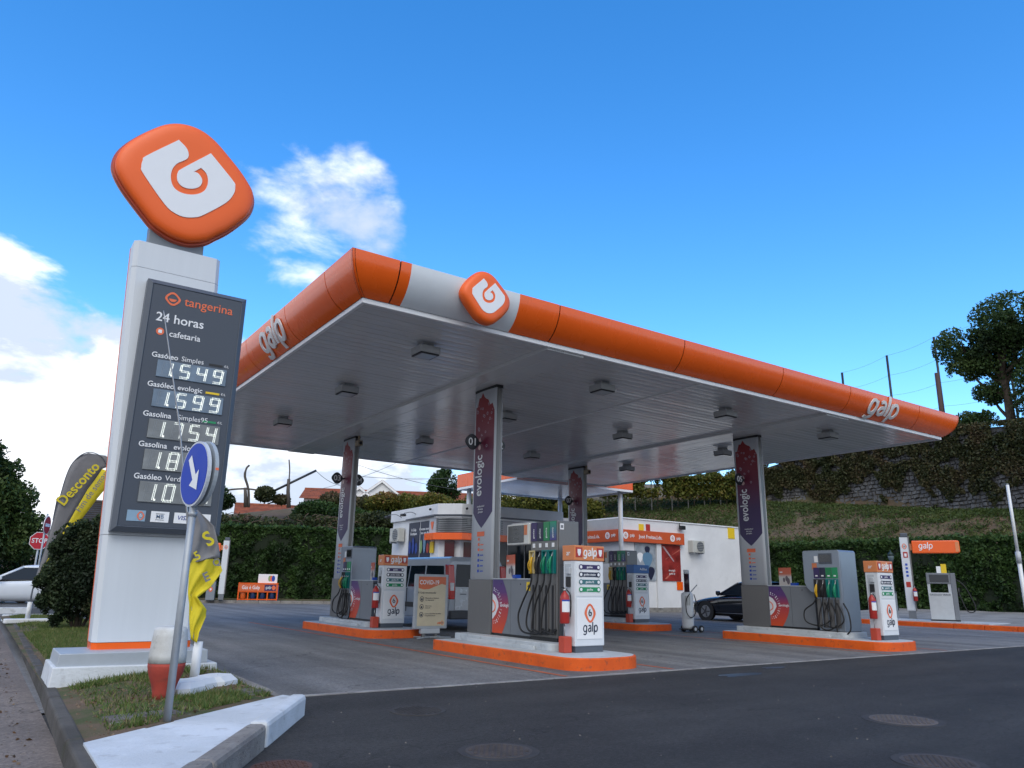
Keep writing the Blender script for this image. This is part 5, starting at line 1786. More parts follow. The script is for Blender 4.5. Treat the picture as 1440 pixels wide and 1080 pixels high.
WALLR = thing('shop_building', 'long low white rendered shop building behind the black car', 'shop', (22.8, 18.5, 0))
w0 = Vector(WALLR.location)


def B(name, x0, y0, z0, x1, y1, z1, m, par=None, bevel=0.0):
    return MB().box(x0 - w0.x, y0 - w0.y, z0, x1 - w0.x, y1 - w0.y, z1).build(name, m, par or WALLR, bevel=bevel)


B('wall', 17.6, 14.6, 0.0, 28.1, 22.2, 4.44, PLASTER)
B('coping', 17.55, 14.55, 4.445, 28.15, 22.25, 4.50, TRIM, None, 0.01)
B('wall_base', 17.65, 14.56, 0.0, 28.1, 14.597, 0.22, CONCRETE)
B('link_wall', 14.06, 17.2, 0.0, 17.55, 22.2, 3.9, mat('link_grey', (0.40, 0.41, 0.42), 0.8))
B('link_parapet', 14.06, 17.0, 3.9, 17.58, 17.19, 4.50, mat('link_grey', (0.40, 0.41, 0.42), 0.8))
w = B('window', 14.3, 17.13, 0.1, 17.3, 17.19, 3.0, GLASS_DARK)
for x in (15.3, 16.3):
    B('mullion', x - 0.03, 17.11, 0.1, x + 0.03, 17.13, 3.0, STEEL_DARK, w)
B('side_cladding', 17.56, 14.66, 3.92, 17.59, 16.99, 4.44, mat('link_grey', (0.40, 0.41, 0.42), 0.8))
bd = B('orange_band', 17.40, 14.38, 3.32, 21.88, 14.56, 3.90, mat('orange_sign', (0.60, 0.10, 0.03), 0.35, var=0.04), None, 0.01)
b2 = B('orange_band', 17.40, 14.58, 3.32, 17.54, 16.95, 3.90, mat('orange_sign', (0.60, 0.10, 0.03), 0.35, var=0.04), None, 0.01)
for par, pts in ((bd, ((17.75, '-y'), (21.0, '-y'))), (b2, ((15.3, '-x'),))):
    for x, f in pts:
        l0 = (x - w0.x, 14.372 - w0.y, 3.62) if f == '-y' else (17.392 - w0.x, x - w0.y, 3.62)
        mb = MB()
        xd, yd = Vector(FACES[f][0]), Vector((0, 0, 1))
        mb.add([tuple(Vector(l0) + xd * (0.17 * math.cos(c)) + yd * (0.17 * math.sin(c))) for c in [2 * PI * q / 18 for q in range(18)]], [tuple(range(18))])
        dc = mb.build('logo', PALE_INK, par)
        zz = xd.cross(yd)
        small_logo(dc, tuple(Vector(l0) + zz * 0.003), 0.10, f, name='ring')
        galp_word(par, tuple(Vector(l0) + xd * 0.42 + zz * 0.002), 0.095, PALE_INK, f)
text('lettering', 'José Freitas,Lda.', 0.25, PALE_INK, bd, (19.45 - w0.x, 14.374 - w0.y, 3.60), '-y', bold=0.01, extrude=0.002)
text('lettering', 'Freitas,Lda.', 0.25, PALE_INK, b2, (17.394 - w0.x, 16.45 - w0.y, 3.60), '-x', bold=0.01, extrude=0.002)
# two posters with their pictures
p1 = B('poster', 18.52, 14.55, 1.50, 19.93, 14.598, 3.30, mat('poster_steel', (0.34, 0.38, 0.42), 0.35, var=0.5, scale=2.6), None, 0.01)
for a, b, r, m_ in ((19.35, 2.95, 0.20, NAVY), (19.35, 2.45, 0.38, mat('poster_sky', (0.18, 0.35, 0.5), 0.4)), (18.95, 1.85, 0.30, mat('poster_red', (0.5, 0.06, 0.03), 0.4)), (19.55, 1.85, 0.30, NAVY), (18.85, 2.6, 0.22, PALE_INK)):
    MB().add([(a + r * math.cos(c) * 0.8 + 0.25 * r * math.sin(2 * c) - w0.x, 14.545 - r * 0.01 - w0.y, b + r * math.sin(c) * 1.1) for c in [2 * PI * q / 16 for q in range(16)]], [tuple(range(16))]).build('picture', m_, p1)
p2 = B('poster', 20.36, 14.55, 1.50, 21.72, 14.598, 3.30, mat('poster_crimson', (0.30, 0.03, 0.025), 0.35, var=0.6, scale=2.2), None, 0.01)
for (a, b), (c, d), m_ in (((20.4, 3.2), (21.2, 2.5), mat('streak', (0.42, 0.30, 0.32), 0.4)), ((21.65, 3.1), (20.6, 2.6), mat('streak2', (0.55, 0.14, 0.10), 0.4)), ((20.5, 1.6), (21.5, 2.3), mat('streak2', (0.55, 0.14, 0.10), 0.4))):
    MB().add([(a - w0.x, 14.543 - w0.y, b), (a + 0.16 - w0.x, 14.543 - w0.y, b), (c + 0.04 - w0.x, 14.543 - w0.y, d), (c - w0.x, 14.543 - w0.y, d - 0.05)], [(0, 1, 2, 3)]).build('streak', m_, p2)
text('lettering', 'energia\npara si', 0.16, PALE_INK, p2, (21.05 - w0.x, 14.54 - w0.y, 1.95), '-y', extrude=0.002)
B('pilaster', 19.97, 14.50, 0.2, 20.30, 14.598, 3.31, PLASTER)
B('notice', 18.85, 14.57, 3.93, 19.18, 14.598, 4.24, YELLOW)
B('notice', 19.35, 14.57, 3.93, 19.62, 14.598, 4.26, RED_MARK)
B('notice', 25.58, 14.57, 3.84, 26.12, 14.598, 4.42, YELLOW)
B('side_panel', 21.42, 14.57, 1.07, 21.84, 14.598, 1.48, ORANGE)
B('hatch', 26.2, 14.585, 0.2, 27.4, 14.598, 1.9, PLASTER)
fl = B('floodlight', 21.62, 14.34, 4.10, 21.98, 14.50, 4.30, BLACK, None, 0.02)
MB().tube([(21.8 - w0.x, 14.60 - w0.y, 4.40), (21.6 - w0.x, 14.42 - w0.y, 4.42), (21.6 - w0.x, 14.42 - w0.y, 4.28)], 0.02, 6).build('arm', BLACK, fl)


def air_conditioner(loc, rz, label):
    a = thing('air_conditioner', label, 'air conditioner', loc, rz, 'outdoor air conditioning units')
    AC = mat('aircon_beige', (0.52, 0.52, 0.48), 0.5)
    MB().box(-0.45, -0.32, 0.0, 0.45, 0.0, 0.62).build('casing', AC, a, bevel=0.02)
    g_ = MB().tube([(0.12, -0.322, 0.31), (0.12, -0.335, 0.31)], 0.26, 20).build('fan_grille', GREY_DARK, a)
    for k in range(6):
        MB().box(-0.14, -0.345, 0.08 + 0.085 * k, 0.38, -0.336, 0.095 + 0.085 * k).build('bar', AC, g_)
    for sx in (-0.35, 0.35):
        MB().box(sx - 0.02, -0.34, -0.06, sx + 0.02, 0.02, -0.005).build('bracket', GALV, a)
    return a


air_conditioner((22.82, 14.59, 2.97), 0, 'beige air conditioner on the white wall above the black car')
air_conditioner((8.02, 19.25, 3.03), R(-90), 'beige air conditioner on the left wall of the kiosk by the hedge')


# ================================================================ VEHICLES
def wheel(par, x, y, r, side, w=0.20):
    wt = MB().tube([(x, y - w / 2, r), (x, y + w / 2, r)], r, 24).build('wheel', RUBBER, par)
    yy = y + side * w / 2
    rm = MB()
    rm.tube([(x, yy - side * 0.01, r), (x, yy + side * 0.006, r)], r * 0.66, 20)
    rm.build('rim', mat('alloy_grey', (0.30, 0.31, 0.33), 0.3, metal=0.6), wt)
    sp_ = MB()
    for k in range(5):
        a = 2 * PI * k / 5
        sp_.tube([(x, yy + side * 0.008, r), (x + r * 0.6 * math.cos(a), yy + side * 0.010, r + r * 0.6 * math.sin(a))], r * 0.075, 5)
    sp_.build('spokes', mat('alloy_dark', (0.10, 0.10, 0.11), 0.35, metal=0.5), wt)
    return wt


def car(name, label, cat, loc, rz, paint, stations, cabin, L, W, wheels, wr, glass=GLASS_BLUE, lamps=True):
    """Lofted body: stations (x, z_low, z_shoulder, z_top, half_width), front at -x; cabin = (xa, xb, xc, xd, z_belt, z_roof)."""
    t = thing(name, label, cat, loc, rz)
    rows = []
    for (x, zl, zs, zt, hw) in stations:
        ring = []
        for s in (-1, 1):
            half = [(0.0, zl), (hw * 0.80, zl), (hw * 0.95, zl + 0.10), (hw, (zl + zs) * 0.52), (hw * 0.985, zs - 0.05), (hw * 0.93, zs + 0.02), (hw * 0.72, zt - 0.01), (0.0, zt + 0.01)]
            ring.append(half)
        pts = [(x, -p[0], p[1]) for p in ring[0]] + [(x, p[0], p[1]) for p in ring[1][::-1][1:-1]]
        rows.append(pts)
    mb = MB().grid(rows, True, True)
    n = len(rows[0])
    o = 0
    mb.f += [tuple(range(n - 1, -1, -1)), tuple(range((len(rows) - 1) * n, len(rows) * n))]
    mb.s += [False, False]
    body = mb.build('body', paint, t)
    md = body.modifiers.new('sub', 'SUBSURF')
    md.levels = md.render_levels = 1
    xa, xb, xc, xd, zb, zr = cabin
    hw = W / 2
    bw, rw = hw * 0.93, hw * 0.72
    bot = [(xa, -bw * 0.94, zb - 0.02), (xa, bw * 0.94, zb - 0.02), (xd, bw * 0.90, zb), (xd, -bw * 0.90, zb)]
    top = [(xb, -rw, zr - 0.03), (xb, rw, zr - 0.03), (xc, rw, zr - 0.04), (xc, -rw, zr - 0.04)]
    gl = MB().add(bot + top, [(0, 1, 5, 4), (1, 2, 6, 5), (2, 3, 7, 6), (3, 0, 4, 7), (4, 5, 6, 7)]).build('windows', glass, t)
    # roof skin
    R_ = []
    for k in range(9):
        u = k / 8
        x = xb - 0.03 + (xc - xb + 0.06) * u
        dome = 0.05 * (1 - (2 * u - 1) ** 2)
        R_.append([(x, -rw - 0.025, zr - 0.045), (x, -rw * 0.9, zr - 0.005 + dome * 0.5), (x, -rw * 0.4, zr + 0.01 + dome * 0.8), (x, 0, zr + 0.015 + dome * 0.9), (x, rw * 0.4, zr + 0.01 + dome * 0.8), (x, rw * 0.9, zr - 0.005 + dome * 0.5), (x, rw + 0.025, zr - 0.045)])
    MB().grid(R_, True).build('roof', paint, t, thick=0.02)
    for s in (0, 1):
        pil = [(bot[0 if s == 0 else 1], top[0 if s == 0 else 1]), (bot[3 if s == 0 else 2], top[3 if s == 0 else 2])]
        for a, b in pil:
            MB().tube([a, b], 0.036, 6).build('pillar', paint, t)
        sg = -1 if s == 0 else 1
        um = 0.52
        xm0 = bot[0][0] + (bot[3][0] - bot[0][0]) * um
        MB().tube([(xm0, sg * (bw * 0.93 + 0.008), zb - 0.01), (xm0 + 0.08, sg * (rw + 0.008), zr - 0.04)], 0.03, 5).build('pillar', BLACK, t)
        MB().tube([(xa + 0.02, sg * (bw * 0.955), zb - 0.005), (xd - 0.02, sg * (bw * 0.915), zb + 0.012)], 0.014, 5).build('sill_trim', BLACK, t)
        mr = MB().box(xa + 0.16, sg * (hw + 0.11) - 0.08, zb + 0.0, xa + 0.28, sg * (hw + 0.11) + 0.08, zb + 0.15).build('mirror', paint, t, bevel=0.03)
        MB().tube([(xa + 0.24, sg * bw, zb + 0.02), (xa + 0.22, sg * (hw + 0.06), zb + 0.05)], 0.022, 5).build('stalk', BLACK, mr)
        for xx in (xm0 + 0.02, xa + 0.10):
            MB().tube([(xx, sg * (hw + 0.001), 0.42), (xx - 0.02, sg * (hw * 0.99 + 0.004), zb - 0.10)], 0.006, 4).build('door_gap', BLACK, t)
        MB().box(xm0 - 0.26, sg * (hw + 0.006) - 0.014, zb - 0.17, xm0 - 0.08, sg * (hw + 0.006) + 0.014, zb - 0.14).build('door_handle', paint, t, bevel=0.006)
    for x in wheels:
        for s in (-1, 1):
            wheel(t, x, s * (hw - 0.10), wr, s)
            ar = MB().tube([(x, s * (hw - 0.015), wr), (x, s * (hw + 0.004), wr)], wr * 1.13, 26).build('wheel_arch', BLACK, t)
    return t, hw


WHITE_CAR = mat('white_car_paint', (0.72, 0.76, 0.80), 0.18, var=0.02, coat=0.6)
BLACK_CAR = mat('black_car_paint', (0.010, 0.012, 0.018), 0.12, var=0.0, coat=0.8)
VAN_PAINT = mat('silver_van_paint', (0.40, 0.44, 0.49), 0.3, metal=0.1, var=0.03, coat=0.5)

wc, hw = car('parked_car', 'white coupe with a driver crossing behind the traffic island', 'car', (-6.62, 20.0, 0.17), 0.0, WHITE_CAR,
             [(-2.22, 0.30, 0.50, 0.56, 0.55), (-2.12, 0.20, 0.62, 0.68, 0.76), (-1.6, 0.17, 0.72, 0.80, 0.88), (-0.8, 0.17, 0.80, 0.90, 0.90), (0.2, 0.17, 0.85, 0.92, 0.91), (1.2, 0.17, 0.89, 0.95, 0.90), (1.9, 0.22, 0.92, 0.98, 0.84), (2.16, 0.34, 0.86, 0.92, 0.68)],
             (-0.86, 0.02, 1.05, 1.85, 0.90, 1.37), 4.4, 1.80, (-1.42, 1.32), 0.33)
wc['category'] = 'car'
for s in (-1, 1):
    MB().box(-2.16, s * 0.62 - 0.14, 0.56, -2.02, s * 0.62 + 0.14, 0.66).build('headlight', mat('lamp_glass', (0.6, 0.62, 0.65), 0.1), wc, bevel=0.03)
# driver
pm = MB()
pm.lathe([(0.16, 0.55), (0.19, 0.70), (0.21, 0.84), (0.20, 0.92), (0.13, 0.98), (0.062, 1.01), (0.060, 1.05), (0.078, 1.09), (0.092, 1.14), (0.095, 1.19), (0.088, 1.24), (0.060, 1.28), (0.02, 1.295)], 0.28, -0.35, 16)
pm.tube(smooth_path([(0.25, -0.54, 0.88), (0.05, -0.58, 0.76), (-0.22, -0.45, 0.84), (-0.30, -0.40, 0.86)], 4), [0.055, 0.054, 0.053, 0.052, 0.05, 0.048, 0.046, 0.044, 0.042, 0.04, 0.038, 0.036, 0.034], 8)
pr = thing('person', 'driver in a teal top sitting at the wheel of the white coupe', 'person', (-6.62, 20.0, 0.17))
SK = mat('skin', (0.36, 0.19, 0.13), 0.55)
pm.build('body', SK, pr)
MB().lathe([(0.172, 0.55), (0.202, 0.70), (0.222, 0.84), (0.212, 0.92), (0.14, 0.985)], 0.28, -0.35, 16).build('shirt', mat('teal_shirt', (0.02, 0.16, 0.20), 0.8), pr)
MB().lathe([(0.098, 1.19), (0.100, 1.23), (0.085, 1.285), (0.03, 1.315)], 0.292, -0.35, 14).build('hair', mat('dark_hair', (0.02, 0.014, 0.01), 0.6), pr)

bc, hw = car('parked_car', 'black saloon car standing by the white shop wall', 'car', (16.25, 5.95, 0.0), R(-90), BLACK_CAR,
             [(-2.42, 0.32, 0.52, 0.60, 0.55), (-2.32, 0.20, 0.66, 0.74, 0.78), (-1.7, 0.17, 0.78, 0.86, 0.90), (-0.9, 0.17, 0.86, 0.95, 0.92), (0.2, 0.17, 0.90, 0.98, 0.93), (1.4, 0.17, 0.94, 1.02, 0.92), (2.1, 0.22, 0.98, 1.06, 0.86), (2.42, 0.36, 0.92, 1.00, 0.70)],
             (-0.98, -0.10, 1.05, 1.95, 0.95, 1.42), 4.85, 1.86, (-1.50, 1.45), 0.34)
MB().box(-2.36, 0.42, 0.60, -2.22, 0.80, 0.70).build('headlight', mat('lamp_glass', (0.6, 0.62, 0.65), 0.1), bc, bevel=0.03)
MB().box(-2.36, -0.80, 0.60, -2.22, -0.42, 0.70).build('headlight', mat('lamp_glass', (0.6, 0.62, 0.65), 0.1), bc, bevel=0.03)
for s in (-1, 1):
    MB().tube([(-1.0, s * 0.925, 0.30), (1.0, s * 0.925, 0.30)], 0.012, 5).build('sill_strip', STEEL, bc)

# silver van, tail towards the camera
vn = thing('van', 'silver passenger van parked nose away between the pump islands', 'van', (3.20, 6.80, 0.0))
side = [(-2.10, 0.38), (-2.12, 0.95), (-2.08, 1.05), (-1.98, 1.72), (-1.90, 1.84), (0.9, 1.86), (1.35, 1.02), (2.0, 0.92), (2.12, 0.70), (2.12, 0.38), (1.75, 0.30), (-1.9, 0.30)]
rows = []
for (hx, k) in ((-0.90, 0.0), (-0.88, 0.03), (-0.78, 0.06), (0.78, 0.06), (0.88, 0.03), (0.90, 0.0)):
    r_ = []
    for (a, b) in side:
        tum = 0.10 * max(0, (b - 1.0)) / 0.86
        xx = hx * (1 - tum) if abs(hx) > 0.8 else hx * (1 - tum * 0.9)
        r_.append((xx, a + (0.02 if abs(hx) > 0.89 and a < -1.5 else 0), b + (0.0 if b < 1.5 else k)))
    rows.append(r_)
mb = MB().grid(rows[::-1], False, True)
n = len(side)
mb.f += [tuple(range(n))[::-1], tuple(range(5 * n, 6 * n))]
mb.s += [False, False]
mb.build('body', VAN_PAINT, vn, bevel=0.03)


def vq(name, pts, m, par=None, d=0.0):
    return MB().add(pts, [tuple(range(len(pts)))]).build(name, m, par or vn, thick=0.008)


def vside(y0, z0, y1, z1, y2, z2, y3, z3, m, name='window', sgn=-1):
    def xs_(z):
        return sgn * (0.90 * (1 - 0.10 * max(0, z - 1.0) / 0.86) + 0.006)
    return vq(name, [(xs_(b), a, b) for a, b in ((y0, z0), (y1, z1), (y2, z2), (y3, z3))], m)


for sgn in (-1, 1):
    vside(-1.78, 1.10, -0.72, 1.10, -0.72, 1.68, -1.66, 1.66, GLASS_BLUE, 'window', sgn)
    vside(-0.62, 1.10, 0.28, 1.10, 0.24, 1.68, -0.62, 1.68, GLASS_BLUE, 'window', sgn)
    vside(0.36, 1.08, 1.20, 1.08, 0.86, 1.68, 0.32, 1.68, GLASS_BLUE, 'window', sgn)
    MB().box(sgn * 0.905 - 0.012, -0.68, 0.42, sgn * 0.905 + 0.012, -0.665, 1.06).build('door_gap', BLACK, vn)
    MB().box(sgn * 0.905 - 0.012, 0.31, 0.42, sgn * 0.905 + 0.012, 0.325, 1.06).build('door_gap', BLACK, vn)
    MB().box(sgn * 0.912 - 0.012, -1.95, 0.55, sgn * 0.912 + 0.012, 1.9, 0.68).build('side_moulding', BLACK, vn)
    for y in (-1.32, 1.38):
        wt = MB().tube([(sgn * 0.72, y, 0.31), (sgn * 0.915, y, 0.31)], 0.31, 22).build('wheel', RUBBER, vn)
        MB().tube([(sgn * 0.90, y, 0.31), (sgn * 0.925, y, 0.31)], 0.20, 16).build('rim', mat('alloy_grey', (0.30, 0.31, 0.33), 0.3, metal=0.6), wt)
    lam = MB().prism([(-2.145, 0.80), (-2.145, 1.08), (-2.055, 1.68), (-1.84, 1.70), (-1.90, 1.25), (-1.86, 0.82)], 'x', sgn * 0.745, sgn * 0.915).build('tail_light', mat('tail_red', (0.50, 0.015, 0.012), 0.15, coat=0.5), vn, bevel=0.02)
    MB().box(sgn * 0.84 - 0.055, -2.15, 1.02, sgn * 0.84 + 0.055, -2.12, 1.22).build('reverse_lamp', mat('lamp_glass', (0.6, 0.62, 0.65), 0.1), lam)
vq('tailgate_window', [(-0.70, -2.092, 1.12), (0.70, -2.092, 1.12), (0.64, -2.006, 1.70), (-0.64, -2.006, 1.70)], GLASS_DARK)
MB().box(-0.74, -2.135, 0.52, 0.74, -2.118, 1.08).build('tailgate_panel', mat('pale_van_paint', (0.50, 0.54, 0.58), 0.25, metal=0.2, coat=0.5), vn, bevel=0.008)
MB().box(-0.90, -2.20, 0.30, 0.90, -2.06, 0.52).build('bumper', mat('bumper_grey', (0.05, 0.055, 0.065), 0.5), vn, bevel=0.03)
MB().box(-0.26, -2.145, 0.60, 0.26, -2.136, 0.72).build('number_plate', PALE_INK, vn)
MB().box(-0.60, -2.142, 0.92, -0.40, -2.137, 0.945).build('badge', GREY_DARK, vn)
MB().box(0.05, -2.16, 0.92, 0.30, -2.136, 0.97).build('handle', BLACK, vn)
vq('windscreen', [(-0.68, 1.36, 1.06), (0.68, 1.36, 1.06), (0.62, 0.93, 1.80), (-0.62, 0.93, 1.80)], GLASS_BLUE)


# ================================================================ RIGHT-HAND VERGE, PUMP AND AIR POST
rows = []
for k in range(9):
    x = 20.0 + 8.9 * k / 8
    rows.append([(x, y, 0.15 + 0.27 * (k / 8) ** 1.2 + 0.02 * noise.noise((x, y, 0))) for y in np.linspace(-24, 7.5, 40)])
struct(MB().grid(rows, True).build('gravel_verge', GRAVEL))
kerb_run('kerb', [(19.85, 7.5), (19.85, -2.5), (20.6, -6.0), (23.0, -10.0), (28.0, -14.0)], 0.16, 0.16, ORANGE_PAINT, L=1.0, side=1)
struct(MB().box(20.02, -0.6, 0.1, 21.6, 3.6, 0.20).build('pump_base', SLAB_PAINT, bevel=0.01))

t = thing('diesel_pump', 'grey diesel pump with a display standing on the right-hand verge', 'fuel pump', (20.75, 1.15, 0.20), R(-63))
MB().box(-0.46, -0.24, 0.0, 0.46, 0.24, 0.05).build('foot', BLACK, t)
MB().box(-0.45, -0.24, 0.05, 0.30, 0.24, 0.98).build('cabinet', mat('pump_pale', (0.46, 0.49, 0.51), 0.45), t, bevel=0.01)
MB().box(0.302, -0.25, 0.05, 0.46, 0.25, 1.66).build('column', GREY, t, bevel=0.012)
MB().box(-0.45, -0.22, 0.98, -0.36, 0.22, 1.30).build('post', GREY_LIGHT, t)
MB().box(0.20, -0.22, 0.98, 0.30, 0.22, 1.30).build('post', GREY_LIGHT, t)
hd = MB().box(-0.46, -0.25, 1.29, 0.30, 0.25, 1.66).build('head', GREY, t, bevel=0.012)
MB().box(-0.36, -0.258, 1.34, 0.24, -0.249, 1.60).build('screen', SCREEN, hd)
text('lettering', 'GASÓLEO VERDE', 0.085, INK, t, (-0.08, -0.243, 0.90), '-y', bold=0.006, extrude=0.001)
hose(t, [(0.47, -0.02, 1.45), (0.72, -0.06, 1.20), (0.95, -0.10, 0.60), (0.92, -0.12, 0.36), (0.70, -0.10, 0.38), (0.52, -0.05, 0.95)], 0.018)
MB().tube([(0.50, -0.05, 0.85), (0.52, -0.06, 1.15)], 0.03, 8).build('nozzle', BLACK, t)
nt_ = MB().box(-0.10, -0.05, 1.66, 0.04, -0.03, 1.90).build('notice', PALE_INK, t)
MB().box(0.05, -0.05, 1.66, 0.22, -0.03, 1.98).build('notice', YELLOW, t)


def air_post(loc, rz, label, word, left=False):
    t = thing('air_post', label, 'air post', loc, rz, 'air and water posts')
    H = 3.05
    MB().box(-0.13, -0.13, 0.0, 0.13, 0.13, 0.28).build('foot', GREY, t)
    MB().box(-0.17, -0.08, 0.28, 0.13, 0.08, H).build('panel', WHITE_PANEL, t, bevel=0.02)
    MB().box(0.132, -0.10, 0.28, 0.17, 0.10, H + 0.04).build('side_rail', STEEL_DARK, t)
    MB().box(-0.12, -0.09, H, 0.13, 0.09, H + 0.16).build('cap', GREY_DARK, t, bevel=0.02)
    small_logo(t, (-0.02, -0.084, H - 0.35), 0.10)
    s = -1 if left else 1
    x0, x1 = (0.24, 1.85) if not left else (-1.15, -0.28)
    P_a = [(x0, H - 0.62), (x1 - 0.10, H - 0.62), (x1, H - 0.58), (x1, H - 0.18), (x1 - 0.05, H - 0.14), (x0, H - 0.14)]
    arm = MB().prism(P_a, 'y', -0.16, 0.12).build('arm', ORANGE, t, bevel=0.05)
    (galp_word(arm, (x0 + 0.46, -0.162, H - 0.36), 0.15, PALE_INK) if not left else text('lettering', word, 0.16, PALE_INK, arm, ((x0 + 0.42 if not left else (x0 + x1) / 2), -0.166, H - 0.36 if not left else H - 0.28), '-y', bold=0.012, extrude=0.003))
    MB().box(min(0.16, x0) if not left else x1, -0.05, H - 0.50, max(0.16, x0) if not left else -0.168, 0.05, H - 0.25).build('bracket', mat('light_orange', (0.72, 0.26, 0.10), 0.4), t)
    if left:
        for k in range(2):
            MB().tube([(x1 - 0.22 - 0.28 * k, -0.158, H - 0.49), (x1 - 0.22 - 0.28 * k, -0.170, H - 0.49)], 0.055, 12).build('socket', BLACK, arm)
        MB().box(-0.55, -0.06, 1.40, -0.19, 0.06, 1.56).build('hose_holder', GREY_LIGHT, t, bevel=0.01)
    else:
        MB().box(x1 - 0.14, -0.168, H - 0.56, x1 - 0.02, -0.162, H - 0.20).build('end_panel', mat('light_orange', (0.72, 0.26, 0.10), 0.4), arm)
        pg = MB().box(-0.09, -0.088, H - 0.78, 0.07, -0.082, H - 0.56).build('pictogram', RED_MARK, t)
        MB().box(-0.05, -0.092, H - 0.74, 0.03, -0.089, H - 0.62).build('mark', PALE_INK, pg)
        for k in range(4):
            MB().box(-0.06, -0.088, 1.55 + 0.14 * k, 0.02, -0.082, 1.63 + 0.14 * k).build('pictogram', BLUE_PRINT, t)
        MB().box(-0.10, -0.088, 1.16, 0.06, -0.082, 1.36).build('pictogram', RED_MARK, t)
    return t


air_post((21.75, 2.85, 0.20), R(-63), 'white air post with a long orange arm on the right verge', 'galp')
air_post((2.86, 29.47, 0.18), R(-20), 'white air and water post with orange arm before the left hedge', 'Ar - Água', left=True)
extinguisher((21.66, 2.62, 0.85), 'red fire extinguisher on the air post of the right verge', R(-30))


def litter_bin(loc, rz, label):
    t = thing('litter_bin', label, 'bin', loc, rz, 'grey litter bins')
    MB().box(-0.22, -0.20, 0.0, 0.22, 0.20, 0.95).build('bin', mat('bin_grey', (0.22, 0.25, 0.28), 0.45), t, bevel=0.02)
    MB().box(-0.23, -0.21, 0.95, 0.23, 0.21, 1.0).build('lid', GREY_DARK, t, bevel=0.01)
    pts = [(0.10 * math.cos(c), 0.13 * math.sin(c)) for c in [2 * PI * q / 16 for q in range(16)]]
    lg = MB().add([(a, -0.204, 0.55 + b) for a, b in pts], [tuple(range(16))]).build('logo', ORANGE_INK, t)
    MB().add([(a * 0.45, -0.206, 0.55 + b * 0.45) for a, b in pts], [tuple(range(16))]).build('mark', PALE_INK, lg)
    return t


litter_bin((21.2, 3.35, 0.18), R(-60), 'grey litter bin with orange logo beside the right air post')
litter_bin((2.35, 29.62, 0.15), R(-20), 'grey litter bin with orange logo beside the left air post')

t = thing('lantern_post', 'dark green lantern post in front of the right hedge', 'street lamp', (26.9, 6.3, 0.36))
DG = mat('dark_green_iron', (0.012, 0.03, 0.028), 0.5)
MB().lathe([(0.10, 0), (0.10, 0.2), (0.05, 0.3), (0.04, 2.0), (0.06, 2.05), (0.03, 2.12)], 0, 0, 12).build('post', DG, t)
MB().lathe([(0.07, 2.12), (0.15, 2.42), (0.13, 2.44)], 0, 0, 8).build('lantern', mat('lantern_glass', (0.10, 0.14, 0.16), 0.15), t)
MB().lathe([(0.17, 2.44), (0.10, 2.56), (0.03, 2.62), (0.02, 2.70)], 0, 0, 8).build('cap', DG, t)

t = thing('white_pole', 'slim white pole with a sleeve joint at the right edge', 'pole', (16.15, -3.33, 0))
MB().cyl(0, 0, 0.0, 2.15, 0.055, 14).build('lower_tube', WHITE, t)
MB().cyl(0, 0, 2.15, 4.23, 0.042, 14).build('upper_tube', WHITE, t)
MB().cyl(0, 0, 2.02, 2.34, 0.068, 14).build('sleeve', GREY_LIGHT, t)
MB().cyl(0, 0, 4.23, 4.27, 0.03, 10).build('cap', GREY, t)

# gas bottle cage
t = thing('gas_cage', 'low orange gas bottle cage with a board on top before the left hedge', 'gas cage', (4.85, 29.75, 0.15), R(-17))
mb = MB()
for x in (-1.0, -0.5, 0.0, 0.5, 1.0):
    mb = MB().box(x - 0.03, -0.38, 0.0, x + 0.03, -0.33, 0.85).build('upright', ORANGE, t)
for x in (-1.0, 1.0):
    MB().box(x - 0.03, 0.33, 0.0, x + 0.03, 0.38, 0.92).build('upright', ORANGE, t)
for z in (0.02, 0.42, 0.86):
    MB().box(-1.03, -0.385, z, 1.03, -0.325, z + 0.05).build('rail', ORANGE, t)
MB().box(-1.03, -0.33, 0.86, 1.03, 0.38, 0.90).build('roof', ORANGE, t)
sg = MB().box(-1.0, -0.40, 0.47, 1.0, -0.388, 0.85).build('sign_board', mat('cage_sign', (0.70, 0.14, 0.04), 0.4), t)
text('lettering', 'Gás é Galp', 0.26, PALE_INK, sg, (-0.38, -0.403, 0.66), '-y', bold=0.012, extrude=0.002, squeeze=0.8)
ps = MB().box(0.32, -0.406, 0.50, 0.92, -0.401, 0.82).build('purple_block', PURPLE, sg)
galp_word(ps, (0.52, -0.407, 0.66), 0.09, PALE_INK)
MB().add([(0.80 + 0.10 * a, -0.409, 0.66 + 0.12 * b) for a, b in OUT], [tuple(range(len(OUT)))][::1]).build('emblem', ORANGE_INK, ps)
MB().box(1.035, -0.38, 0.05, 1.06, 0.36, 0.80).build('side_board', mat('cage_blue', (0.02, 0.06, 0.22), 0.45), t)
cb = MB().box(-0.05, -0.05, 0.90, 0.95, -0.02, 1.38).build('notice_board', PALE_INK, t)
for k, m_ in enumerate((mat('poster_green', (0.25, 0.42, 0.15), 0.4), ORANGE_INK, BLUE_PRINT)):
    MB().add([(0.56 + 0.09 * k + 0.09 * math.cos(c), -0.054 - 0.002 * k, 1.15 + 0.16 * math.sin(c)) for c in [2 * PI * q / 14 for q in range(14)]], [tuple(range(14))]).build('picture', m_, cb)
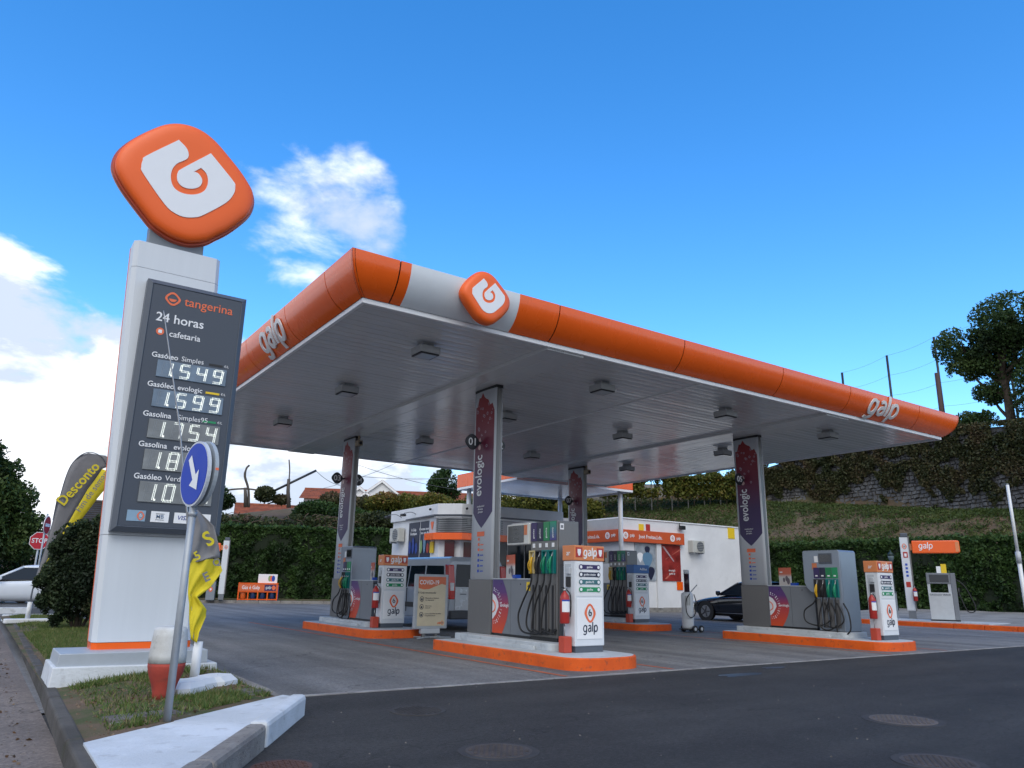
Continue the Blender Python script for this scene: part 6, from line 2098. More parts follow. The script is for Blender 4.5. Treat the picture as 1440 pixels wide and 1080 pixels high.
for k in range(4):
    for r_ in range(2):
        g_ = thing('gas_bottle', ('orange' if k == 0 else 'dark blue') + ' gas bottle in the ' + ('front' if r_ == 0 else 'rear') + ' row of the cage, ' + ('at its left end', 'second from the left', 'third from the left', 'at its right end')[k], 'gas bottle', (0, 0, 0), 0, 'gas bottles in the cage')
        lx, ly = -0.75 + 0.5 * k, -0.15 + 0.34 * r_
        ca, sa = math.cos(R(-17)), math.sin(R(-17))
        g_.location = (4.85 + lx * ca - ly * sa, 29.75 + lx * sa + ly * ca, 0.22)
        MB().lathe([(0.13, 0.0), (0.155, 0.04), (0.155, 0.34), (0.12, 0.42), (0.06, 0.45), (0.05, 0.5)], 0, 0, 14).build('bottle', mat('bottle_orange', (0.70, 0.13, 0.02), 0.4) if k == 0 else mat('bottle_blue', (0.015, 0.04, 0.13), 0.4), g_)
        MB().lathe([(0.09, 0.44), (0.09, 0.54), (0.08, 0.54)], 0, 0, 12).build('collar', mat('bottle_collar', (0.06, 0.08, 0.14), 0.5), g_)

# ================================================================ SIGNS AND BANNERS ON THE LEFT
t = thing('direction_sign', 'round blue sign with white arrow on a leaning grey pole', 'road sign', (-6.640, -6.517, 0.14))
MB().tube([(0, 0, 0), (-0.004, 0.0, 1.72)], 0.029, 14).build('pole', GALV, t)
nrm = Vector((-0.985, -0.174, 0.0)).normalized()
xd = Vector((-nrm.y, nrm.x, 0)) * 1.0
xd = Vector((0, 0, 1)).cross(nrm)


def disc(c, r, m, name, par, d0, d1, n=40):
    mb = MB()
    ring = [Vector(c) + xd * (r * math.cos(2 * PI * k / n)) + Vector((0, 0, 1)) * (r * math.sin(2 * PI * k / n)) for k in range(n)]
    v = [p + nrm * d0 for p in ring] + [p + nrm * d1 for p in ring]
    mb.add([tuple(p) for p in v], [tuple(range(n - 1, -1, -1)), tuple(range(n, 2 * n))] + [(k, (k + 1) % n, n + (k + 1) % n, n + k) for k in range(n)])
    return mb.build(name, m, par)


cz = 1.885
cc = (0.0, 0.0, cz)
d1 = disc(cc, 0.265, mat('sign_rim', (0.55, 0.58, 0.62), 0.4), 'plate', t, 0.005, 0.032)
f1 = disc(cc, 0.248, mat('sign_blue', (0.004, 0.045, 0.42), 0.5, var=0.04, spec=0.25), 'face', d1, 0.0315, 0.036)
ar = [(-0.03, 0.17), (0.035, 0.17), (0.035, -0.04), (0.10, -0.04), (0.0, -0.17), (-0.10, -0.04), (-0.03, -0.04)]
ca, sa = math.cos(R(36)), math.sin(R(36))
MB().add([tuple(Vector(cc) + xd * (a * ca - b * sa) + Vector((0, 0, 1)) * (a * sa + b * ca) + nrm * 0.039) for a, b in ar], [tuple(range(7))]).build('arrow', PALE_INK, f1)
d2 = disc((0.0, 0.0, cz + 0.01), 0.262, mat('sign_back', (0.36, 0.40, 0.43), 0.4), 'rear_plate', t, -0.055, -0.025)
MB().add([tuple(Vector(cc) + xd * (0.264 * math.cos(a)) + Vector((0, 0, 1)) * (0.264 * math.sin(a)) + nrm * d) for d in (-0.054, -0.028) for a in (0.05, 0.30)], [(0, 1, 3, 2)]).build('reflector', ORANGE_INK, d2)
MB().cyl(0, 0, cz - 0.34, cz - 0.30, 0.034, 12).build('clamp', GALV, t)

# feather banner, collapsed
FG = mat('banner_grey', (0.20, 0.20, 0.21), 0.75, var=0.12)
FY_ = mat('banner_yellow', (0.68, 0.56, 0.02), 0.7, var=0.10)
t = thing('feather_banner', 'collapsed grey and yellow feather banner on a white cross foot', 'banner', (-6.03, -4.85, 0.15))
b0 = Vector(t.location)


def FB(x, z, dy=0.0):
    return (x - b0.x, -4.60 + dy - b0.y, z - b0.z)


WP = mat('white_plastic', (0.70, 0.72, 0.74), 0.5, var=0.05)
ftm = MB()
for a, b, w in ((-0.36, 0.40, 0.13), (-0.01, 0.01, 0.13)):
    pass
c_, s_ = math.cos(R(42)), math.sin(R(42))


def rot(p):
    return (p[0] * c_ - p[1] * s_, p[0] * s_ + p[1] * c_)


base = [(-0.46, -0.10), (-0.38, -0.17), (-0.16, -0.17), (-0.10, -0.12), (0.10, -0.12), (0.16, -0.17), (0.38, -0.17), (0.46, -0.10), (0.46, 0.10), (0.38, 0.17), (0.16, 0.17), (0.10, 0.12), (-0.10, 0.12), (-0.16, 0.17), (-0.38, 0.17), (-0.46, 0.10)]
lo = [(*rot(p), 0.012) for p in base]
mi = [(*rot(p), 0.075) for p in base]
hi = [(*rot((p[0] * 0.86, p[1] * 0.74)), 0.125) for p in base]
mb = MB().grid([lo, mi, hi], False, True)
mb.f += [tuple(range(15, -1, -1)), tuple(range(32, 48))]
mb.s += [False, False]
# the foot sits under the pole, which stands a little nearer than the cloth
fo = mb.build('foot', WP, t)
MB().cyl(0.0, 0.25, 0.10, 0.44, 0.046, 14).build('socket', WP, fo)
fo.location = (0, 0.0, 0)
for ch_ in fo.children:
    pass
pole = [FB(-6.03, 0.45), FB(-6.10, 0.70), FB(-6.20, 1.30), FB(-6.295, 1.87), FB(-6.39, 2.32), FB(-6.48, 2.76), FB(-6.614, 3.29), FB(-6.70, 3.63), FB(-6.79, 3.98)]
MB().tube(smooth_path(pole, 3), [0.016 - 0.011 * k / 24 for k in range(25)], 8).build('pole', STEEL, t)


def cloth(name, cols, m, seed):
    """cols: list of (left point, right point) rows from top to bottom; folded along the width."""
    rr = random.Random(seed)
    P = []
    N = 18
    for j, (a, b) in enumerate(cols):
        row = []
        for k in range(N + 1):
            u = k / N
            x = a[0] + (b[0] - a[0]) * u
            z = a[1] + (b[1] - a[1]) * u
            dy = 0.028 * math.sin(u * 8 + j * 0.35) * (0.3 + u) + 0.008 * math.sin(u * 21 + j * 0.6)
            row.append(FB(x, z, dy - 0.03))
        P.append(row)
    return MB().grid(P, True).build(name, m, t, thick=0.004)


def lerp_rows(keys, n):
    out = []
    for i in range(len(keys) - 1):
        for j in range(n):
            u = j / n
            out.append(tuple((keys[i][s][0] + (keys[i + 1][s][0] - keys[i][s][0]) * u, keys[i][s][1] + (keys[i + 1][s][1] - keys[i][s][1]) * u) for s in (0, 1)))
    out.append(keys[-1])
    return out


cloth('cloth', lerp_rows([((-6.29, 1.87), (-6.19, 1.90)), ((-6.27, 1.72), (-6.02, 1.74)), ((-6.25, 1.58), (-5.955, 1.54)), ((-6.235, 1.50), (-5.92, 1.42)), ((-6.225, 1.36), (-6.09, 1.38))], 4), FG, 1)
cloth('cloth', lerp_rows([((-6.225, 1.40), (-5.925, 1.425)), ((-6.21, 1.30), (-5.885, 1.29)), ((-6.205, 1.19), (-5.99, 1.12)), ((-6.195, 1.06), (-6.10, 1.02)), ((-6.175, 0.97), (-5.99, 0.90)), ((-6.16, 0.88), (-5.985, 0.83)), ((-6.14, 0.76), (-6.05, 0.68)), ((-6.115, 0.62), (-6.06, 0.585))], 4), FY_, 2)
text('lettering', 'S', 0.23, FY_, t, FB(-6.07, 1.60, -0.085), ((0.62, 0.05, 0.55), (-0.5, 0, 0.8)), bold=0.02, extrude=0.003)
text('lettering', 'E', 0.14, FG, t, FB(-6.05, 1.22, -0.095), ((0.75, 0.05, 0.45), (-0.42, 0, 0.85)), bold=0.02, extrude=0.003)
text('lettering', '5', 0.13, FY_, t, FB(-6.16, 1.43, -0.085), ((0.62, 0.05, 0.55), (-0.5, 0, 0.8)), bold=0.02, extrude=0.003)
text('lettering', 'Q', 0.11, FG, t, FB(-5.965, 1.37, -0.095), ((0.75, 0.05, 0.45), (-0.42, 0, 0.85)), bold=0.02, extrude=0.003)

# feather banner, upright
t = thing('feather_banner', 'upright grey and yellow feather banner reading Desconto beside the bush', 'banner', (-6.84, 8.16, 0.15))
b0 = Vector(t.location)


def FL(x, z, dy=0.0):
    return (x - b0.x, dy, z - b0.z)


mb = MB()
mb.prism([(-0.42, -0.13), (0.42, -0.13), (0.46, -0.05), (0.46, 0.05), (0.42, 0.13), (-0.42, 0.13), (-0.46, 0.05), (-0.46, -0.05)], 'z', 0.01, 0.11)
mb.build('foot', WP, t, bevel=0.02)
MB().cyl(0.0, 0.0, 0.10, 0.48, 0.05, 12).build('socket', WP, t)
edge = smooth_path([FL(-6.84, 0.5), FL(-6.83, 1.0), FL(-6.73, 1.78), FL(-6.633, 2.78), FL(-6.54, 3.65), FL(-6.394, 4.02), FL(-6.158, 4.20), FL(-5.882, 4.13), FL(-5.74, 3.95)], 5)
MB().tube(edge, [0.018 - 0.010 * k / len(edge) for k in range(len(edge))], 7).build('pole', GREY_DARK, t)
lead = [(-6.84, 0.95), (-6.80, 1.30), (-6.73, 1.78), (-6.68, 2.30), (-6.633, 2.78), (-6.585, 3.25), (-6.54, 3.65), (-6.47, 3.88), (-6.394, 4.02), (-6.28, 4.13), (-6.158, 4.19)]
trail = [(-6.80, 0.95), (-6.70, 1.28), (-6.56, 1.54), (-6.36, 1.95), (-6.16, 2.40), (-5.98, 2.74), (-5.80, 3.10), (-5.62, 3.42), (-5.50, 3.72), (-5.52, 3.98), (-5.78, 4.15)]
G_, Y_ = [], []
for k, (a, b) in enumerate(zip(lead, trail)):
    m_ = 0.66 if k > 3 else (0.25, 0.45, 0.6, 0.64)[k]
    def pt(u, k=k, a=a, b=b):
        return FL(a[0] + (b[0] - a[0]) * u, a[1] + (b[1] - a[1]) * u, -0.05 * math.sin(3 * u + 0.4 * k))
    G_.append([pt(u * m_) for u in (0, 0.2, 0.4, 0.6, 0.8, 1)])
    if k < 9:
        Y_.append([pt(m_ + (1 - m_) * u) for u in (0, 0.33, 0.66, 1)])
    else:
        G_[-1] = [pt(u) for u in (0, 0.2, 0.4, 0.6, 0.8, 1)]
MB().grid(G_, True).build('cloth', FG, t, thick=0.004)
MB().grid(Y_, True).build('cloth', FY_, t, thick=0.004)
dv = Vector((0.70, 0, 1.10)).normalized()
pv = Vector((-dv.z, 0, dv.x))
text('lettering', 'Desconto', 0.33, FY_, t, FL(-6.27, 3.40, -0.085), (tuple(dv), tuple(pv)), bold=0.02, extrude=0.002, squeeze=0.92)
d2v = Vector((0.42, 0, 0.87)).normalized()
text('lettering', 'Fim de semana', 0.20, FG, t, FL(-6.20, 2.74, -0.085), (tuple(d2v), (-d2v.z, 0, d2v.x)), bold=0.008, extrude=0.002, align='LEFT')

# white and red bollard
t = thing('bollard', 'white bollard with a red tapering foot behind the blue sign', 'bollard', (-6.445, -5.30, 0.14))
BW = two_tone('weathered_white', (0.62, 0.63, 0.62), (0.50, 0.50, 0.48), 4, 0.6, c3=(0.20, 0.19, 0.17), scale3=6, w3=0.5, bump=0.2)
BR = two_tone('faded_red', (0.42, 0.065, 0.045), (0.32, 0.05, 0.04), 4, 0.7, c3=(0.15, 0.06, 0.05), scale3=10, w3=0.4, bump=0.3)
MB().lathe([(0.160, 0.33), (0.158, 0.40), (0.148, 0.55), (0.140, 0.61), (0.125, 0.635), (0.06, 0.64)], 0, 0, 24).build('upper_shell', BW, t)
MB().lathe([(0.088, 0.0), (0.092, 0.08), (0.110, 0.15), (0.145, 0.24), (0.158, 0.30), (0.158, 0.329)], 0, 0, 24).build('lower_shell', BR, t)

# stop sign and another sign seen edge-on
t = thing('stop_sign', 'red octagonal stop sign on a grey post behind the white car', 'road sign', (-6.08, 22.98, 0.0))
b_ = [(0.37 * math.cos(R(22.5 + 45 * k)), 0.37 * math.sin(R(22.5 + 45 * k))) for k in range(8)]
MB().tube([(0.0, 0.05, 0), (0.0, 0.05, 2.9)], 0.04, 10).build('post', GALV, t)
pl = MB().prism([(a, 2.58 + b) for a, b in b_], 'y', -0.01, 0.02).build('plate', mat('sign_white', (0.7, 0.7, 0.72), 0.4), t)
MB().add([(a * 0.93, -0.014, 2.58 + b * 0.93) for a, b in b_], [tuple(range(8))]).build('face', mat('sign_red', (0.48, 0.015, 0.03), 0.35), pl)
text('lettering', 'STOP', 0.26, PALE_INK, pl, (0, -0.018, 2.575), '-y', bold=0.012, extrude=0.002, squeeze=0.86)
t = thing('no_entry_sign', 'red and white sign seen almost edge-on above the stop sign', 'road sign', (-5.97, 21.98, 0.0), R(68))
MB().tube([(0.0, 0.05, 0), (0.0, 0.05, 3.6)], 0.035, 10).build('post', GALV, t)
pl = MB().tube([(0, -0.01, 3.15), (0, 0.02, 3.15)], 0.36, 24).build('plate', mat('sign_white', (0.7, 0.7, 0.72), 0.4), t)
MB().tube([(0, -0.016, 3.15), (0, -0.011, 3.15)], 0.33, 24).build('face', mat('sign_red', (0.48, 0.015, 0.03), 0.35), pl)
MB().box(-0.24, -0.022, 3.09, 0.24, -0.017, 3.21).build('bar', PALE_INK, pl)

# manholes
IRON = two_tone('cast_iron', (0.060, 0.052, 0.050), (0.085, 0.07, 0.065), 6, 0.75, c3=(0.03, 0.028, 0.028), scale3=40, w3=0.6, bump=0.5)
IRON_TAN = two_tone('dusty_iron', (0.13, 0.11, 0.10), (0.10, 0.085, 0.08), 5, 0.8, c3=(0.05, 0.045, 0.04), scale3=30, w3=0.5, bump=0.4)
ASPH_RING = two_tone('cover_surround', (0.040, 0.038, 0.040), (0.055, 0.052, 0.052), 3, 0.85, bump=0.4)


def manhole(x, y, r, m, label, studs=True, ring=True):
    t = thing('manhole_cover', label, 'manhole cover', (x, y, 0.0), random.uniform(0, 1), 'manhole covers in the fresh asphalt')
    if ring:
        MB().cyl(0, 0, -0.01, 0.005, r * 1.22, 32).build('surround', ASPH_RING, t)
    MB().cyl(0, 0, -0.01, 0.009, r, 32).build('cover', m, t)
    mb = MB()
    n = int(2 * r / 0.042)
    for i in range(-n, n + 1):
        for j in range(-n, n + 1):
            px, py = i * 0.042 + (0.021 if j % 2 else 0), j * 0.042
            if px * px + py * py < (r * 0.86) ** 2:
                mb.box(px - 0.012, py - 0.012, 0.009, px + 0.012, py + 0.012, 0.014)
    o = mb.build('tread', m, t)
    o['kind'] = 'stuff'
    return t


manhole(-4.26, -6.03, 0.27, ASPH_RING, 'faint asphalt-coloured manhole cover near the painted island nose', ring=False)
manhole(-4.59, -7.93, 0.25, IRON, 'dark iron manhole cover nearest the bottom centre of the picture')
manhole(-0.44, -8.73, 0.30, IRON_TAN, 'tan dusty manhole cover in the right foreground')
manhole(-2.02, -9.85, 0.26, IRON, 'dark manhole cover cut by the bottom edge at the right')
manhole(-6.12, -7.62, 0.20, mat('rusty_iron', (0.10, 0.05, 0.04), 0.8, var=0.3, scale=12, bump=0.4), 'rusty brown manhole cover close to the kerb at the bottom left')
# ================================================================ TERRAIN
# the bank that climbs behind the hedges: foot and crest lines (x, y, z)
FOOT = [(-12, 37, 0.6), (0, 36.0, 2.2), (6, 34.5, 2.8), (12, 31.5, 3.0), (18, 28.0, 3.2), (24, 25.0, 3.4), (29, 22.0, 3.5), (30.2, 14.5, 3.2), (30.4, 8, 3.0), (30.4, 2, 2.8), (30.0, -6, 2.6), (30, -16, 2.4)]
CREST = [(-10, 52, 3.6), (4, 50.0, 5.6), (10, 47.5, 6.5), (16, 45, 7.5), (23.4, 40.5, 7.7), (31, 35.2, 7.9), (36.3, 27.6, 7.7), (40.5, 22.3, 7.4), (41.2, 16.5, 6.8), (40.1, 9.4, 5.9), (38.4, 4.0, 5.4), (36, -12, 4.6)]


def resample(P, n):
    P = [Vector(p) for p in P]
    d = [0]
    for a, b in zip(P[:-1], P[1:]):
        d.append(d[-1] + (b - a).length)
    out = []
    for k in range(n):
        s = d[-1] * k / (n - 1)
        i = 0
        while i < len(P) - 2 and d[i + 1] < s:
            i += 1
        out.append(P[i].lerp(P[i + 1], (s - d[i]) / (d[i + 1] - d[i])))
    return out


def pair_resample(A, Bp, k):
    out = []
    for i in range(len(A) - 1):
        for j in range(k):
            u = j / k
            out.append((Vector(A[i]).lerp(Vector(A[i + 1]), u), Vector(Bp[i]).lerp(Vector(Bp[i + 1]), u)))
    out.append((Vector(A[-1]), Vector(Bp[-1])))
    return out


PR = pair_resample(FOOT, CREST, 9)


def bank_point(i, u):
    f, c = PR[i]
    p = f.lerp(c, u)
    p.z = f.z + (c.z - f.z) * (0.55 * u + 0.45 * u * u * (3 - 2 * u))
    p.z += 0.35 * noise.noise((p.x * 0.35, p.y * 0.35, 2.0)) * (u * (1 - u) * 4) + 0.10 * noise.noise((p.x * 1.5, p.y * 1.5, 5.0))
    return p


rows = []
for j in range(25):
    rows.append([tuple(bank_point(i, j / 24)) for i in range(len(PR))])
struct(MB().grid(rows, True).build('earth_bank', EARTH))
# skirt down to the flat and the upper terrace
rows = [[(f.x - (c - f).normalized().x * 0.4, f.y - (c - f).normalized().y * 0.4, -0.05) for f, c in PR], [tuple(bank_point(i, 0)) for i in range(len(PR))]]
struct(MB().grid(rows, True).build('bank_foot', EARTH))
UP = [4.0, 5.6, 6.4, 7.0, 7.6, 7.9, 8.6, 10.2, 10.9, 10.8, 10.2, 9.2]
UPR = pair_resample([(c[0] + 0.9, c[1] + 0.9, 0) for c in CREST], [(c[0] + 120, c[1] + 110, 0) for c in CREST], 9)
uz = [np.interp(i / 9, range(12), UP) for i in range(len(UPR))]
rows = []
for u in (0, 0.15, 0.5, 1):
    rows.append([(a.x + (b.x - a.x) * u, a.y + (b.y - a.y) * u, uz[i] - 0.05) for i, (a, b) in enumerate(UPR)])
struct(MB().grid(rows, True).build('upper_terrace', EARTH))
rows = [[tuple(bank_point(i, 1.0)) for i in range(len(PR))], [(UPR[i][0].x, UPR[i][0].y, uz[i] - 0.05) for i in range(len(PR))]]
struct(MB().grid(rows, True).build('terrace_face', EARTH))
# soil strip with kerb at the foot of the left hedge
VER = [(-3.0, 30.6), (2.57, 29.75), (7.97, 28.04), (13.08, 25.66), (16.2, 23.8)]
kerb_run('kerb', VER, 0.16, 0.14, KERB, L=1.2, side=1)
struct(MB().add([(x, y + 0.12, 0.12) for x, y in VER] + [(x + 1.5, y + 5.5, 0.35) for x, y in VER], [(i, i + 1, 6 + i, 5 + i) for i in range(4)]).build('hedge_verge', SOIL))

# ================================================================ VEGETATION
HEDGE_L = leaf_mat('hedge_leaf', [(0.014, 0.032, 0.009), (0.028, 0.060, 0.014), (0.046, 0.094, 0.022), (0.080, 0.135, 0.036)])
SHRUB_L = leaf_mat('shrub_leaf', [(0.030, 0.034, 0.014), (0.045, 0.062, 0.02), (0.075, 0.085, 0.03), (0.13, 0.085, 0.055)])
VINE_L = leaf_mat('vine_leaf', [(0.035, 0.06, 0.012), (0.095, 0.12, 0.02), (0.19, 0.17, 0.03), (0.20, 0.085, 0.035)])
IVY_L = leaf_mat('ivy_leaf', [(0.030, 0.042, 0.016), (0.065, 0.075, 0.028), (0.115, 0.095, 0.045), (0.14, 0.080, 0.050)])
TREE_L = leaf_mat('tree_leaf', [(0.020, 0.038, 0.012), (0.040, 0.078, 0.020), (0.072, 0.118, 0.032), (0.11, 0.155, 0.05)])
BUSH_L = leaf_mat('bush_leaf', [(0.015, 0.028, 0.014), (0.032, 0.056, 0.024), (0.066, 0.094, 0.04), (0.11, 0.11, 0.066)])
GRASS_L = leaf_mat('bank_grass', [(0.04, 0.055, 0.016), (0.06, 0.095, 0.022), (0.085, 0.12, 0.03), (0.15, 0.12, 0.05)])
TWIG = mat('twig_brown', (0.06, 0.042, 0.03), 0.9, var=0.3)
CORE = mat('foliage_filler', (0.010, 0.018, 0.006), 1.0, var=0.3, scale=3)  # solid near-black filler added inside the foliage to block the view through


def hedge(name, label, line, z0, zt, depth, n, size, seed, group=None):
    """Clipped hedge along a line: solid dark filler core and a dense leafy skin with an uneven top."""
    t = thing(name, label, 'hedge', (line[0][0], line[0][1], 0), 0, group)
    o = Vector(t.location)
    pts = resample([(x, y, 0) for x, y in line], 60)
    rng = np.random.default_rng(seed)
    core_rows = [[], [], [], []]
    for i, p in enumerate(pts):
        q = pts[min(i + 1, 59)] - pts[max(i - 1, 0)]
        nrm_ = Vector((-q.y, q.x, 0)).normalized()
        a, b = p + nrm_ * 0.22, p + nrm_ * depth
        h = zt + 0.10 * noise.noise((p.x * 0.5, p.y * 0.5, seed)) - 0.22
        for r_, (w, z) in enumerate(((a, z0), (a, h), (b, h), (b, z0))):
            core_rows[r_].append((w.x - o.x, w.y - o.y, z))
    MB().grid(core_rows, False).build('dark_core', CORE, t)
    L = []
    T = []
    for k in range(n):
        u = rng.random() * 59
        i = int(u)
        p = pts[i].lerp(pts[min(i + 1, 59)], u - i)
        q = pts[min(i + 1, 59)] - pts[max(i - 1, 0)]
        nrm_ = Vector((-q.y, q.x, 0)).normalized()
        top = zt + 0.10 * noise.noise((p.x * 0.5, p.y * 0.5, seed)) + 0.10 * noise.noise((p.x * 2.3, p.y * 2.3, seed + 3))
        if rng.random() < 0.80:
            z = z0 + (top - z0) * rng.random() ** 0.9
            bulge = 0.22 * noise.noise((p.x * 1.3, p.y * 1.3, z * 1.3)) + 0.10 * noise.noise((p.x * 4, p.y * 4, z * 4))
            d = 0.12 - bulge + abs(rng.normal(0, 0.09))
            if noise.noise((p.x * 2.1, p.y * 2.1, z * 2.1 + 9)) < -0.34 and rng.random() < 0.8:
                continue
            w = p + nrm_ * d
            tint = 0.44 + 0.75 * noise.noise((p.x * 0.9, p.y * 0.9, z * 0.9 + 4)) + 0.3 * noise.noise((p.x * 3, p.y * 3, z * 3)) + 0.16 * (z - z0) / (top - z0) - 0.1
        else:
            w = p + nrm_ * (depth * rng.random())
            z = top + rng.normal(0, 0.06) + (0.18 * rng.random() if rng.random() < 0.12 else 0)
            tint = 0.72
        L.append((w.x - o.x, w.y - o.y, z))
        T.append(tint)
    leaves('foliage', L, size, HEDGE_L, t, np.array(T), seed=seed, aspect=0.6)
    return t


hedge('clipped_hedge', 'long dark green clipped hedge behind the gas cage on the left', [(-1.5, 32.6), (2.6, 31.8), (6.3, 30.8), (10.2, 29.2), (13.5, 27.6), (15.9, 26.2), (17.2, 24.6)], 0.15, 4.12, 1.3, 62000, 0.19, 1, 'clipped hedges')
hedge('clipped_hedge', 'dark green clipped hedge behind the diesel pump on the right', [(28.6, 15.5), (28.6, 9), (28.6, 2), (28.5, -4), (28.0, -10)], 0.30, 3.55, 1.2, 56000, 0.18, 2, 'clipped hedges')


def clump_points(n, blobs, rng, shell=0.35):
    """Points in a union of ellipsoids, thicker towards their skins; returns points and a light/dark tint."""
    w = np.array([b[3] * b[4] * b[5] for b in blobs]) ** 0.67
    w /= w.sum()
    ks = rng.choice(len(blobs), n, p=w)
    d = rng.normal(size=(n, 3))
    d /= np.linalg.norm(d, axis=1)[:, None]
    r = 1 - np.abs(rng.normal(0, shell, n))
    r = np.clip(r, 0.05, 1.1)
    B_ = np.array(blobs)
    c = B_[ks, :3] + d * B_[ks, 3:6] * r[:, None]
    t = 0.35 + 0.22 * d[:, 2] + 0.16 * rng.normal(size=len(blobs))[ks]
    return c, t


def bush(name, label, loc, blobs, n, size, m, seed, cat='bush', group=None, stems=6, core=True, shell=0.30):
    t = thing(name, label, cat, loc, 0, group)
    rng = np.random.default_rng(seed)
    c, tt = clump_points(n, blobs, rng, shell)
    keep = np.array([noise.noise((float(p[0]) * 0.22 / size, float(p[1]) * 0.22 / size, float(p[2]) * 0.22 / size + seed)) > -0.38 for p in c])
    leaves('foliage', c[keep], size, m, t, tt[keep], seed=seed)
    mb = MB()
    for k in range(stems):
        b = blobs[k % len(blobs)]
        mb.tube(smooth_path([(b[0] * 0.2, b[1] * 0.2, 0.0), (b[0] * 0.6, b[1] * 0.6, b[2] * 0.5), (b[0] + rng.normal(0, 0.2) * b[3], b[1], b[2] + b[5] * 0.4)], 3), [0.05 * b[3] + 0.012] * 4 + [0.03 * b[3] + 0.006] * 3, 5)
    mb.build('stems', BARK, t)
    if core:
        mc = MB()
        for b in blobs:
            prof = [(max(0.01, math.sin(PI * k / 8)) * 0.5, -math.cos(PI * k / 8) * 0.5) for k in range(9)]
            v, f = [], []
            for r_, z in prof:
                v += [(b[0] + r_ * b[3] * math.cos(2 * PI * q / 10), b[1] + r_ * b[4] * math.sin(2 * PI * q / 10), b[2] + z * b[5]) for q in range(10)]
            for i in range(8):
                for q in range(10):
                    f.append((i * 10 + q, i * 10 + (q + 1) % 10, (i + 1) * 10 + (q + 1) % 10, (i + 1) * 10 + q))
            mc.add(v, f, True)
        mc.build('inner_dark_core', CORE, t)  # added dark blobs that close the gaps between the leaves
    return t


_rb = random.Random(77)
_sprigs = [(0.72 * math.cos(a) * k, -0.25 * k, 1.12 + 1.0 * math.sin(a) * k, 0.13, 0.16, 0.17) for a, k in [(_rb.uniform(0.6, 4.2), _rb.uniform(0.85, 1.12)) for _ in range(26)]]
bush('bush', 'dark leafy bush growing beside the left edge of the price sign', (-6.10, 5.6, 0.15),
     [(0, 0, 1.05, 0.70, 0.7, 0.95), (-0.30, 0, 1.45, 0.42, 0.45, 0.55), (0.25, 0, 1.65, 0.45, 0.45, 0.50), (-0.28, -0.1, 0.80, 0.42, 0.45, 0.55), (0.45, -0.1, 0.95, 0.45, 0.5, 0.75), (0.0, 0.0, 1.85, 0.35, 0.35, 0.35), (0.55, 0, 1.75, 0.4, 0.4, 0.42), (-0.55, 0, 1.15, 0.25, 0.3, 0.3), (-0.15, 0, 2.05, 0.22, 0.25, 0.22), (-0.5, -0.1, 1.65, 0.22, 0.25, 0.25), (-0.45, -0.2, 0.55, 0.3, 0.3, 0.3), (0.35, -0.3, 0.5, 0.35, 0.3, 0.3)] + _sprigs, 48000, 0.075, BUSH_L, 21, shell=0.45)


def tree(name, label, loc, height, trunk_r, blobs, n, size, m, seed, group=None, lean=(0, 0), shell=0.33, thin=-0.25, droop=0.0):
    t = thing(name, label, 'tree', loc, 0, group)
    rng = np.random.default_rng(seed)
    tr = MB()
    top = Vector((lean[0], lean[1], height))
    path = smooth_path([(0, 0, -0.3), (lean[0] * 0.25 + 0.06, lean[1] * 0.25, height * 0.3), (lean[0] * 0.6, lean[1] * 0.6 + 0.05, height * 0.65), tuple(top)], 4)
    tr.tube(path, [trunk_r * (1 - 0.75 * k / (len(path) - 1)) for k in range(len(path))], 9)
    tr.build('trunk', BARK, t)
    lm = MB()
    for b in blobs:
        s = Vector(path[min(len(path) - 2, max(2, int(len(path) * 0.8 * min(1, (b[2] * 0.75) / height))))])
        e = Vector(b[:3])
        mid = s.lerp(e, 0.55) + Vector((rng.normal(0, 0.15), rng.normal(0, 0.15), -0.1))
        lm.tube(smooth_path([s, mid, e], 4), [trunk_r * (0.42 - 0.04 * k) for k in range(9)], 6)
        for q in range(3):
            d = Vector(rng.normal(size=3)).normalized()
            f = e + Vector((d.x * b[3], d.y * b[4], d.z * b[5])) * 0.75
            lm.tube([mid.lerp(e, 0.7), e.lerp(f, 0.5) + Vector((0, 0, 0.1)), f], [trunk_r * 0.12, trunk_r * 0.08, trunk_r * 0.03], 5)
    lm.build('limbs', BARK, t)
    c, tt = clump_points(n, blobs, rng, shell)
    fq = 0.9 / max(size * 5, 0.3)
    keep = np.array([noise.noise((float(p[0]) * fq, float(p[1]) * fq, float(p[2]) * fq + seed)) > thin for p in c])
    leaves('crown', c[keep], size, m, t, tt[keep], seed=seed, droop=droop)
    return t


tree('broadleaf_tree', 'large dark broadleaf tree at the left edge behind the white car', (-9.6, 27.5, 0), 5.2, 0.30,
     [(-0.5, 0, 4.6, 2.4, 2.2, 2.0), (1.3, 0, 4.6, 1.6, 1.6, 1.4), (0.6, -0.5, 6.1, 1.6, 1.4, 1.2), (2.3, 0, 3.6, 1.2, 1.2, 1.2), (-1.5, 0, 6.3, 1.7, 1.5, 1.3), (1.2, -0.5, 2.6, 1.6, 1.3, 1.1), (-1.2, -0.6, 2.9, 1.8, 1.4, 1.2), (2.9, -0.2, 2.6, 0.9, 0.9, 0.8), (0.5, 0.5, 1.6, 1.8, 1.2, 0.9), (2.6, -0.2, 4.6, 0.9, 0.9, 0.8), (3.3, -0.2, 3.4, 0.7, 0.7, 0.7), (1.7, -0.2, 5.8, 1.0, 0.9, 0.8)], 60000, 0.18, TREE_L, 31, thin=-0.34, shell=0.38)
bush('bush', 'low dark shrubbery under the broadleaf tree at the left edge', (-5.4, 29.5, 0), [(-2.5, 0, 1.2, 2.2, 1.2, 1.4), (0.3, 0, 1.5, 1.8, 1.2, 1.6), (2.4, 0.5, 1.4, 1.6, 1.2, 1.5)], 16000, 0.17, TREE_L, 33)
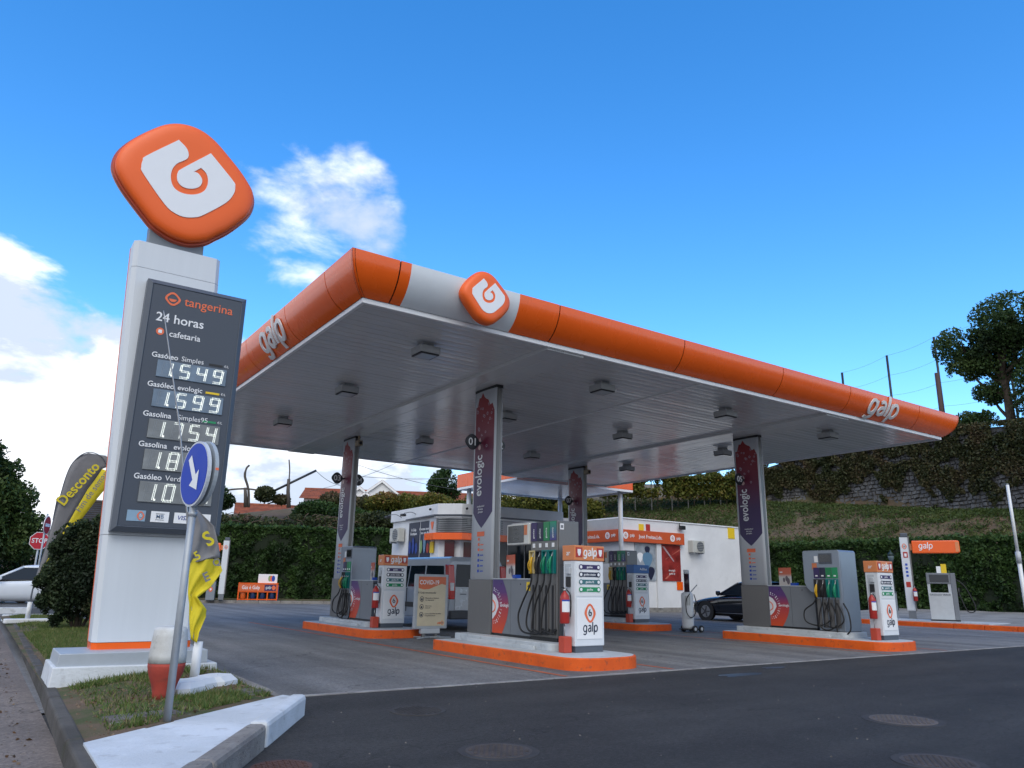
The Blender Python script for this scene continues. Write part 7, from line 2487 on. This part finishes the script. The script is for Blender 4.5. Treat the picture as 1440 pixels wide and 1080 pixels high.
tree('oak_tree', 'thin-crowned tree on top of the stone wall at the right edge', (40.6, 5.7, 10.0), 8.0, 0.30,
     [(-0.3, -0.9, 7.0, 2.2, 2.2, 1.7), (-0.7, 1.9, 5.9, 1.5, 1.6, 1.3), (0.2, -3.0, 6.3, 2.2, 2.2, 1.9), (-0.4, 1.7, 4.5, 1.2, 1.3, 0.8), (0.1, 0.2, 4.6, 1.5, 1.5, 1.1), (0.1, -2.2, 3.2, 1.6, 1.9, 1.4), (0.1, 0.9, 2.9, 1.0, 1.0, 0.8), (0.0, 2.0, 1.3, 1.1, 1.4, 0.7), (0.2, -2.6, 1.2, 1.6, 2.2, 0.9), (0.4, -4.5, 4.2, 2.0, 2.2, 2.4), (-0.2, 0.5, 5.6, 1.6, 1.6, 1.2), (0.0, -0.8, 5.6, 1.4, 1.4, 1.3)], 64000, 0.19, TREE_L, 41, thin=-0.16, droop=0.25, shell=0.42)
bush('conifer', 'dense dark green shrub beside the oak on the stone wall', (39.4, 3.5, 9.8), [(0, 0, 2.2, 1.5, 1.6, 2.2), (0.2, -1.2, 4.2, 1.6, 2.0, 1.9), (0, -1.8, 1.6, 1.6, 1.8, 1.8)], 15000, 0.16, HEDGE_L, 43, cat='shrub')

# overgrown bank behind the left hedge: brambles, then autumn-coloured vines
def on_bank(x, y):
    best = None
    for i, (f, c) in enumerate(PR):
        d = (c - f)
        u = ((x - f.x) * d.x + (y - f.y) * d.y) / (d.x ** 2 + d.y ** 2)
        q = f + d * u
        e = (q.x - x) ** 2 + (q.y - y) ** 2
        if best is None or e < best[0]:
            best = (e, i, u)
    return bank_point(best[1], min(max(best[2], 0), 1)).z


spots = [  # x, y, radius x/y, height, palette, label
    (3.6, 37.0, 2.2, 2.6, SHRUB_L, 'brown-green bramble thicket above the hedge, beside the price board'),
    (7.0, 36.2, 2.2, 2.2, SHRUB_L, 'bramble thicket with bare brown stems above the hedge, below the dead tree'),
    (10.2, 35.4, 2.0, 2.0, SHRUB_L, 'low bramble thicket above the hedge, left of the left rear column'),
    (0.2, 38.2, 2.6, 3.0, HEDGE_L, 'dark evergreen thicket behind the price sign board'),
    (11.4, 39.0, 2.0, 2.1, HEDGE_L, 'rounded dark green shrub left of the left rear column'),
    (13.9, 39.6, 1.9, 1.9, IVY_L, 'reddish shrub just behind the left rear column'),
    (16.6, 38.6, 2.2, 1.7, VINE_L, 'yellow-green vine mass right of the left rear column'),
    (19.4, 36.5, 2.2, 1.8, VINE_L, 'yellow-green vine mass above the roof of the kiosk, left of the small canopy'),
    (22.0, 34.6, 2.2, 2.1, VINE_L, 'autumn vine mass behind the small canopy post'),
    (25.0, 32.6, 2.4, 2.6, VINE_L, 'autumn vine mass seen under the small canopy'),
    (14.2, 34.0, 2.2, 1.9, SHRUB_L, 'dark olive thicket between hedge and vines behind the kiosk'),
    (17.6, 31.6, 2.2, 1.8, SHRUB_L, 'olive thicket behind the kiosk parapet'),
    (28.0, 30.2, 2.2, 2.0, VINE_L, 'vine mass left of the column on the right rear island'),
    (13.0, 36.6, 1.8, 2.0, HEDGE_L, 'dark green shrub low behind the left rear column'),
]
for i, (x, y, r, h, m, nm) in enumerate(spots):
    z = on_bank(x, y)
    rr = random.Random(i)
    bl = [(0, 0, h * 0.45, r, r * 0.8, h * 0.55)] + [(rr.uniform(-1, 1) * r * 0.8, rr.uniform(-0.5, 0.5) * r, h * rr.uniform(0.4, 0.8), r * 0.5, r * 0.45, h * 0.35) for _ in range(5)]
    b = bush('thicket', nm, (x, y, z - 0.2), bl, 9000, 0.21, m, 60 + i, cat='shrub', group='shrubs on the overgrown bank', stems=4)
    if i in (0, 1, 2):
        mb = MB()
        for k in range(40):
            a = rr.uniform(0, 2 * PI)
            p = Vector((rr.uniform(-1, 1) * r * 0.9, -r * 0.72 + rr.uniform(-0.2, 0.3), h * rr.uniform(0.2, 0.95)))
            d = Vector((rr.uniform(-1, 1), rr.uniform(-0.3, 0.3), rr.uniform(-0.6, 0.6))) * 0.9
            mb.tube([p, p + d * 0.5 + Vector((0, 0, 0.12)), p + d], 0.022, 4)
        mb.build('dry_stems', mat('dry_stem', (0.13, 0.085, 0.06), 0.9, var=0.3), b)['kind'] = 'stuff'

for i, (x, y, z, h, nm) in enumerate(((22.6, 41.0, 8.0, 2.9, 'young green tree in front of the gabled house'), (27.0, 38.8, 8.2, 2.9, 'round green tree left of the small orange canopy'), (5.2, 43.8, 6.3, 2.2, 'spiky palm-like shrub at the left end of the dead tree'))):
    tree('garden_tree', nm, (x, y, z - 0.6), h * 0.8, 0.08, [(0, 0, h * 0.6, 1.3, 1.2, h * 0.42), (0.7, 0, h * 0.45, 0.9, 0.8, h * 0.3), (-0.7, 0, h * 0.5, 0.9, 0.8, h * 0.3), (0.1, 0, h * 0.9, 0.5, 0.5, h * 0.28)], 7000, 0.2, HEDGE_L, 90 + i, 'garden trees above the bank', thin=-0.2)

# grass and weeds on the bank
L, T = [], []
rr = random.Random(5)
while len(L) < 60000:
    i = rr.uniform(40, len(PR) - 2)
    u = rr.random()
    p = bank_point(int(i), u).lerp(bank_point(int(i) + 1, u), i - int(i))
    g = noise.noise((p.x * 0.45, p.y * 0.45, 3.0)) + 0.5 * noise.noise((p.x * 1.6, p.y * 1.6, 7.0)) + 0.55 * (u > 0.72) + 0.35 * (u < 0.25) + (0.5 if i < 62 else 0)
    if g < 0.08 and rr.random() > 0.14:
        continue
    L.append((p.x, p.y, p.z + rr.uniform(0.0, 0.22)))
    T.append(0.45 + 0.5 * noise.noise((p.x * 0.6, p.y * 0.6, 1.0)))
tag(leaves('bank_vegetation', L, 0.26, GRASS_L, None, np.array(T), seed=8, aspect=0.22), 'rough grass and weeds covering the earth bank', 'grass', kind='stuff')

bp = []
while len(bp) < 5000:
    i = rr.uniform(40, len(PR) - 2)
    u = rr.random()
    p = bank_point(int(i), u).lerp(bank_point(int(i) + 1, u), i - int(i))
    bp.append((p.x, p.y, p.z - 0.02))
grit('bank_stones', bp, 0.11, two_tone('bank_clod', (0.15, 0.10, 0.062), (0.07, 0.055, 0.035), 0.8, 0.95, bump=0), 'brown clods and stones strewn over the bare earth bank', 'stones')

# ---------------------------------------------------------------- vines on a trellis behind the shop
for k, (xa, ya, xb, yb) in enumerate(((28.2, 30.6, 33.0, 26.8), (33.2, 26.6, 38.2, 23.2))):
    t = thing('vine_trellis', ('leafy vine row on posts above the white shop, nearer the small canopy', 'leafy vine row on posts above the white shop, beside the right front column')[k], 'vine', (xa, ya, 7.0), 0, 'vine rows behind the shop')
    dx, dy = xb - xa, yb - ya
    rng = np.random.default_rng(70 + k)
    n = 17000
    s = rng.random(n)
    z = 2.0 + np.abs(rng.normal(0, 0.30, n)) - 1.5 * (rng.random(n) < 0.45) * rng.random(n)
    w = rng.normal(0, 0.35, n)
    keep = np.array([noise.noise((float(a) * 6, float(b), k)) > -0.35 for a, b in zip(s, z)])
    c = np.stack([dx * s + w * 0.6, dy * s + w, z], 1)[keep]
    leaves('foliage', c, 0.22, VINE_L, t, 0.42 + 0.3 * rng.normal(size=len(c)) * 0.5, seed=71 + k)
    for q in range(5):
        u = (q + 0.5) / 5
        MB().tube([(dx * u, dy * u, -0.3), (dx * u, dy * u, 2.3)], 0.045, 7).build('post', CONCRETE, t)
        MB().tube(smooth_path([(dx * u + 0.4, dy * u - 0.2, 0), (dx * u + 0.3, dy * u - 0.3, 1.0), (dx * u + 0.1, dy * u, 2.1)], 3), 0.035, 5).build('stem', BARK, t)
    MB().tube([(0, 0, 2.15), (dx, dy, 2.15)], 0.02, 5).build('wire', GALV, t)
t = thing('garden_wall', 'pale block wall behind the vine rows above the shop', 'wall', (34.5, 30.5, 7.3))
for k in range(12):
    for r_ in range(3):
        MB().box(-6.5 + 1.1 * k + (0.5 if r_ % 2 else 0), -0.1, 0.62 * r_, -5.42 + 1.1 * k + (0.5 if r_ % 2 else 0), 0.1, 0.62 * r_ + 0.60).build('block', CONCRETE, t)
t.rotation_euler = (0, 0, R(-37))

# ---------------------------------------------------------------- stone retaining wall
WALL = [(40.11, 24.54, 7.56, 9.77), (40.55, 22.29, 7.42, 10.27), (41.13, 19.7, 7.17, 10.81), (41.35, 16.55, 6.8, 10.93), (40.89, 13.32, 6.4, 10.91), (40.06, 9.39, 5.94, 10.89), (38.65, 5.04, 5.44, 10.34), (37.58, 2.08, 5.07, 9.96), (36.2, -3.0, 4.7, 9.5)]
t = thing('stone_wall', 'tall grey rubble retaining wall half grown over with ivy', 'wall', (40, 12, 5.0))
o = Vector(t.location)
WS = []
for i in range(len(WALL) - 1):
    for j in range(8):
        u = j / 8
        WS.append(tuple(WALL[i][q] + (WALL[i + 1][q] - WALL[i][q]) * u for q in range(4)))
WS.append(WALL[-1])
mb = MB().grid([[(x - o.x, y - o.y, b - 0.8 - o.z) for x, y, b, c in WS], [(x - o.x, y - o.y, c - o.z) for x, y, b, c in WS], [(x + 0.9 - o.x, y + 0.3 - o.y, c - o.z) for x, y, b, c in WS]], False)
mb.build('mortar_core', mat('wall_mortar', (0.075, 0.07, 0.065), 0.95, var=0.3, scale=2), t)
dist = [0.0]
for a, b in zip(WS[:-1], WS[1:]):
    dist.append(dist[-1] + math.hypot(b[0] - a[0], b[1] - a[1]))
dist = np.array(dist)
WA = np.array(WS)
rr = random.Random(9)
STONE = two_tone('rubble_stone', (0.19, 0.185, 0.18), (0.085, 0.08, 0.078), 1.9, 0.95, c3=(0.06, 0.06, 0.055), scale3=5, w3=0.6, bump=0.8, bscale=20, lo=0.35, hi=0.65)
st = MB()
z = 4.6
while z < 11.2:
    h = rr.uniform(0.17, 0.30)
    s = rr.uniform(0, 0.4)
    while s < dist[-1] - 0.6:
        w = rr.uniform(0.18, 0.52)
        sm = s + w / 2
        base, topz = np.interp(sm, dist, WA[:, 2]), np.interp(sm, dist, WA[:, 3])
        if base - 0.3 < z and z + h < topz + rr.uniform(-0.1, 0.15):
            a = [np.interp(s + 0.02, dist, WA[:, q]) for q in (0, 1)]
            b = [np.interp(s + w - 0.02, dist, WA[:, q]) for q in (0, 1)]
            d = Vector((b[0] - a[0], b[1] - a[1], 0)).normalized()
            nn = Vector((-d.y, d.x, 0))
            if nn.x > 0:
                nn = -nn
            pr_ = rr.uniform(0.05, 0.16)
            j = lambda: rr.uniform(-0.055, 0.055)
            q4 = [(a, z + 0.015 + j()), (b, z + 0.015 + j()), (b, z + h - 0.02 + j()), (a, z + h - 0.02 + j())]
            back = [(p[0] - o.x, p[1] - o.y, zz - o.z) for p, zz in q4]
            cxm = Vector(((a[0] + b[0]) / 2 - o.x, (a[1] + b[1]) / 2 - o.y, z + h / 2 - o.z))
            front = []
            for p in back:
                v_ = Vector(p).lerp(cxm, 0.10 + rr.uniform(0, 0.16)) + nn * pr_
                front.append(tuple(v_))
            st.add(back + front, [(4, 5, 6, 7), (0, 1, 5, 4), (1, 2, 6, 5), (2, 3, 7, 6), (3, 0, 4, 7)])
        s += w
    z += h
st.build('stones', STONE, t)['kind'] = 'stuff'
# ivy hanging over the wall
L, T = [], []
while len(L) < 70000:
    s = rr.uniform(0, dist[-1] - 0.2)
    x, y, b, c = [np.interp(s, dist, WA[:, q]) for q in range(4)]
    u = rr.random()
    z = b + (c - b + 0.35) * u
    hang = 0.30 - 0.34 * noise.noise((s * 0.32, 1.0, 0.5)) - 0.25 * noise.noise((s * 1.1, 4.0, 0.5))
    low_ = noise.noise((s * 0.5, z * 0.6, 8.0)) > 0.22
    if not (u > hang or low_) or noise.noise((s * 1.4, z * 1.4, 2.0)) < -0.30:
        continue
    off = abs(rr.gauss(0.18, 0.16)) * (0.6 + 0.9 * u)
    L.append((x - off, y - off * 0.25, z - 0.1))
    T.append(0.45 + 0.5 * noise.noise((s * 0.7, z * 0.7, 6.0)))
iv = leaves('ivy', L, 0.17, IVY_L, None, np.array(T), seed=12)
tag(iv, 'olive and rusty ivy hanging over the stone retaining wall', 'ivy', kind='stuff')

# ---------------------------------------------------------------- net fence on the terrace
t = thing('net_fence', 'tall dark net poles with fine netting above the stone wall', 'fence', (45, 15, 10))
npos = [(43.57, 17.7, 17.16), (45.1, 14.95, 18.14), (46.5, 12.1, 19.11), (48.3, 8.2, 20.3)]
for x, y, z in npos:
    MB().tube([(x - 45, y - 15, -0.5), (x - 45, y - 15, z - 10)], 0.085, 8).build('pole', mat('pole_black', (0.018, 0.02, 0.026), 0.5), t)
MB().tube([(46.42 - 45, 12.25 - 15, 0), (46.45 - 45, 12.2 - 15, 6.4)], 0.16, 8).build('pole_sleeve', mat('rusty_pole', (0.07, 0.04, 0.035), 0.7), t)
for (xa, ya, za), (xb, yb, zb) in zip(npos[:-1], npos[1:]):
    nt_ = MB()
    for k in range(5):
        u = k / 5
        za_, zb_ = za - (za - 10.5) * u, zb - (zb - 10.5) * u
        pts = [(xa + (xb - xa) * q / 6 - 45, ya + (yb - ya) * q / 6 - 15, za_ + (zb_ - za_) * q / 6 - 10 - 0.16 * (1 - (q / 3 - 1) ** 2)) for q in range(7)]
        nt_.tube(pts, 0.008, 4)
    nt_.build('net_line', mat('net_grey', (0.16, 0.2, 0.26), 0.8), t)['kind'] = 'stuff'

# ---------------------------------------------------------------- dead pollarded tree and its props
t = thing('dead_tree', 'bare dead tree with stubby trunks and one long straight pole', 'tree', (8.5, 42.5, 6.2))
o = Vector(t.location)
DW = mat('dead_wood', (0.10, 0.085, 0.075), 0.9, var=0.3)


def dd(x, y, z):
    return (x - o.x, y - o.y, z - o.z)


MB().tube([dd(7.35, 43.0, 6.3), dd(7.25, 43.0, 7.1), dd(7.15, 43.0, 7.7)], [0.16, 0.13, 0.11], 8).build('trunk', DW, t)
MB().tube([dd(10.2, 42.1, 6.4), dd(10.05, 42.15, 7.6), dd(10.02, 42.15, 8.5)], [0.17, 0.14, 0.12], 8).build('trunk', DW, t)
MB().tube(smooth_path([dd(7.55, 42.95, 6.3), dd(7.40, 43.0, 7.6), dd(7.05, 43.0, 8.5), dd(7.10, 43.0, 9.1), dd(7.28, 43.0, 9.35)], 3), [0.09] * 8 + [0.07] * 5, 6).build('branch', DW, t)
MB().tube(smooth_path([dd(10.05, 42.15, 8.4), dd(10.02, 42.15, 9.2), dd(9.92, 42.2, 9.95)], 3), 0.05, 5).build('branch', DW, t)
MB().tube(smooth_path([dd(4.6, 43.8, 6.9), dd(6.0, 43.4, 7.45), dd(7.3, 43.0, 7.62), dd(8.4, 42.7, 7.5), dd(8.8, 42.55, 7.35)], 4), 0.07, 6).build('branch', DW, t)
MB().tube([dd(8.75, 42.55, 7.35), dd(11.85, 41.53, 9.25)], 0.09, 7).build('pole', mat('pole_black', (0.018, 0.02, 0.026), 0.5), t)
bush('thicket', 'small rust-coloured leaf cluster on the dead tree', (8.5, 42.5, 6.6), [(0, 0, 0.7, 0.8, 0.6, 0.6), (1.2, 0, 0.4, 0.7, 0.5, 0.4)], 2200, 0.22, IVY_L, 101, cat='shrub', group='shrubs on the overgrown bank', core=False)


# ---------------------------------------------------------------- houses
def house(label, loc, rz, w, d, zw, zr, gable=None, TILE=TILE):
    t = thing('house', label, 'house', loc, rz, 'houses above the bank')
    MB().box(-w / 2, 0, 0, w / 2, d, zw).build('wall', PLASTER, t)
    # tiled roof, ridge along x, tiles in courses
    for sgn, nm in ((-1, 'roof_slope'), (1, 'roof_slope')):
        rows = []
        N = 9
        for k in range(N + 1):
            u = k / N
            yy = d / 2 + sgn * (d / 2 + 0.5) * (1 - u)
            zz = zw - 0.15 + (zr - zw + 0.15) * u
            for e in (0, 1):
                rows.append([(-w / 2 - 0.4, yy, zz + 0.05 * e), (w / 2 + 0.4, yy, zz + 0.05 * e)])
        MB().grid(rows if sgn < 0 else [r_[::-1] for r_ in rows], False).build(nm, TILE, t, thick=0.06)
    MB().tube([(-w / 2 - 0.4, d / 2, zr + 0.04), (w / 2 + 0.4, d / 2, zr + 0.04)], 0.14, 8).build('ridge', TILE, t)
    for sx in (-1, 1):
        MB().add([(sx * w / 2, 0, zw), (sx * w / 2, d, zw), (sx * w / 2, d / 2, zr - 0.05)], [(0, 1, 2)]).build('gable_wall', PLASTER, t)
    for k in range(max(2, int(w / 3.5))):
        x = -w / 2 + (k + 0.5) * w / max(2, int(w / 3.5))
        wd = MB().box(x - 0.5, -0.05, zw - 1.9, x + 0.5, 0.02, zw - 0.6).build('window', GLASS_DARK, t)
        MB().box(x - 0.58, -0.07, zw - 1.98, x + 0.58, -0.02, zw - 1.9).build('sill', TRIM, wd)
    if gable:
        for gx, gw, gz, win in gable:
            e = zw + 0.1
            pts = [(gx - gw / 2, zw - 2.2), (gx + gw / 2, zw - 2.2), (gx + gw / 2, e + 0.1), (gx, gz), (gx - gw / 2, e + 0.1)]
            gg = MB().prism(pts, 'y', -1.6, d * 0.45).build('gable', PLASTER, t)
            for s in (-1, 1):
                a, b = (gx, gz + 0.16), (gx + s * (gw / 2 + 0.35), e - 0.14)
                MB().prism([(a[0], a[1]), (b[0], b[1]), (b[0], b[1] - 0.22), (a[0], a[1] - 0.24)], 'y', -1.82, -1.66).build('barge_board', TRIM, gg)
                MB().add([(a[0], -1.64, a[1]), (b[0], -1.64, b[1]), (b[0], d * 0.45, b[1]), (a[0], d * 0.45, a[1])], [(0, 1, 2, 3)]).build('gable_roof', TILE, gg, thick=0.08)
            if win:
                MB().box(gx + 0.05, -1.66, e - 0.35, gx + 0.85, -1.60, e + 0.45).build('window', mat('yellow_blind', (0.50, 0.36, 0.16), 0.7), gg)
    return t


house('white gabled house with orange tiled roof above the autumn vines', (24.6, 54.6, 4.85), R(-26), 17.0, 7.0, 4.2, 5.35, [(-1.1, 3.8, 5.75, True), (-3.2, 2.0, 5.05, False)])
house('low house with orange tiled roof behind the dead tree', (12.6, 54.2, 4.05), R(-14), 5.2, 5.0, 2.75, 3.75)
house('pale house with dark eaves behind the upright banner', (-2.4, 33.4, 0.0), R(-4), 4.6, 5.0, 4.2, 5.3, TILE=two_tone('dark_tile', (0.06, 0.05, 0.045), (0.04, 0.035, 0.03), 1.4, 0.9))

# overhead cables
for k, (a, b, nm) in enumerate((((15.5, 42.2, 10.1), (23.2, 38.2, 8.35), 'thin overhead cable sloping down behind the left rear column'), ((12.2, 43.5, 7.9), (18.5, 41.0, 10.6), 'thin overhead cable rising to the left rear column'), ((15.0, 42.0, 9.2), (24.0, 38.0, 9.6), 'thin sagging cable above the gabled house'), ((11.85, 41.53, 9.2), (14.6, 42.5, 8.4), 'thin cable tied to the straight pole of the dead tree'))):
    A_, B_ = Vector(a), Vector(b)
    pts = [A_.lerp(B_, q / 10) - Vector((0, 0, 0.25 * (1 - (q / 5 - 1) ** 2))) for q in range(11)]
    tag(MB().tube(pts, 0.018, 4).build('overhead_cable', mat('cable_grey', (0.10, 0.11, 0.12), 0.7)), nm, 'cable', 'overhead cables')
